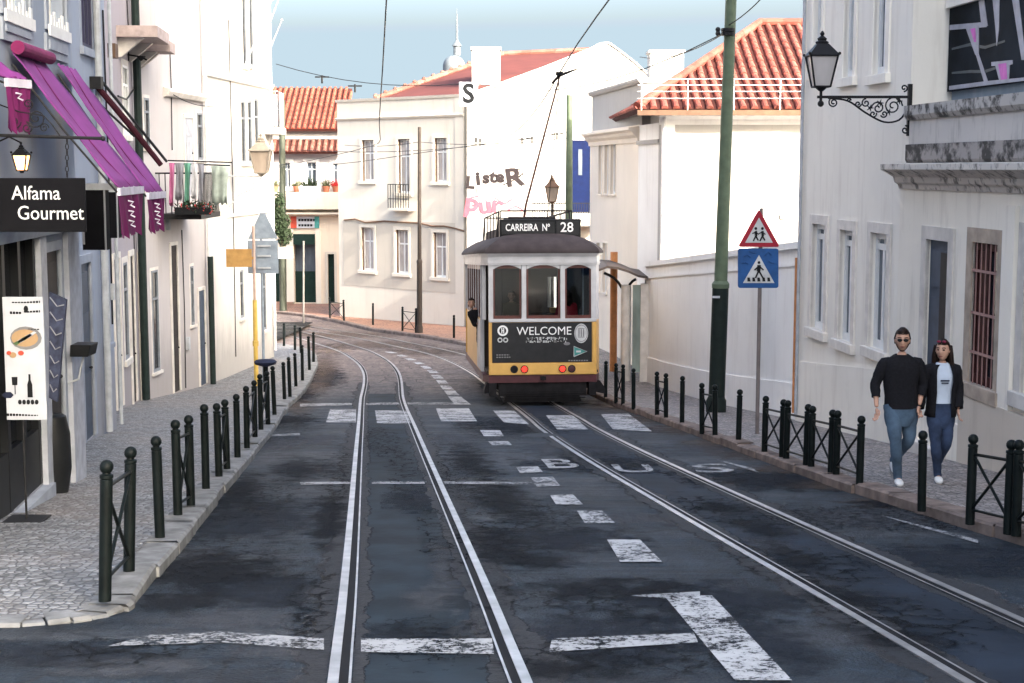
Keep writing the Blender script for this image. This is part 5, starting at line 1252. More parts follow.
mb = MB(); c = bp(30,388); mb.lathe([(.022,-.08),(.022,.03),(.009,.07),(.009,.12)],(c.x,Y_-.003,c.z),8); 
for i in range(len(mb.v)): mb.v[i].y = Y_-.003+(mb.v[i].y-Y_+.003)*.1
mb.build('printed_bottle','black',t)
mb = MB(); c = bp(15,385); mb.cyl((c.x,Y_-.004,c.z-.08),(c.x,Y_-.004,c.z),.004,5); mb.poly([(c.x-.022,Y_-.006,c.z),(c.x+.022,Y_-.006,c.z),(c.x+.025,Y_-.006,c.z+.07),(c.x-.025,Y_-.006,c.z+.07)],(0,.003,0)); mb.build('printed_glass','black',t)
for k in range(5): disc(20+k*4.2,402,.016,.022,'black',.005,'printed_shape',8)
disc(8,395,.05,.03,'navy',.004,'printed_shape',6)
mb = MB()
for (x0,x1,y) in ((10,22,313),(24,40,311.5),(12,40,302),(7,38,415),(28,40,329)):
    x = x0
    while x < x1:
        p = bp(x,y); q = bp(min(x+2.2,x1),y); mb.box(p.x,q.x,Y_-.004,Y_-.001,p.z-.008,p.z+.008*(1+.8*math.sin(x*2))); x += 3
mb.build('printed_text','black',t); disc(26,309,.02,.03,'black',.005,'printed_shape',8)
# patterned cloth hanging at the door and small wall box
a = W(49,292,13.6); b = W(66,300,13.6); c = W(57,402,13.6); d = W(49,398,13.6)
mb = MB(); mb.poly([a,b,c,d],(0,.05,0)); o = rebase(mb.build('hanging_cloth','chevron'), c); tag(o,'dark patterned cloth hanging behind the white menu board','cloth')
for k in range(7):
    m2 = MB(); p = a.lerp(d,(k+.5)/7.3); q = b.lerp(c,(k+.5)/7.3); mm = p.lerp(q,.5)
    m2.tube([p+Vector((.01,-.006,.02)),mm+Vector((0,-.006,-.03)),q+Vector((-.01,-.006,.02))],.006,4); oo = m2.build('chevron_stripe','wall_a',None)
    oo.data.transform(Matrix.Translation(-o.location)); oo.parent = o
t = thing('wall_box', 'small black box on a bracket on the blue-grey shop wall', 'box', W(79,357,16.0))
a = W(69,345,15.6); b = W(91,357,15.6)
mb = MB(); mb.hexa([(a.x,15.6,b.z),(b.x-.03,15.6,b.z),(b.x-.03,15.9,b.z),(a.x,15.9,b.z),(a.x+.01,15.6,a.z),(b.x,15.6,a.z),(b.x,15.9,a.z),(a.x,15.9,a.z)]); mb.build('box','black',t,bevel=.01)
mb = MB(); mb.tube([(a.x+.12,15.7,b.z),(a.x+.06,15.7,b.z-.25),(a.x-.15,15.7,b.z-.32)],.012,6); mb.build('bracket','pipe',t)
# dark barrel shaped planter by the door
c = G(64,466,PAV); c = Vector((-4.62,14.9,g(14.9)+PAV)); 
mb = MB(); mb.lathe([(.13,0),(.17,.25),(.165,.6),(.13,.78),(.10,.80)],(0,0,0),16); o = mb.build('planter','black',smooth='auto'); o.location = c; tag(o,'dark barrel-shaped planter against the shop wall','planter')
# ---------------- clothes balcony
Yb = 33.4
wx = -7.9
t = thing('drying_balcony', 'small iron balcony used for drying clothes on the pale rose house', 'balcony', W(172,214,Yb))
a = W(171,160,Yb); b = W(214,160,Yb); zb = W(180,214,Yb).z; zt = a.z
x0 = wx-.05; x1 = x0+1.05
mb = MB(); mb.box(x0,x1,Yb,Yb+2.2,zb-.12,zb); mb.build('slab','iron',t)
mb = MB()
for k in range(9): x = x0+(x1-x0)*k/8; mb.cyl((x,Yb+.03,zb),(x,Yb+.03,zb+.9),.012,5)
for k in range(16): y = Yb+2.15*k/15; mb.cyl((x1-.02,y,zb),(x1-.02,y,zb+.9),.012,5)
mb.cyl((x0,Yb+.03,zb+.9),(x1,Yb+.03,zb+.9),.02,6); mb.cyl((x1-.02,Yb,zb+.9),(x1-.02,Yb+2.2,zb+.9),.02,6); mb.build('railing','iron',t)
mb = MB()
for k,(aa,bb,y) in enumerate(((168,232,160.5),(170,230,163.5))):
    p = W(aa,y,Yb+.1+.5*k); q = W(bb,y+2,Yb+.1+.5*k); mb.cyl(p,q,.018,6)
mb.build('drying_pole','iron',t)
def cloth(px0,px1,yt,yb,Y_,mat,lab,kind='garment'):
    a = W(px0,yt,Y_); b = W(px1,yb,Y_); N = 8; vs = []
    for i in range(N+1):
        for j in range(5):
            x = a.x+(b.x-a.x)*i/N; z = a.z+(b.z-a.z)*j/4; vs.append((x+.02*math.sin(j+i),Y_+.04*math.sin(i*1.7+j*.6),z+(.04*math.sin(i*2.1) if j==4 else 0)))
    mb = MB(); mb.add(vs,[(i*5+j,(i+1)*5+j,(i+1)*5+j+1,i*5+j+1) for i in range(N) for j in range(4)])
    o = mb.build('hanging_garment',mat,recalc=False,smooth=True); rebase(o,a); s_ = o.modifiers.new('s','SOLIDIFY'); s_.thickness=.01; tag(o,lab,kind,'clothes drying on the iron balcony'); return o
cloth(169,174,163,205,Yb-.05,'laundry2','pink cloth hanging closest to the wall on the drying balcony')
cloth(175,183,163,200,Yb-.08,'laundry1','dark grey shirt hanging in the middle of the drying balcony')
cloth(184,190,163,206,Yb-.06,'laundry3','greenish towel hanging on the drying balcony')
cloth(191,197,164,198,Yb-.1,'laundry4','white garment hanging towards the street on the drying balcony')
cloth(198,203,164,208,Yb-.05,'laundry1','narrow grey garment at the street end of the drying balcony')
cloth(211,228,166,204,Yb+.4,simple('sage_cloth',(.42,.48,.42),.9),'pale green sheet hung beyond the balcony railing')
# window-box flowers below it
def leaves(mb, c, rad, n, size, rnd, flat=1.0):
    for _ in range(n):
        d = Vector((rnd.gauss(0,1),rnd.gauss(0,1),rnd.gauss(0,1))); d.normalize(); p = Vector(c)+Vector((d.x*rad[0],d.y*rad[1],d.z*rad[2]))*rnd.random()**.5
        a = Vector((rnd.gauss(0,1),rnd.gauss(0,1),rnd.gauss(0,1))).normalized(); b = a.orthogonal().normalized(); s = size*rnd.uniform(.6,1.4)
        mb.add([p-a*s, p+b*s*.4, p+a*s, p-b*s*.4], [(0,1,2,3)])
rnd = random.Random(5)
c = W(196,210,Yb-.1); t = thing('flower_box', 'flower box with red and green plants hanging under the drying clothes', 'flower box', c)
mb = MB(); mb.box(c.x-.45,c.x+.35,Yb-.22,Yb-.02,c.z-.10,c.z+.06); mb.build('box','black',t)
mb = MB(); leaves(mb,(c.x,Yb-.12,c.z+.06),(.5,.14,.17),420,.035,rnd); mb.build('foliage','leaf',t,recalc=False)
mb = MB(); leaves(mb,(c.x,Yb-.2,c.z+.04),(.5,.10,.15),45,.03,rnd); mb.build('flowers','flower',t,recalc=False)
# flag poles on the white house
for i,(b0,t0) in enumerate((((243,66),(272,0)),((249,76),(280,-5)),((256,78),(282,20)))):
    u,z = FD2.uz(*b0); base = FD2.M @ Vector((u,.05,z)); tip = W(t0[0],t0[1],base.y+.2)
    mb = MB(); mb.tube([base,tip],[.028,.018],8); mb.ball(tip,.04,8); mb.lathe([(.06,-.06),(.06,.06)],base,8)
    o = rebase(mb.build('flag_pole','pipe'), base) if False else rebase(mb.build('flag_pole','pipe'), base)
    tag(o,['bare slanting flag pole nearest the camera on the white corner house','middle slanting flag pole on the white corner house','short slanting flag pole at the far edge of the white corner house'][i],'flag pole','flag poles on the white corner house')
# wall lantern on scroll bracket, left
Yl = 39.6; c = W(261.5,175,Yl); t = thing('street_lantern', 'cream-framed street lantern on a scrolled bracket of the white corner house', 'street lamp', c)
lantern(t, c, .64, frame='cream_dim', glass='amberglass')
u = FD2.up(227,190); wpt = FD2.M @ Vector((u,.0,0)); wxx = wpt.x
mb = MB(); mb.cyl((wxx,Yl,c.z-.03),(c.x,Yl,c.z-.03),.02,6); mb.tube([(wxx,Yl,c.z-.85),(wxx+.3,Yl,c.z-.5),(c.x-.2,Yl,c.z-.35),(c.x,Yl,c.z-.05)],.016,6)
mb.tube(spiral((wxx+.35,c.z-.22),.15,1.4,Yl,0,.2),.012,5); mb.tube(spiral((wxx+.65,c.z-.18),.10,1.4,Yl,0,.2),.012,5); mb.build('bracket','pipe',t)
# signs seen from behind and the yellow post
p = G(264,384,PAV); t = thing('traffic_sign', 'grey back of a triangular and a square traffic sign on the left pavement', 'traffic sign', p)
top = W(264,214,p.y); mb = MB(); mb.cyl(p,(p.x,p.y,top.z-.1),.035,10); mb.build('pole','signgrey',t)
P = [W(248,239,p.y-.05),W(278,239,p.y-.05),W(265,213,p.y-.05),W(260,213,p.y-.05)]; mb = MB(); mb.poly(P,(0,.03,0)); mb.build('triangular_plate','signgrey',t,bevel=.006)
a = W(247.5,240.5,p.y-.05); b = W(278.5,273.5,p.y-.05); mb = MB(); mb.box(a.x,b.x,p.y-.05,p.y-.02,b.z,a.z); mb.build('square_plate','signgrey',t,bevel=.006)
mb = MB()
for y in (246,256,268): q = W(264,y,p.y-.08); mb.box(q.x-.16,q.x+.16,p.y-.08,p.y-.05,q.z-.02,q.z+.02)
mb.build('clamp','pipe',t)
p = G(256.5,386,PAV); t = thing('yellow_post', 'yellow post with a blank mustard plate beside the grey sign backs', 'post', p)
ym = W(256.5,300,p.y).z; zt = W(256.5,226,p.y).z
mb = MB(); mb.cyl(p,(p.x,p.y,ym),.055,10); mb.lathe([(.075,0),(.075,.12),(.055,.14)],(p.x,p.y,W(256,346,p.y).z),10); mb.build('lower_post','yellowpost',t)
mb = MB(); mb.cyl((p.x,p.y,ym),(p.x,p.y,zt),.035,10); mb.build('upper_post',simple('faded_pink_post',(.50,.36,.30),.6),t)
a = W(226,249,p.y-.06); b = W(252,267,p.y-.06); mb = MB(); mb.box(a.x,b.x,p.y-.07,p.y-.045,b.z,a.z); mb.box(b.x,p.x,p.y-.06,p.y-.045,(a.z+b.z)/2-.03,(a.z+b.z)/2+.03); mb.build('plate','mustard',t)
p = G(266,392,PAV); t = thing('waste_bin', 'black flat-topped bin post among the left bollards', 'bin', p)
q = W(266,360,p.y); mb = MB(); mb.cyl(p,(p.x,p.y,q.z-.05),.06,10); mb.build('stem','bollard',t); mb = MB(); mb.lathe([(.05,-.16),(.24,-.10),(.27,-.04),(.22,0),(.05,.02)],(p.x,p.y,q.z),16); mb.build('cap','navy',t,smooth='auto')
# hanging greenery on the left far corner
c = W(281,222,60); t = thing('hanging_shrub', 'bushy green shrub hanging over the wall beside the far greenish pole', 'shrub', c)
mb = MB()
for (x,y,rx,rz,n) in ((277,212,.35,.5,350),(280,224,.45,.5,500),(284,236,.35,.4,350),(279,200,.25,.3,150)): q = W(x,y,60); leaves(mb,q,(rx,.3,rz),n,.085,rnd)
mb.build('foliage','leaf',t,recalc=False); mb = MB(); q = W(282,246,60); mb.tube([q,c,W(278,200,60)],.03,6); mb.build('stem','trunkm',t)
mb = MB(); mb.box(q.x-.5,q.x+.4,59.9,60.3,q.z-.5,q.z-.05); mb.build('planter_wall','b0',t)
# plants on the ledge of the far shop house
zl_ = zl
for i,(px,kind,lab) in enumerate(((297,'leaf_b','dry spiky plant, left one on the ledge of the far ochre house'),(310,'leaf','big spiky green plant in a white trough on the far ledge'),(326,'leaf_b','low grey-green plant between trough and red pot on the far ledge'),(336,'flower','red flowering pot plant at the right end of the far ledge'),(275,'leaf_b','dark plant at the left end of the far ledge'))):
    x = W(px,190,Y0-.3).x; t = thing('potted_plant', lab, 'plant', (x,Y0-.3,zl_), 'plants on the far ledge')
    mb = MB(); w = .5 if px==310 else .2
    if px==310: mb.box(x-w,x+w,Y0-.45,Y0-.15,zl_,zl_+.28)
    else: mb.lathe([(.13,0),(.19,.28),(.17,.28)],(x,Y0-.3,zl_),10)
    mb.build('pot','sash' if px==310 else 'pot',t)
    mb = MB()
    for k in range(38):
        an = rnd.uniform(0,6.28); el = rnd.uniform(.4,1.4); L = rnd.uniform(.35,.8) if px==310 else rnd.uniform(.2,.5)
        b = Vector((x+rnd.uniform(-w,w)*.6,Y0-.3,zl_+.25)); tip = b+Vector((math.cos(an)*math.cos(el),math.sin(an)*math.cos(el)*.4,math.sin(el)))*L; s = Vector((.03,0,0))
        mb.add([b-s,b+s,tip],[(0,1,2)])
    leaves(mb,(x,Y0-.3,zl_+.38),(.3,.15,.18),80,.05,rnd); mb.build('foliage',kind,t,recalc=False)
# ---------------------------------------------------------------- poles
def pole(name, lab, cat, base, top, r0, r1, mat, lower=None, lm=None, lr=None, n=14):
    base = Vector(base); top = Vector(top); t = thing(name, lab, cat, base)
    if lower:
        f = (lower-base.z)/(top.z-base.z); mid = base.lerp(top,f)
        mb = MB(); mb.tube([base-Vector((0,0,.05)),mid],[lr,lr],n); mb.lathe([(lr*1.25,-.02),(lr*1.25,.22),(lr,.30)],base,n); mb.build('lower_shaft',lm,t,smooth='auto')
        mb = MB(); mb.tube([mid,top],[r0,r1],n); mb.lathe([(lr*1.06,-.04),(lr*1.08,.04),(r0,.10)],mid,n); mb.build('upper_shaft',mat,t,smooth='auto')
    else:
        mb = MB(); mb.tube([base-Vector((0,0,.05)),top],[r0,r1],n); mb.build('shaft',mat,t,smooth='auto')
    return t
base = G(716,412,PAV); topd = W(731,0,base.y+.05); top = base.lerp(topd,1.25)
tP = pole('catenary_pole','tall green tram-wire pole with black lower half before the garden wall','pole',base,top,.125,.095,'green_pole',lower=W(718,286,base.y).z,lm='pole_dark',lr=.155)
mb = MB()
for y in (30,34): q = W(728,y,base.y); mb.lathe([(.13,-.03),(.13,.03)],q,12); mb.ball(q+Vector((-.2,-.1,0)),.05,6)
mb.build('wire_clamp','iron',tP)
mb = MB(); q = W(716,297,base.y-.16); mb.box(q.x-.07,q.x+.07,base.y-.185,base.y-.155,q.z-.02,q.z+.02); mb.build('sticker','offwhite',tP)
b2 = Vector((W(569,200,51).x,51,g(51)+PAV)); pole('catenary_pole','distant green wire pole rising behind the tram roof','pole',b2,Vector((b2.x,51,W(569,95,51).z)),.16,.10,'green_pole')
mb = MB(); 
b3 = G(419.5,333,PAV); q3 = W(419.5,127,b3.y); pole('wire_pole','thin dark pole standing before the beige house','pole',b3,q3,.075,.06,'far_pole',lower=W(419,262,b3.y).z,lm='far_pole',lr=.10)
b4 = Vector((W(283,300,66).x,66,g(66)+PAV)); pole('wire_pole','grey-green pole at the far left before the orange roof','pole',b4,Vector((W(282,100,66).x,66,W(282,100,66).z)),.16,.13,'farpole')
b5 = G(303.5,326,.0); pole('sign_pole','thin pale grey pole in front of the far shop entrance','pole',b5,W(303.5,241,b5.y),.040,.040,'postgrey')
b6 = G(271.5,311,PAV); pole('sign_pole','short dark pole at the left of the far shop','pole',b6,W(271.5,252,b6.y),.07,.07,'far_pole')
# right traffic signs
p = G(757,434,PAV); t = thing('traffic_sign', 'red triangle warning sign above a blue crossing sign on a thin pole', 'traffic sign', p)
zt = W(757,208,p.y).z; mb = MB(); mb.cyl(p-Vector((0,0,.05)),(p.x,p.y,zt),.030,10); mb.build('pole','pole_grey',t)
yf = p.y-.06
def SP(px,py,d=0): return W(px,py,yf-d)
def rounded(pts, r, k=4):
    out = []; n = len(pts)
    for i in range(n):
        a, b, c = Vector(pts[i-1]), Vector(pts[i]), Vector(pts[(i+1)%n]); d1 = (a-b).normalized(); d2 = (c-b).normalized()
        ang = d1.angle(d2); L = r/math.tan(ang/2)
        for j in range(k+1):
            s = j/k; p1 = b+d1*L*(1-s); p2 = b+d2*L*s; out.append(p1.lerp(p2,s) if False else b+d1*L*(1-s)**2+d2*L*s**2)
    return out
tri = [SP(738,247),SP(780,247),SP(759,209)]
mb = MB(); mb.poly(rounded(tri,.03),(0,.02,0)); mb.build('warning_plate','red',t)
cen = sum((Vector(q) for q in tri),Vector())/3
mb = MB(); mb.poly([cen+(Vector(q)-cen)*.66+Vector((0,-.003,0)) for q in tri],(0,.006,0)); mb.build('warning_field','greyprint',t)
mb = MB()
for (dx,s_) in ((-3.2,1),(3.4,.92)):
    hx = 759+dx; mb.mi = 0
    mb.ball(SP(hx,228.5,.01),.022,8,sc=(1,.3,1)); 
    for a_,b_,r_ in (((hx,231),(hx+.3,236),.020),((hx,236),(hx-2.5,241),.012),((hx,236),(hx+2.5,240.5),.012),((hx,232),(hx-3.5,233.5),.009),((hx,232),(hx+3,234.5),.009)):
        mb.tube([SP(*a_,.006),SP(*b_,.006)],r_,6)
mb.build('pictogram','black',t)
sq = [SP(738,288),SP(778.5,288),SP(778.5,248.5),SP(738,248.5)]
mb = MB(); mb.poly(rounded(sq,.04),(0,.02,0)); mb.build('crossing_plate','blue',t)
mb = MB(); mb.poly([SP(743,283,.003),SP(774.5,283,.003),SP(759,255,.003)],(0,.006,0)); mb.build('crossing_field','greyprint',t)
mb = MB(); mb.ball(SP(759,262.5,.01),.022,8,sc=(1,.3,1))
for a_,b_,r_ in (((759,265),(758.5,271),.030),((759,266),(754.5,270),.012),((759,266),(763.5,270),.012),((758.5,271),(755.5,278),.014),((759,271),(763,278),.014)): mb.tube([SP(*a_,.006),SP(*b_,.006)],r_,6)
for k in range(5): x = 747.5+k*5; mb.poly([SP(x,281.5,.008),SP(x+3,281.5,.008),SP(x+2.2,277.5,.008),SP(x-.2,277.5,.008)],(0,.004,0))
mb.build('pictogram','black',t)
for (x,y,a_) in ((747,256,.4),(752,252,-.3),(768,254,.9),(771,262,-.5),(745,263,.2)): q = SP(x,y,.002); mb = MB(); mb.tube([q+Vector((-.05,0,-.03*a_)),q+Vector((0,0,.03*a_)),q+Vector((.05,0,-.02))],.008,5); mb.build('scratch_mark','blue_d',t)
# ornate wall lamp on the right
Yr = 20.62; wx_ = r1x(Yr)-.0; c = W(821,91,Yr)
t = thing('street_lantern', 'black street lantern on an ornate wrought iron wall arm at the right', 'street lamp', (wx_,Yr,c.z))
lantern(t, c+Vector((0,0,.02)), .46, frame='iron', glass='lampglass')
za = W(860,97,Yr).z
mb = MB(); mb.box(c.x-.05,wx_,Yr-.02,Yr+.02,za-.018,za+.018); mb.cyl((c.x,Yr,za-.1),(c.x,Yr,c.z+.02),.02,8); mb.ball((c.x,Yr,za-.09),.045,8)
mb.box(wx_-.035,wx_+.02,Yr-.03,Yr+.03,W(900,136,Yr).z,W(900,84,Yr).z); mb.build('arm','iron',t)
def L2(px,py): return W(px,py,Yr)
mb = MB()
mb.tube(catmull([L2(828,98),L2(848,101),L2(866,113),L2(884,122),L2(899,120),L2(907,110)],.05),.014,6)
for (px,py,r_,tn,a0,sg) in ((833.5,102.5,.07,1.7,R(90),1),(893,106,.13,1.8,R(0),1),(878,108,.09,1.5,R(180),-1),(866,103,.06,1.4,R(90),1),(858,104,.045,1.4,0,-1),(884,114,.05,1.3,R(200),1),(873,114,.05,1.3,R(20),-1),(904,88,.05,1.3,R(270),1),(905,130,.06,1.4,R(90),-1),(849,100.5,.03,1.2,0,1)):
    q = L2(px,py); mb.tube(spiral((q.x,q.z),r_,tn,Yr,a0,.15,sg),.011,5)
for (px,py) in ((870,108),(880,103),(889,112),(899,101)):
    q = L2(px,py); 
    for k in range(5): an = k*1.25; mb.tube([q,q+Vector((.05*math.cos(an),0,.05*math.sin(an)))],[.013,.004],5)
mb.build('scrollwork','iron',t)
# bus shelter beside the tram
ps = G(640,392,PAV); Ysh = 38.2
t = thing('bus_shelter', 'small bus shelter with curved roof, stone-grey column and glass side panel beside the tram', 'bus shelter', (W(632,390,Ysh).x,Ysh,g(Ysh)+PAV))
gz_ = g(Ysh)+PAV
a = W(622,275,Ysh); b = W(632,385,Ysh)
mb = MB(); mb.cyl((W(626,300,Ysh).x,Ysh,gz_),(W(626,300,Ysh).x,Ysh,W(626,285,Ysh).z),.13,14); mb.build('column','stone',t,smooth='auto')
a = W(633,285,Ysh-.2); b = W(641,378,Ysh-.2); mb = MB(); mb.box(a.x,b.x,Ysh-.2,Ysh-.15,gz_+.25,a.z); mb.build('side_glass',glass_opaque('greenish_glass',(.28,.34,.31),.15),t)
a = W(641,284,Ysh-.3); b = W(648,384,Ysh-.3); mb = MB(); mb.box(a.x,b.x,Ysh-.3,Ysh-.1,gz_,a.z); mb.build('frame_post','stone',t)
mb = MB(); mb.box(b.x,b.x+.09,Ysh-.28,Ysh+.9,gz_+.6,a.z+.05); mb.build('display_panel','navy',t)
roofp = [W(598,270,Ysh),W(606,267,Ysh),W(616,268,Ysh),W(627,271.5,Ysh),W(637,276,Ysh),W(646,277.5,Ysh)]
mb = MB(); n = len(roofp); vs = []
for p_ in roofp: vs += [p_+Vector((0,-.5,0)),p_+Vector((0,2.2,0)),p_+Vector((0,-.5,.06)),p_+Vector((0,2.2,.06))]
fs = []
for i in range(n-1): a_=4*i; b_=4*(i+1); fs += [(a_,b_,b_+1,a_+1),(a_+2,a_+3,b_+3,b_+2),(a_,a_+2,b_+2,b_),(a_+1,b_+1,b_+3,a_+3)]
fs += [(0,1,3,2),(4*n-4,4*n-2,4*n-1,4*n-3)]; mb.add(vs,fs); mb.build('roof',simple('shelter_roof',(.06,.045,.04),.6),t)
mb = MB(); mb.tube(catmull([W(626,300,Ysh),W(622,288,Ysh),W(614,278,Ysh),W(604,273,Ysh)],.2),.035,8); mb.tube(catmull([W(627,298,Ysh),W(630,284,Ysh),W(636,279,Ysh)],.2),.035,8); mb.build('bracket','iron',t)
p = Vector((W(613,390,40.5).x,40.5,g(40.5)+PAV)); pole('orange_post','orange-brown post between the tram and the bus shelter','post',p,Vector((p.x,40.5,W(613,252,40.5).z)),.10,.10,'orange_post')
p = Vector((W(552,300,50.5).x,50.5,g(50.5))); t = pole('lamp_post','lantern lamp post rising behind the tram roof','street lamp',p,Vector((p.x,50.5,W(552,204,50.5).z)),.07,.05,'far_pole')
lantern(t, W(552,203,50.5), .55, frame='brown', glass='amberglass')
# ---------------------------------------------------------------- overhead wires
def wire(name, pts, lab, r=.011, n=5):
    mb = MB(); mb.tube(pts,r,n); o = mb.build(name,'black'); rebase(o,pts[0]); tag(o,lab,'wire','overhead tram wires'); return o
def trolley(line, lab):
    pts = [Vector((p.x,p.y,g(p.y)+6.3)) for p in line if p.y > 2][::6]
    return wire('overhead_wire', pts, lab, .012)
trolley(TL,'overhead contact wire above the empty left track'); trolley(TR,'overhead contact wire above the tram track')
def sag(a,b,s,n=8): return [a.lerp(b,i/n)-Vector((0,0,s*4*(i/n)*(1-i/n))) for i in range(n+1)]
polept = W(728,31,base.y)
S0 = W(459,84,42); S1 = W(478,84,42)
wD = W(276,64,43.5)
wire('span_wire', sag(polept,S1,.55)[:], 'span wire from the green pole to the hanging letter sign')
wire('span_wire', sag(S0,wD,.25), 'span wire from the letter sign to the white corner house')
u_,z_ = FC.uz(345,145); wl = FC.M @ Vector((u_,.02,z_)); 
wire('span_wire', sag(W(569,138,51),W(419,142,56),.15)+sag(W(419,142,56),wl,.1), 'horizontal span wire with hangers between the far poles')
wire('span_wire', sag(W(569,132,51),W(300,150,56),.3), 'lower span wire crossing before the beige house')
wire('span_wire', sag(polept+Vector((0,0,.1)),W(785,-30,26),.1), 'short wire rising right from the green pole')
wire('span_wire', sag(polept,W(640,57,40),.2), 'thin wire running left from the green pole to the white roofline')
wire('wall_cable', sag(FC2.M @ Vector((FC2.up(165,92),.1,FC2.uz(165,92)[1])), W(213,106,37),.1), 'black cable along the upper wall of the pale rose house')
t = thing('wire_hangers','small insulators and hangers on the far span wires','insulators',W(480,140,52))
mb = MB()
for (px,py,Y_) in ((480,141,53.3),(476,139,53.3),(532,138,52),(522,139,52),(557,134,51.5),(355,86,43.3),(322,77,43.3)):
    q = W(px,py,Y_); mb.cyl(q+Vector((0,0,-.18)),q+Vector((0,0,.05)),.03,6); mb.box(q.x-.2,q.x+.2,q.y-.02,q.y+.02,q.z-.02,q.z+.02)
mb.build('insulator','black',t)
# S sign
a = W(459,82,42); b = W(478,106.5,42)
t = thing('letter_sign','white square sign with a black letter S hanging from the span wire','sign',(a.x,42,b.z))
mb = MB(); mb.box(a.x,b.x,42,42.04,b.z,a.z); mb.build('plate','offwhite',t,bevel=.01)
mb = MB(); q = W(468.5,94.3,42); text_mb(mb,'S',.72,FR((q.x,41.995,q.z)),depth=.01,bold=.02); mb.build('letter','black',t,recalc=False)
# small things fixed to the left walls
for (F_,px,y0,y1,r_,par) in ((FA2,101.5,10,330,.014,tA2),(FB,126,0,60,.014,tB),(FB,130,150,395,.012,tB),(FC2,168,20,150,.012,tC2),(FC2,181,230,390,.012,tC2),(FD2,228,20,360,.012,tD2)):
    u0_,z0_ = F_.uz(px,y0); u1_,z1_ = F_.uz(px,y1); ftube(F_,[(u0_,.02,z0_),(u0_+.02,.03,(z0_+z1_)/2),(u0_,.02,z1_)],r_,'cable','iron',par)
for (F_,px,y,w_,h_,par) in ((FB,130,200,.12,.35,tB),(FC2,166,230,.10,.22,tC2),(FC2,186,350,.12,.3,tC2),(FA2,109,300,.1,.25,tA2)):
    u0_,z0_ = F_.uz(px,y); mb = F_.mb(); mb.box(u0_,u0_+w_,0,.08,z0_,z0_+h_); mb.build('meter_box','pipe',par)
q0 = W(141,57,31.5); mb = MB(); mb.tube([q0+Vector((-.55,0,.1)),q0,q0+Vector((.12,0,-.06))],.02,6); mb.lathe([(.02,-.08),(.09,.0),(.10,.02)],q0,8); o = rebase(mb.build('wall_bracket','iron'),q0); tag(o,'small dark wall fitting below the upper balconies of the pink house','bracket')
# ---------------------------------------------------------------- the tram (local: x right, y into the scene, z up from the rail top)
TY = 31.9
tx = W(543,380,TY).x
tram = thing('tram', 'yellow and white vintage tram with black advert panel and trolley pole seen from behind', 'tram', (0,0,0))
ORG[tram.name] = Vector((0,0,0))
HL = 1.17; HW = 1.27; LEN = 8.6
def outline(off=0, z=None):
    pts = [(-1.16-off*.6,-off),(1.16+off*.6,-off),(HW+off,.40),(HW+off,LEN-.45),(1.06+off*.6,LEN+off),(-1.06-off*.6,LEN+off),(-HW-off,LEN-.45),(-HW-off,.40)]
    return pts
def band(z0, z1, off, mat, name, th=.05):
    mb = MB(); O = outline(off); I = outline(off-th); n = 8
    vs = [(x,y,z0) for x,y in O]+[(x,y,z1) for x,y in O]+[(x,y,z0) for x,y in I]+[(x,y,z1) for x,y in I]
    fs = [(i,(i+1)%n,n+(i+1)%n,n+i) for i in range(n)]+[(2*n+i,3*n+i,3*n+(i+1)%n,2*n+(i+1)%n) for i in range(n)]
    fs += [(n+i,n+(i+1)%n,3*n+(i+1)%n,3*n+i) for i in range(n)]+[(i,2*n+i,2*n+(i+1)%n,(i+1)%n) for i in range(n)]
    mb.add(vs,fs); return mb.build(name,mat,tram)
band(.50,.66,.0,'t_maroon','bumper',.12)
def seg(p,q,z0,z1,mat,name,th=.05,off=0):
    p = Vector((*p,0)); q = Vector((*q,0)); d = (q-p).normalized(); n = Vector((d.y,-d.x,0)); p = p+n*off; q = q+n*off
    mb = MB(); a = p-n*th; b = q-n*th
    mb.hexa([(p.x,p.y,z0),(q.x,q.y,z0),(b.x,b.y,z0),(a.x,a.y,z0),(p.x,p.y,z1),(q.x,q.y,z1),(b.x,b.y,z1),(a.x,a.y,z1)]); return mb.build(name,mat,tram,bevel=.006)
O = outline()
seg(O[0],O[1],.662,1.84,'t_yellow','end_panel')
seg(O[1],O[2],.662,1.84,'t_yellow','corner_panel')
DO = (.42,1.05)     # doorway on both sides
seg((HW,DO[1]+.08),(HW,LEN-1.2),.662,1.84,'t_yellow','side_panel'); seg((-HW,LEN-1.2),(-HW,DO[1]+.08),.662,1.84,'t_yellow','side_panel')
seg(O[3],O[4],.662,1.84,'t_yellow','corner_panel'); seg(O[4],O[5],.662,3.02,'t_int','end_panel'); seg(O[5],O[6],.662,1.84,'t_yellow','corner_panel')
seg(O[7],O[0],.70,3.0,'t_under','doorway_shade',.02,-.30)  # dark sheet added for the shade inside the open doorway
mb = MB(); mb.box(-1.15,1.10,-.035,.0,.67,.915); mb.build('lower_strip','t_yellow',tram,bevel=.008)
# right side has a closed folding door, left side is open
seg((HW,DO[0]),(HW,DO[1]),.662,1.84,'t_white','door'); 
# pale kick strip on the left side
seg((-HW,2.4),(-HW,DO[1]+.10),.70,1.80,'t_white','side_board',.02,.012)
# posts
posts = []
def post(x,y,w=.08,d=.08,z0=1.84,z1=3.05,mat='t_white'):
    mb = MB(); mb.box(x-w/2,x+w/2,y-d/2,y+d/2,z0,z1); mb.build('window_post',mat,tram,bevel=.006)
for x in (-1.11,-.40,.435,1.10): post(x,.04,.10)
for s in (-1,1):
    post(s*(HW-.04),.47,.08,.10); post(s*(HW-.04),DO[1]+.12,.08,.16, .662 if s<0 else 1.84)
    for k in range(1,7): post(s*(HW-.04),DO[1]+.12+k*(LEN-2.45)/6.0,.07,.08)
    post(s*(HW-.04),LEN-.47,.08,.10); post(s*1.02,LEN-.05,.09)
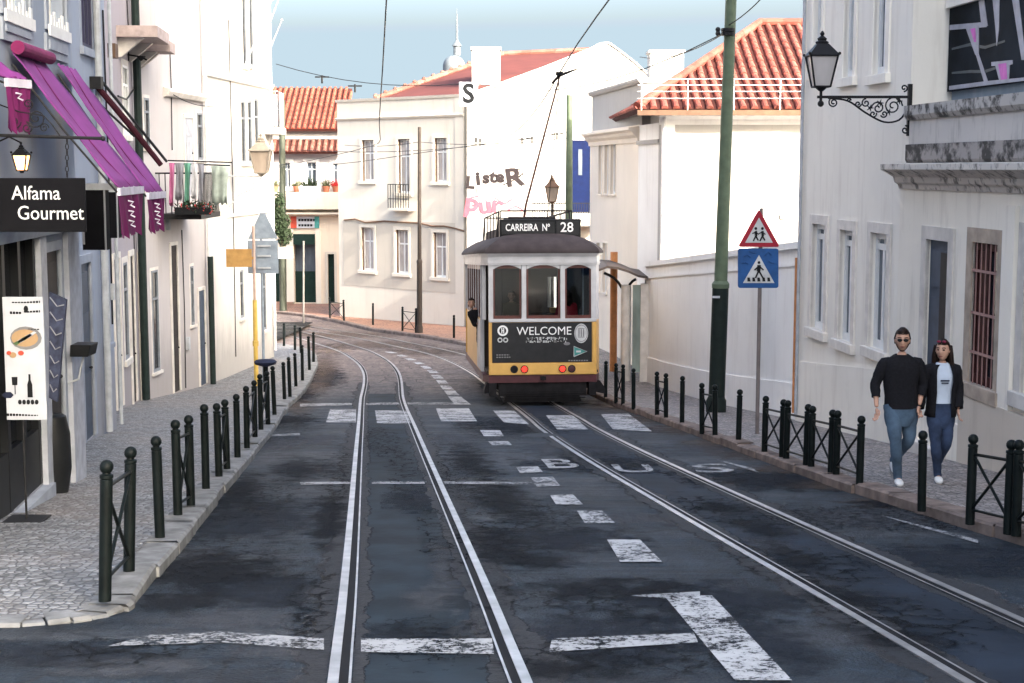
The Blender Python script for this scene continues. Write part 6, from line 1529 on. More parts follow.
# end window arched header
def arch_header(x0,x1,zb,zt,y0,y1,rise=.09):
    mb = MB(); N = 10; vs = []
    for i in range(N+1):
        f = i/N; x = x0+(x1-x0)*f; z = zb+rise*(1-(2*f-1)**2)
        for y in (y0,y1): vs += [(x,y,z),(x,y,zt)]
    fs = []
    for i in range(N):
        a,b = 4*i,4*(i+1); fs += [(a,b,b+1,a+1),(a+2,a+3,b+3,b+2),(a,a+2,b+2,b),(a+1,b+1,b+3,a+3)]
    fs += [(0,1,3,2),(4*N,4*N+2,4*N+3,4*N+1)]; mb.add(vs,fs); return mb.build('arched_header','t_white',tram)
for a,b in ((-1.06,-.46),(-.34,.375),(.49,1.05)):
    arch_header(a,b,2.93,3.12,.0,.07)
    mb = MB(); mb.box(a,b,.035,.06,1.86,1.94); mb.box(a,a+.035,.035,.06,1.94,3.05); mb.box(b-.035,b,.035,.06,1.94,3.05); mb.box(a,b,.035,.06,2.95,3.10); w = mb.build('window','t_frame',tram)
    mb = MB(); mb.box(a,b,.045,.051,1.9,3.05); mb.build('pane','clear',w)
mb = MB(); mb.box(-1.16,1.16,-.03,.02,1.80,1.87); mb.build('window_sill','t_white',tram,bevel=.006)
# side and corner window frames with panes
ys_ = [DO[1]+.12+k*(LEN-2.45)/6.0 for k in range(7)]
for s in (-1,1):
    for a,b in zip(ys_,ys_[1:]):
        x = s*(HW-.035); mb = MB(); mb.box(x-.02,x+.02,a+.05,b-.05,1.84,1.92); mb.box(x-.02,x+.02,a+.05,b-.05,2.92,3.02); mb.box(x-.018,x+.018,a+.05,a+.09,1.92,2.92); mb.box(x-.018,x+.018,b-.09,b-.05,1.92,2.92)
        w = mb.build('window','t_frame',tram); mb = MB(); mb.box(x-.004,x+.004,a+.05,b-.05,1.9,2.95); mb.build('pane','clear',w)
# corner posts broad, white, angled
seg(O[1],O[2],1.84,3.05,'t_white','corner_pillar',.05); seg(O[7],O[0],1.84,3.05,'t_white','corner_pillar',.05) if False else None
seg((HW,DO[0]),(HW,DO[1]+.05),1.84,3.05,'t_white','door_leaf',.04)
band(3.02,3.24,.02,'t_white','fascia',.06)
band(3.06,3.085,.032,'t_white','trim_strip',.012)
for x in (-1.13,1.10): mb = MB(); mb.box(x-.018,x+.018,-.030,.0,.92,1.80); mb.build('panel_seam','t_yellow',tram)
mb = MB()
for k in range(14):
    for z in (.70,.885): mb.ball((-1.08+k*.165,-.036,z),.009,6)
mb.build('rivets','t_yellow',tram)['kind'] = 'stuff'
band(3.235,3.285,.07,'t_white','gutter',.10)
# roof: domed ends
def ring_at(s, z, off):   # shrink the outline towards the spine
    pts = []
    for i,(x,y) in enumerate(outline(off)):
        yy = y+( (1-s)*1.15 if y < LEN/2 else -(1-s)*1.15 ); pts.append((x*s, yy, z))
    return pts
lev = [(1.0,3.27,.10),(1.0,3.31,.10),(.985,3.37,.08),(.94,3.45,.05),(.87,3.53,.0),(.77,3.60,0),(.62,3.66,0),(.4,3.70,0),(.12,3.72,0)]
def dense(pts):
    out = []
    n = len(pts)
    for i in range(n):
        a,b = Vector(pts[i]),Vector(pts[(i+1)%n]); out += [a, a.lerp(b,.5)]
    return out
mb = MB(); vs = []
for s,z,o_ in lev:
    r_ = ring_at(s,z,o_); vs += r_
n = 8; fs = [(k*n+i,k*n+(i+1)%n,(k+1)*n+(i+1)%n,(k+1)*n+i) for k in range(len(lev)-1) for i in range(n)]+[list(range(n))[::-1],[(len(lev)-1)*n+i for i in range(n)]]
mb.add(vs,fs); mb.build('roof','t_roof',tram,smooth='auto')
# clerestory / roof equipment
mb = MB(); mb.box(-.80,.80,1.7,LEN-1.7,3.60,3.86); mb.build('roof_deck','t_roof',tram,bevel=.05)
# destination box
mb = MB(); mb.box(-.86,.92,.72,1.05,3.52,4.02); db = mb.build('destination_box','black',tram,bevel=.02)
mb = MB(); mb.box(-.82,.34,.708,.722,3.70,3.96); mb.box(.38,.88,.706,.722,3.68,3.98); mb.build('blind','t_black',db)
mb = MB(); text_mb(mb,'CARREIRA  Nº',.215,FR((-.25,.703,3.83)),sx=.72,bold=.004,depth=.006); text_mb(mb,'28',.30,FR((.61,.703,3.83)),sx=.98,bold=.003,depth=.006); mb.build('route_lettering','letter',db,recalc=False)
mb = MB()
for x in (-.75,.8): mb.poly([(x-.08,.70,3.52),(x+.08,.70,3.52),(x+.08,.70,3.64),(x-.08,.70,3.64)],(0,.3,0))
mb.tube([(-.5,.69,3.60),(-.1,.69,3.70)],.018,6); mb.build('box_brackets','t_under',db)
# roof railings
mb = MB()
for s in (-1,1):
    mb.tube([(s*.84,1.7,3.55),(s*.80,1.9,4.22),(s*.80,LEN-1.4,4.22),(s*.84,LEN-1.2,3.55)],.022,6)
    for k in range(6): y = 1.4+k*(LEN-2.8)/5; mb.cyl((s*.80,y,3.5),(s*.80,y,4.22),.014,6)
for y in (1.4,LEN-1.4): mb.cyl((-.80,y,4.22),(.80,y,4.22),.02,6)
mb.build('roof_rail','t_under',tram)
mb = MB(); mb.box(-.55,.55,2.4,4.2,3.86,4.12); mb.build('resistor_box','t_under',tram,bevel=.03)
mb = MB(); mb.box(-.5,.5,4.8,6.4,3.86,4.05); mb.build('resistor_box',simple('roof_box_maroon',(.22,.06,.06),.6),tram,bevel=.03)
# black advert panel
mb = MB(); mb.box(-1.09,1.06,-.022,.0,.93,1.79); ad = mb.build('advert_panel','t_black',tram,bevel=.004)
mb = MB(); text_mb(mb,'WELCOME',.25,FR((.03,-.026,1.60)),sx=.98,depth=.006)
mb.build('advert_lettering','letter',ad,recalc=False)
mb = MB()
for z,h,x0,x1 in ((1.445,.035,-.34,.52),(1.38,.025,-.36,.50)):
    x = x0
    while x < x1:
        w = random.choice((.007,.007,.02,.028)); up_ = random.choice((.9,.9,.5,.2)); dn_ = random.choice((1,1,.2,-.2)); mb.box(x,min(x+w,x1),-.028,-.022,z-h*dn_,z+h*up_); x += w+random.choice((.008,.010,.028))
mb.build('advert_small_print','greyprint',ad)
mb = MB()
for x0,x1,z in ((-1.0,-.72,1.10),(-1.0,-.70,1.05),(.55,.98,.965)): 
    x = x0
    while x < x1: mb.box(x,min(x+.04,x1),-.027,-.022,z-.012,z+.012); x += .055
mb.build('advert_small_print','dimprint',ad)
def ringd(cx,cz,r0,r1,mat,nm,sx=1,d=.028):
    mb = MB(); n = 20; vs = []
    for k in range(n): a = 2*math.pi*k/n; vs += [(cx+r0*math.cos(a)*sx,-d,cz+r0*math.sin(a)),(cx+r1*math.cos(a)*sx,-d,cz+r1*math.sin(a))]
    for k in range(n): a = 2*math.pi*k/n; vs += [(cx+r0*math.cos(a)*sx,-.02,cz+r0*math.sin(a)),(cx+r1*math.cos(a)*sx,-.02,cz+r1*math.sin(a))]
    fs = []
    for k in range(n):
        a,b = 2*k,2*((k+1)%n); fs += [(a,b,b+1,a+1),(a+2*n,a+1+2*n,b+1+2*n,b+2*n),(a,a+2*n,b+2*n,b),(a+1,b+1,b+1+2*n,a+1+2*n)]
    mb.add(vs,fs); return mb.build(nm,mat,ad)
ringd(-.86,1.62,.075,.115,'letter','advert_logo'); 
mb = MB(); mb.box(-.89,-.87,-.028,-.022,1.56,1.68); mb.box(-.85,-.83,-.028,-.022,1.56,1.68); mb.box(-.89,-.83,-.027,-.022,1.61,1.63); mb.build('advert_logo','letter',ad)
ringd(-.92,1.42,.03,.055,'greyprint','advert_logo'); ringd(-.80,1.42,.03,.055,'greyprint','advert_logo')
mb = MB(); n=20; mb.poly([(.83+.15*math.cos(2*math.pi*k/n),-.026,1.55+.21*math.sin(2*math.pi*k/n)) for k in range(n)],(0,.005,0)); mb.build('advert_badge','greyprint',ad)
ringd(.83,1.55,.17,.185,'dimprint','advert_badge',.74,.03)
mb = MB()
for x in (.78,.83,.88): mb.box(x-.012,x+.012,-.032,-.026,1.48,1.64)
mb.box(.76,.90,-.031,-.026,1.46,1.475); mb.box(.76,.90,-.031,-.026,1.645,1.66); mb.build('badge_mark','dimprint',ad)
mb = MB(); mb.poly([(.67,-.027,1.04),(.93,-.027,1.16),(.67,-.027,1.28)],(0,.005,0)); mb.build('teal_mark','teal',ad)
mb = MB(); mb.tube([(.67,-.03,1.05),(.95,-.03,1.16),(.67,-.03,1.27),(.67,-.03,1.05)],.010,4); mb.box(.72,.82,-.034,-.03,1.14,1.18); mb.build('teal_mark_outline','greyprint',ad)
mb = MB(); mb.poly([(.52+.07*math.cos(2*math.pi*k/n),-.026,1.33+.035*math.sin(2*math.pi*k/n)) for k in range(n)],(0,.005,0)); mb.build('advert_badge','dimprint',ad)
# lamps
for x,m in ((-.62,'t_under'),(-.40,'taillight'),(.42,'taillight'),(.62,'t_maroon')):
    mb = MB(); mb.lathe([(.001,-.04),(.06,-.035),(.07,-.01),(.07,.0)],(x,-.02,.79),14,axis='y'); l = mb.build('tail_lamp',m if m=='taillight' else m,tram,smooth='auto')
    mb = MB(); vs=[]; mb.lathe([(.072,-.03),(.085,-.03),(.085,.0),(.072,.0)],(x,-.02,.79),14,axis='y'); mb.build('lamp_rim','iron',l)
mb = MB(); mb.box(-.06,.06,-.12,-.05,.56,.64); mb.lathe([(.05,-.14),(.05,-.08)],(0,0,.60),8,axis='y'); mb.build('coupling','t_under',tram)
# underframe, lifeguard, wheels
mb = MB(); mb.box(-1.05,1.05,.3,LEN-.3,.34,.52); mb.build('underframe','t_under',tram)
mb = MB(); mb.box(-.95,.95,.05,.12,.20,.50)
for k in range(7): mb.box(-.92,.92,-.02+k*.02,.0+k*.02,.16+k*.045,.18+k*.045)
mb.box(-1.15,-1.0,-.02,.3,.22,.50); mb.box(1.0,1.15,-.02,.3,.22,.50); mb.build('lifeguard','t_under',tram)
mb = MB(); mb.hexa([(-.85,.1,.07),(.85,.1,.07),(.85,.55,.10),(-.85,.55,.10),(-.80,.1,.20),(.80,.1,.20),(.80,.55,.14),(-.80,.55,.14)]); mb.build('cowcatcher_tray','t_under',tram)
mb = MB(); mb.poly([(1.05,.05,.30),(1.38,.15,.22),(1.38,.15,.34),(1.25,.1,.52),(1.05,.05,.52)],(0,.35,0)); mb.build('side_step','t_under',tram); mb = MB(); mb.poly([(-1.05,.05,.30),(-1.25,.15,.26),(-1.25,.15,.34),(-1.2,.1,.52),(-1.05,.05,.52)],(0,.35,0)); mb.build('side_step','t_under',tram)
for y in (3.1,5.5):
    mb = MB(); mb.cyl((-.6,y,.38),(.6,y,.38),.05,8); ax = mb.build('axle','t_under',tram)
    for s in (-1,1):
        mb = MB(); 
        vs = []; n = 20
        mb.tube([(s*.44,y,.39),(s*.56,y,.39)],.38,20); mb.build('wheel','t_under',ax)
mb = MB(); mb.box(-.72,-.62,2.4,6.2,.25,.5); mb.box(.62,.72,2.4,6.2,.25,.5); mb.box(-.9,.9,3.6,5.0,.22,.5); mb.build('truck_frame','t_under',tram)
# interior
mb = MB(); mb.box(-1.2,1.2,.06,LEN-.1,.70,.76); mb.build('floor','t_int',tram)
mb = MB(); mb.box(-1.2,1.2,.3,LEN-.3,3.10,3.14); mb.build('ceiling',simple('tram_ceiling_wood',(.12,.08,.05),.5),tram)
mb = MB(); mb.box(-1.22,-.45,1.35,1.40,.76,3.1); mb.box(.45,1.22,1.35,1.40,.76,3.1); mb.box(-.45,.45,1.35,1.40,2.75,3.1); mb.build('bulkhead','t_int',tram)
mb = MB()
for s in (-1,1):
    for k in range(5):
        y = 2.0+k*1.1; x0,x1 = sorted((s*.35,s*1.15)); mb.box(x0,x1,y,y+.42,1.12,1.20); mb.box(x0,x1,y+.40,y+.46,1.2,1.75); mb.box(x0+.1,x1-.1,y+.1,y+.3,.76,1.12)
mb.build('seats',simple('tram_seat_wood',(.13,.07,.035),.5),tram)
mb = MB(); mb.cyl((.0,.35,.76),(.0,.35,1.75),.11,12); mb.lathe([(.14,1.75),(.17,1.85),(.12,1.92)],(0,.35,0),12); mb.tube([(0,.35,1.95),(.2,.3,1.98)],.02,6); mb.build('controller','t_int',tram)
mb = MB(); mb.cyl((-.95,.6,.76),(-.95,.6,3.1),.018,8); mb.cyl((.95,.6,.76),(.95,.6,3.1),.018,8); mb.build('grab_pole','pipe',tram)
# trolley pole
slope = math.atan((g(40)-g(32.5))/7.5)
tip_w = Vector((xat(TR,27.2)-.0, 27.2, g(27.2)+6.25))
yaw = math.atan2(-(xat(TR,40)-xat(TR,32)),8)
yaw = math.atan(.078)
tram.location = (tx, TY, g(TY)+.012); tram.rotation_euler = (slope, 0, yaw)
bpy.context.view_layer.update()
Mt = Matrix.Translation(tram.location) @ tram.rotation_euler.to_matrix().to_4x4()
tip = Mt.inverted() @ tip_w
mb = MB(); mb.tube([(0,4.6,4.12),(0,4.0,4.45),tip],[.035,.028,.016],8); mb.build('trolley_pole','copper',tram)
mb = MB(); mb.tube([tip+Vector((-.12,.15,-.1)),tip+Vector((0,0,.02)),tip+Vector((.3,-.1,.12))],[.02,.03,.012],6); mb.lathe([(.07,-.03),(.07,.03)],tip+Vector((0,0,.05)),8); mb.build('trolley_head','iron',tram)
mb = MB(); mb.tube([tip+Vector((0,.1,-.1)),(.2,.9,4.0)],.008,4); mb.build('trolley_rope','t_under',tram)
# ---------------------------------------------------------------- people
def skin_mesh(nodes, edges, sub=1, root=0):
    """nodes: list of (co, rx, ry)"""
    me = bpy.data.meshes.new('s'); bm = bmesh.new(); lay = bm.verts.layers.skin.verify(); vs = []
    for i,(co,rx,ry) in enumerate(nodes):
        v = bm.verts.new(co); v[lay].radius = (rx,ry); v[lay].use_root = (i == root); vs.append(v)
    for a,b in edges: bm.edges.new((vs[a],vs[b]))
    bm.to_mesh(me); bm.free()
    o = bpy.data.objects.new('s',me); col.objects.link(o)
    m = o.modifiers.new('skin','SKIN'); m.use_smooth_shade = True; m.branch_smoothing = .3
    if sub: s_ = o.modifiers.new('sub','SUBSURF'); s_.levels = sub; s_.render_levels = sub
    bpy.context.view_layer.update()
    ev = o.evaluated_get(bpy.context.evaluated_depsgraph_get()); m2 = bpy.data.meshes.new_from_object(ev)
    vs = [v.co.copy() for v in m2.vertices]; fs = [list(p.vertices) for p in m2.polygons]
    bpy.data.objects.remove(o); bpy.data.meshes.remove(me); bpy.data.meshes.remove(m2)
    return vs, fs
def chain(mb, pts, mi=0, sub=1):
    nodes = [(p[0],p[1],p[2] if len(p)>2 else p[1]) for p in pts]
    vs, fs = skin_mesh(nodes,[(i,i+1) for i in range(len(pts)-1)],sub); mb.add(vs,fs,mi)
def tree(mb, nodes, edges, sub=2, root=0, mi=0):
    vs, fs = skin_mesh([(n[0],n[1],n[2] if len(n)>2 else n[1]) for n in nodes],edges,sub,root); mb.add(vs,fs,mi)
V = Vector
def headmesh(mb, c, s, yaw=0, tilt=0):
    """egg shaped head with brow, nose, jaw and ears; c = centre; faces -y before yaw"""
    Rm = Matrix.Rotation(yaw,4,'Z') @ Matrix.Rotation(tilt,4,'X'); T = Matrix.Translation(c) @ Rm
    n, m = 20, 16; vs = []
    for j in range(m+1):
        ph = math.pi*j/m; z = -math.cos(ph); r = math.sin(ph)
        for i in range(n):
            a = 2*math.pi*i/n; x = r*math.cos(a); y = r*math.sin(a)
            w = 1.0 - (.30*max(0,-z-.1)) ; X = x*.074*w; Yv = y*.094*(1-.12*max(0,-z)) ; Z = z*.118
            if y < 0:      # face side
                f = -y
                Yv -= .006*f*max(0,1-abs(x)*2)*(1 if abs(z)<.5 else .3)
                if abs(x) < .30 and -.38 < z < .12: Yv -= .026*(1-abs(x)/.30)*(1-(z-.12)/-.5 if False else max(0,(.12-z)/.5))
                if .10 < z < .34 and .15 < abs(x) < .7: Yv += .008
                if -.86 < z < -.6: Yv -= .010*max(0,1-abs(x)*2.2)
                if z < -.5: Yv -= .004
            vs.append(T @ V((X*s,Yv*s,Z*s)))
    mb.add(vs,[(j*n+i,j*n+(i+1)%n,(j+1)*n+(i+1)%n,(j+1)*n+i) for j in range(m) for i in range(n)])
    for sx in (-1,1):
        o = len(mb.v); mb.ball((0,0,0),.024*s,8,sc=(.45,.8,1.25))
        for k in range(o,len(mb.v)): mb.v[k] = T @ (mb.v[k]+V((sx*.074*s,.01*s,-.008*s)))
    return T
def hand_chains(mb, wrist, d, palmn, side, s=1.0, curl=.4):
    """wrist point, direction of the hand, palm normal, side = direction of the thumb"""
    d = V(d).normalized(); palmn = V(palmn).normalized(); side = V(side).normalized()
    w = V(wrist)
    chain(mb,[(w,.020*s,.026*s),(w+d*.035*s,.016*s,.034*s),(w+d*.085*s,.013*s,.036*s)],sub=1)
    for k,(off,L) in enumerate(((.028,.075),(.010,.085),(-.009,.078),(-.027,.062))):
        b = w+d*.078*s+side*off*s; c_ = curl*(1+.12*k)
        p1 = b+(d*math.cos(c_*.5)+palmn*math.sin(c_*.5))*L*.45*s; p2 = p1+(d*math.cos(c_*1.4)+palmn*math.sin(c_*1.4))*L*.32*s; p3 = p2+(d*math.cos(c_*2.2)+palmn*math.sin(c_*2.2))*L*.25*s
        chain(mb,[(b-d*.02*s,.0090*s),(p1,.0085*s),(p2,.0078*s),(p3,.0062*s)],sub=1)
    b = w+d*.025*s+side*.022*s; p1 = b+(d*.6+side*.75).normalized()*.034*s; p2 = p1+(d*.9+side*.3+palmn*.3).normalized()*.030*s; p3 = p2+(d*.95+palmn*.35).normalized()*.022*s
    chain(mb,[(b,.0115*s),(p1,.0105*s),(p2,.0095*s),(p3,.0075*s)],sub=1)
def build_person(J, label, loc, rot, spec, group=None, sit=False):
    t = thing('person', label, 'person', loc, group); ORG[t.name] = V((0,0,0)); t.rotation_euler = (0,0,rot)
    f = spec.get('f',1.0)
    # body: one skinned figure
    body = MB()
    sh = .165*f; 
    N = [(J['pelvis'],.105*f,.08),(J['waist'],.095*f,.072),(J['chest'],.115*f,.085),(J['neckb'],.052,.05),(J['neck'],.050,.052),
         (J['shL'],.044*f,.044),(J['elL'],.036*f,.036),(J['wrL'],.024,.024),
         (J['shR'],.044*f,.044),(J['elR'],.036*f,.036),(J['wrR'],.024,.024),
         (J['hipL'],.070,.070),(J['knL'],.046,.046),(J['anL'],.032,.032),(J['toL'],.022,.016),
         (J['hipR'],.070,.070),(J['knR'],.046,.046),(J['anR'],.032,.032),(J['toR'],.022,.016)]
    E = [(0,1),(1,2),(2,3),(3,4),(2,5),(5,6),(6,7),(2,8),(8,9),(9,10),(0,11),(11,12),(12,13),(13,14),(0,15),(15,16),(16,17),(17,18)]
    tree(body,N,E,2,0)
    T = headmesh(body,V(J['head']),spec.get('hs',1.0),spec.get('hyaw',0),spec.get('htilt',0))
    for wr,el,sd,cu in (('wrL','elL',spec.get('thL',(-.3,-1,0)),spec.get('cuL',.4)),('wrR','elR',spec.get('thR',(.3,-1,0)),spec.get('cuR',.4))):
        d = (V(J[wr])-V(J[el])).normalized(); d = (d+V((0,0,-.35))).normalized() if not spec.get('free') else d
        sd = V(sd); sd = (sd-d*sd.dot(d)).normalized(); pn = V(spec.get('pn'+wr[2],(0,0,0)))
        if pn.length < .1: pn = d.cross(sd)*(1 if wr=='wrR' else -1)
        hand_chains(body,V(J[wr]),d,pn,sd,1.0*spec.get('hs',1.0),cu)
    bo = body.build('body','skin',t,smooth=True,recalc=True)
    # torso garment
    def lerp(a,b,k): return V(J[a]).lerp(V(J[b]),k)
    H = J['chest'][2]/1.27; wf = spec.get('wf',1.0); sl = spec.get('sleeve',.85)
    def cx(z):
        ks = ['pelvis','waist','chest','neckb','neck']; P = [V(J[q]) for q in ks]
        for p_,q_ in zip(P,P[1:]):
            if z <= q_.z: k_ = max(0,(z-p_.z)/(q_.z-p_.z)); return p_.lerp(q_,k_)
        return P[-1]
    def loft(mb, rings, a0=0, a1=2*math.pi, n=28, fold=.012, ex=0, cap=True, seed=0):
        vs = []; closed = a1-a0 > 6.28
        for j_,(z,rx,ry) in enumerate(rings):
            c_ = cx(z*H)
            for i in range(n if closed else n+1):
                an = a0+(a1-a0)*i/n; w_ = fold*(math.sin(an*3+j_*1.3+seed)*.6+math.sin(an*7-j_*2.1+seed*2)*.5)
                ca,sa = math.cos(an),math.sin(an); pw_ = .86
                vs.append(V((c_.x+math.copysign(abs(ca)**pw_,ca)*(rx*H+ex+w_),c_.y+math.copysign(abs(sa)**pw_,sa)*(ry*H+ex+w_*.6),z*H)))
        m_ = n if closed else n+1
        fs = [(j_*m_+i,j_*m_+(i+1)%m_,(j_+1)*m_+(i+1)%m_,(j_+1)*m_+i) for j_ in range(len(rings)-1) for i in range(n)]
        mb.add(vs,fs)
    def limb(mb, pts, fold=.008, n=16, seed=0):
        P = catmull([V(p_[0]) for p_ in pts],.03); tot = len(P)-1; K = len(pts)-1; rs = []
        for i in range(tot+1):
            t_ = i/tot*K; k_ = min(K-1,int(t_)); f_ = t_-k_; f_ = f_*f_*(3-2*f_); r_ = pts[k_][1]*(1-f_)+pts[k_+1][1]*f_
            rs.append(r_*(1+fold*6*math.sin(i*1.9+seed)*math.sin(i*.7)))
        mb.tube(P,rs,n,cap=False)
    g_ = MB()
    TR_ = [(.855,.176,.126),(.90,.180,.128),(.98,.176,.122),(1.10,.180,.122),(1.22,.196,.128),(1.30,.204,.124),(1.36,.196,.108),(1.395,.165,.090),(1.42,.112,.080),(1.44,.082,.072),(1.445,.074,.068)]
    if spec.get('slim'): TR_ = [(.84,.158,.118),(.92,.148,.108),(1.02,.130,.096),(1.12,.138,.104),(1.22,.152,.122),(1.30,.158,.110),(1.36,.150,.092),(1.395,.125,.078),(1.42,.085,.066),(1.44,.066,.060)]
    TR_ = [(z,rx*wf,ry) for z,rx,ry in TR_]
    loft(g_,TR_,fold=.006)
    for S in 'LR':
        sh_ = V(J['sh'+S]); inn = sh_.lerp(V(J['chest']),.25); inn.z = sh_.z-.025
        limb(g_,[(inn,.058*wf),(sh_+V((0,0,-.015)),.068*wf),(lerp('sh'+S,'el'+S,.5),.064*wf),(J['el'+S],.056*wf),(lerp('el'+S,'wr'+S,sl*.5),.052*wf),(lerp('el'+S,'wr'+S,sl),.046*wf)],seed=ord(S))
    g_.build(spec.get('topname','sweater'),spec['top'],t,smooth=True,recalc=False)
    if 'jacket' in spec:
        j = MB()
        JR = [(.80,.176,.126),(.86,.172,.128),(.98,.158,.118),(1.10,.158,.122),(1.22,.170,.134),(1.30,.172,.122),(1.36,.162,.104),(1.395,.135,.090),(1.42,.098,.078)]
        loft(j,[(z,rx*wf,ry) for z,rx,ry in JR],a0=-math.pi/2+.50,a1=1.5*math.pi-.50,fold=.008,ex=.012)
        for S in 'LR':
            sh_ = V(J['sh'+S]); inn = sh_.lerp(V(J['chest']),.3); inn.z = sh_.z
            limb(j,[(inn,.070*wf),(sh_,.082*wf),(lerp('sh'+S,'el'+S,.5),.072*wf),(J['el'+S],.064*wf),(lerp('el'+S,'wr'+S,.5),.058*wf),(lerp('el'+S,'wr'+S,.98),.050*wf)],seed=ord(S)+3)
        jo = j.build('cardigan',spec['jacket'],t,smooth=True,recalc=False); s_ = jo.modifiers.new('s','SOLIDIFY'); s_.thickness=.008; s_.offset=0
    if 'print' in spec:
        q = MB(); w0 = V(J['chest']); q.box(w0.x-.045,w0.x+.045,w0.y-.128,w0.y-.112,w0.z-.035,w0.z-.022); q.box(w0.x-.035,w0.x+.035,w0.y-.127,w0.y-.112,w0.z-.060,w0.z-.050); q.build('shirt_print','navy',t)
    # trousers
    j = MB(); PR = [(.66,.120,.085),(.74,.165,.118),(.80,.176,.126),(.86,.172,.124),(.92,.160,.114),(.96,.150,.106)]
    loft(j,[(z,rx*(wf if not spec.get('slim') else .93),ry) for z,rx,ry in PR],fold=.004)
    q_ = .92 if spec.get('slim') else 1.0
    for S in 'LR':
        limb(j,[(V(J['hip'+S])+V((0,0,.02)),.092*q_),(lerp('hip'+S,'kn'+S,.3),.092*q_),(lerp('hip'+S,'kn'+S,.65),.076*q_),(J['kn'+S],.063*q_),(lerp('kn'+S,'an'+S,.35),.060*q_),(lerp('kn'+S,'an'+S,.75),.049*q_),(lerp('kn'+S,'an'+S,1.0),.046*q_)],fold=.007,seed=ord(S)*2)
    j.build('jeans',spec['jeans'],t,smooth=True,recalc=False)
    # shoes
    for an,to in (('anL','toL'),('anR','toR')):
        a_,b_ = V(J[an]),V(J[to]); s_ = MB(); fwd = (b_-a_); fl = V((fwd.x,fwd.y,0)).normalized()
        heel = a_-fl*.045+V((0,0,-.045)); 
        tree(s_,[(heel,.040,.040),(a_+V((0,0,-.03)),.046,.044),(a_.lerp(b_,.6)+V((0,0,.008)),.052,.044),(b_+fl*.02,.046,.034),(a_+V((0,0,.02)),.048,.048)],[(0,1),(1,2),(2,3),(1,4)],2,1)
        so = s_.build('shoe','shoe',t,smooth=True)
        q = MB(); P_ = []
        for k in range(12):
            an_ = 2*math.pi*k/12; c_ = heel.lerp(b_,.5); L = (b_-heel).length/2+.04; up_ = V((0,0,1)); sd = fl.cross(up_)
            ax = (b_-heel).normalized(); P_.append(c_+ax*L*math.cos(an_)+sd*.045*math.sin(an_)+V((0,0,-.030)))
        q.poly(P_,(0,0,-.016)); q.build('sole','sole',so)
    # hair and face
    s = spec.get('hs',1.0)
    h = MB(); n,m = 20,12; vs=[]
    for jx in range(m+1):
        ph = math.pi*jx/m*.62
        for i in range(n):
            a = 2*math.pi*i/n; r = math.sin(ph); z = math.cos(ph); x = r*math.cos(a); y = r*math.sin(a)
            if y < -.15 and z < .62: r2 = .90; 
            else: r2 = 1.09
            wob = 1+.03*math.sin(i*3.1+jx*2.3)
            zz = z if not (y < -.15 and z < .62) else .62+(z-.62)*.1
            vs.append(T @ V((x*.078*r2*wob*s,(y*.100*r2*wob+.004)*s,zz*.130*wob*s)))
    h.add(vs,[(jx*n+i,jx*n+(i+1)%n,(jx+1)*n+(i+1)%n,(jx+1)*n+i) for jx in range(m) for i in range(n)])
    if spec.get('longhair'):
        for k in range(26):
            a = math.pi*(.06+.88*k/25); bx,by = math.cos(a)*.078,math.sin(a)*.095
            sw = random.uniform(-.01,.01)
            chain(h,[(T@V((bx*s,by*s,.05*s)),.020),(T@V((bx*1.12*s+sw,by*1.08*s,-.06*s)),.022),(T@V((bx*1.25*s+sw,(by*1.0+.02)*s,-.17*s)),.020),(T@V((bx*1.3*s+sw*2,(by*.9+.03)*s,(-.26-.05*math.sin(k))*s)),.010)],sub=0)
    h.build('hair','hair',t,smooth=True,recalc=False)
    e = MB()
    for sx in (-1,1):
        o = len(e.v); e.ball((0,0,0),.011*s,8,sc=(1.3,.6,.7))
        for k in range(o,len(e.v)): e.v[k] = T @ (e.v[k]+V((sx*.030*s,-.086*s,.012*s)))
        e.tube([T@V((sx*.014*s,-.096*s,.034*s)),T@V((sx*.034*s,-.094*s,.040*s)),T@V((sx*.052*s,-.082*s,.034*s))],.004*s,5)
    e.build('eyes_and_brows','eye',t)
    e = MB(); e.tube([T@V((-.022*s,-.088*s,-.060*s)),T@V((0,-.098*s,-.058*s)),T@V((.022*s,-.088*s,-.060*s))],[.003*s,.006*s,.003*s],6); e.build('mouth','lips',t)
    if spec.get('glasses'):
        e = MB()
        for sx in (-1,1):
            o = len(e.v); e.ball((0,0,0),.022*s,10,sc=(1.15,.25,.8))
            for k in range(o,len(e.v)): e.v[k] = T @ (e.v[k]+V((sx*.031*s,-.100*s,.012*s)))
            e.tube([T@V((sx*.054*s,-.094*s,.018*s)),T@V((sx*.078*s,.0,.016*s))],.003*s,4)
        e.tube([T@V((-.012*s,-.104*s,.016*s)),T@V((.012*s,-.104*s,.016*s))],.003*s,4); e.build('sunglasses','black',t)
    if spec.get('beard'):
        b = MB(); vs=[]; n,m=14,6
        for jx in range(m+1):
            for i in range(n+1):
                a = math.pi+math.pi*i/n; ph = math.pi*(.58+.34*jx/m); z=math.cos(ph); r=math.sin(ph); w=1-.30*max(0,-z-.1)
                vs.append(T@V((r*math.cos(a)*.078*w*s,(r*math.sin(a)*.100*(1-.12*max(0,-z))-.003)*s,z*.122*s)))
        b.add(vs,[(jx*(n+1)+i,jx*(n+1)+i+1,(jx+1)*(n+1)+i+1,(jx+1)*(n+1)+i) for jx in range(m) for i in range(n) if not (jx<4 and 3<=i<=10)])
        bo = b.build('beard',simple('stubble',(.09,.055,.045),.9),t,smooth=True,recalc=False); s_=bo.modifiers.new('s','SOLIDIFY'); s_.thickness=.004
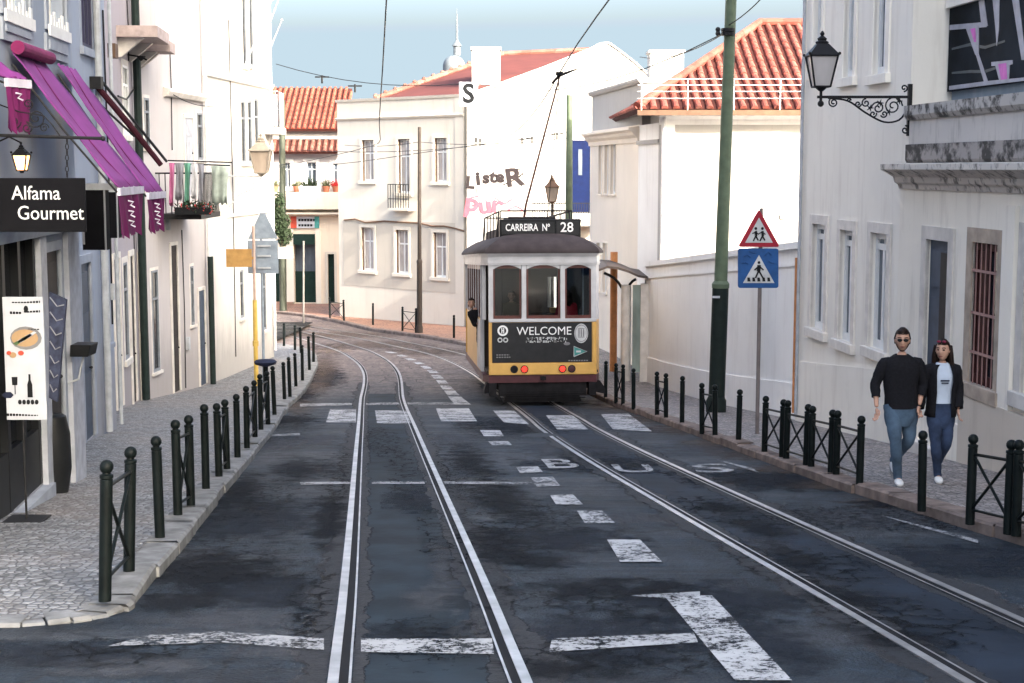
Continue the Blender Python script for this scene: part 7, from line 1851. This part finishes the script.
    if spec.get('headshades'):
        e = MB()
        for sx in (-1,1):
            o = len(e.v); e.ball((0,0,0),.022*s,8,sc=(1.1,.4,.7))
            for k in range(o,len(e.v)): e.v[k] = T @ (e.v[k]+V((sx*.030*s,-.075*s,.105*s)))
        e.build('sunglasses',simple('burgundy_frames',(.20,.02,.05),.3),t)
    return t
# the man and woman walking hand in hand; local: x right in the image, -y towards the camera
pm = G(897,485.5,PAV); pw = G(937,483,PAV)
hm = W(903,327,pm.y).z-pm.z; k = hm/1.74
def sc(J,k): return {a:(x*k,y*k,z*k) for a,(x,y,z) in J.items()}
mx = W(903,330,pm.y).x-pm.x
man = dict(pelvis=(.02,.02,.90),waist=(.01,.02,1.08),chest=(.01,.01,1.27),neckb=(.01,.0,1.42),neck=(.01,-.01,1.49),head=(.005,-.025,1.605),
  shR=(-.165,.01,1.365),elR=(-.262,.03,1.11),wrR=(-.262,-.06,.87), shL=(.185,.01,1.365),elL=(.262,.05,1.11),wrL=(.205,-.03,.885),
  hipR=(-.075,.02,.87),knR=(-.055,-.10,.50),anR=(0,-.02,.085),toR=(-.01,-.17,.035), hipL=(.115,.02,.87),knL=(.13,.06,.50),anL=(.06,.40,.20),toL=(.055,.30,.075))
tm = build_person(sc(man,k),'dark-haired bearded man in black sweater and jeans walking hand in hand on the right pavement',pm,0,dict(top='sweater',jeans='jeans',sleeve=.55,glasses=True,beard=True,hyaw=R(-12),htilt=R(4),f=1.08,cuR=.5,cuL=.9,thL=(-.5,-1,0),thR=(.4,-1,0)))
hw = W(940,338,pw.y).z-pw.z; kw = hw/1.70
wom = dict(pelvis=(.02,.02,.90),waist=(.02,.02,1.06),chest=(.02,.01,1.25),neckb=(.02,.0,1.385),neck=(.015,-.01,1.455),head=(.01,-.025,1.56),
  shR=(-.115,.01,1.325),elR=(-.205,.06,1.09),wrR=(-.242,-.03,.88), shL=(.155,.01,1.325),elL=(.215,.05,1.10),wrL=(.205,-.04,.88),
  hipR=(-.055,.02,.87),knR=(-.055,-.08,.49),anR=(0,-.02,.085),toR=(-.015,-.16,.035), hipL=(.095,.02,.87),knL=(.095,-.0,.48),anL=(.07,.28,.16),toL=(.065,.17,.06))
tw = build_person(sc(wom,kw),'long-haired woman in open black cardigan, pale blue shirt and jeans holding the man\'s hand',pw,0,dict(top='tshirt',jeans='jeans_d',sleeve=.1,jacket='sweater',slim=True,longhair=True,hyaw=R(-30),headshades=True,hs=.95,f=.92,wf=.95,topname='shirt',print=True,cuR=.9,cuL=.5,thR=(.3,-1,0),thL=(-.3,-1,0)))
# passengers in the tram
def rider(x,y,z,label,top,rot=0,extra=None,lean=0):
    J = dict(pelvis=(0,0,.92),waist=(0,0,1.08),chest=(lean*.3,0,1.28),neckb=(lean*.5,0,1.44),neck=(lean*.55,-.01,1.50),head=(lean*.7,-.02,1.60),
      shR=(-.16+lean*.4,0,1.39),elR=(-.22,-.06,1.12),wrR=(-.12,-.26,1.16),shL=(.16+lean*.4,0,1.39),elL=(.22,-.06,1.12),wrL=(.14,-.24,1.10),
      hipR=(-.09,0,.9),knR=(-.09,-.02,.5),anR=(-.09,.02,.08),toR=(-.09,-.13,.035),hipL=(.09,0,.9),knL=(.09,-.02,.5),anL=(.09,.02,.08),toL=(.09,-.13,.035))
    w = Mt @ V((x,y,z)); sp = dict(top=top,jeans='navy',sleeve=.9,f=1.0,free=True); sp.update(extra or {})
    return build_person(J,label,w,rot,sp,'people on board the tram')
rider(-.62,.75,.76,'person in an olive jacket standing behind the left rear window of the tram','olive')
rider(.60,.72,.76,'person in dark clothes with a red bag behind the right rear window of the tram','redcloth',R(200),dict(longhair=True))
rider(-1.12,2.35,.55,'person in dark clothes leaning out of the left side of the tram','sweater',0,None,-.42)
# ---------------------------------------------------------------- camera, light, sky
cam = bpy.data.cameras.new('camera'); co = bpy.data.objects.new('camera', cam); col.objects.link(co)
cam.sensor_width = 36; cam.lens = 36*FPX/1024; cam.clip_end = 2000; cam.clip_start = .1
co.location = (0,0,CAMZ); co.rotation_euler = (math.pi/2-PITCH,0,0); scene.camera = co
AZ, EL = R(43), R(27)
d = Vector((math.sin(AZ)*math.cos(EL), -math.cos(AZ)*math.cos(EL), math.sin(EL)))
sun = bpy.data.lights.new('sun','SUN'); sun.energy = 2.1; sun.angle = R(.6); sun.color = (1,.93,.83)
so = bpy.data.objects.new('sun',sun); col.objects.link(so); so.rotation_euler = d.to_track_quat('Z','Y').to_euler(); so.location = (20,-20,30)
w = bpy.data.worlds.new('World'); scene.world = w; w.use_nodes = True; nt = w.node_tree
sky = nt.nodes.new('ShaderNodeTexSky'); sky.sky_type = 'NISHITA'; sky.sun_disc = False; sky.sun_elevation = EL; sky.sun_rotation = math.pi-AZ
sky.air_density = .8; sky.dust_density = 10; sky.ozone_density = 1
fl = nt.nodes.new('ShaderNodeMix'); fl.data_type = 'RGBA'; fl.blend_type = 'LIGHTEN'; fl.inputs[0].default_value = 1; fl.inputs[7].default_value = (.565,.72,.82,1)
tn = nt.nodes.new('ShaderNodeMix'); tn.data_type = 'RGBA'; tn.blend_type = 'MULTIPLY'; tn.inputs[0].default_value = 1; tn.inputs[7].default_value = (.965,1.01,1.0,1)
nt.links.new(sky.outputs[0], tn.inputs[6]); nt.links.new(tn.outputs[2], fl.inputs[6]); nt.links.new(fl.outputs[2], nt.nodes['Background'].inputs[0]); nt.nodes['Background'].inputs[1].default_value = .15
scene.view_settings.view_transform = 'Standard'; scene.view_settings.look = 'None'; scene.view_settings.exposure = 2.80; scene.view_settings.gamma = 1; scene.view_settings.use_curve_mapping = False
scene.cycles.max_bounces = 6; scene.cycles.diffuse_bounces = 4; scene.cycles.transparent_max_bounces = 32; scene.cycles.use_denoising = True; scene.cycles.caustics_reflective = False; scene.cycles.caustics_refractive = False; scene.cycles.sample_clamp_indirect = 6
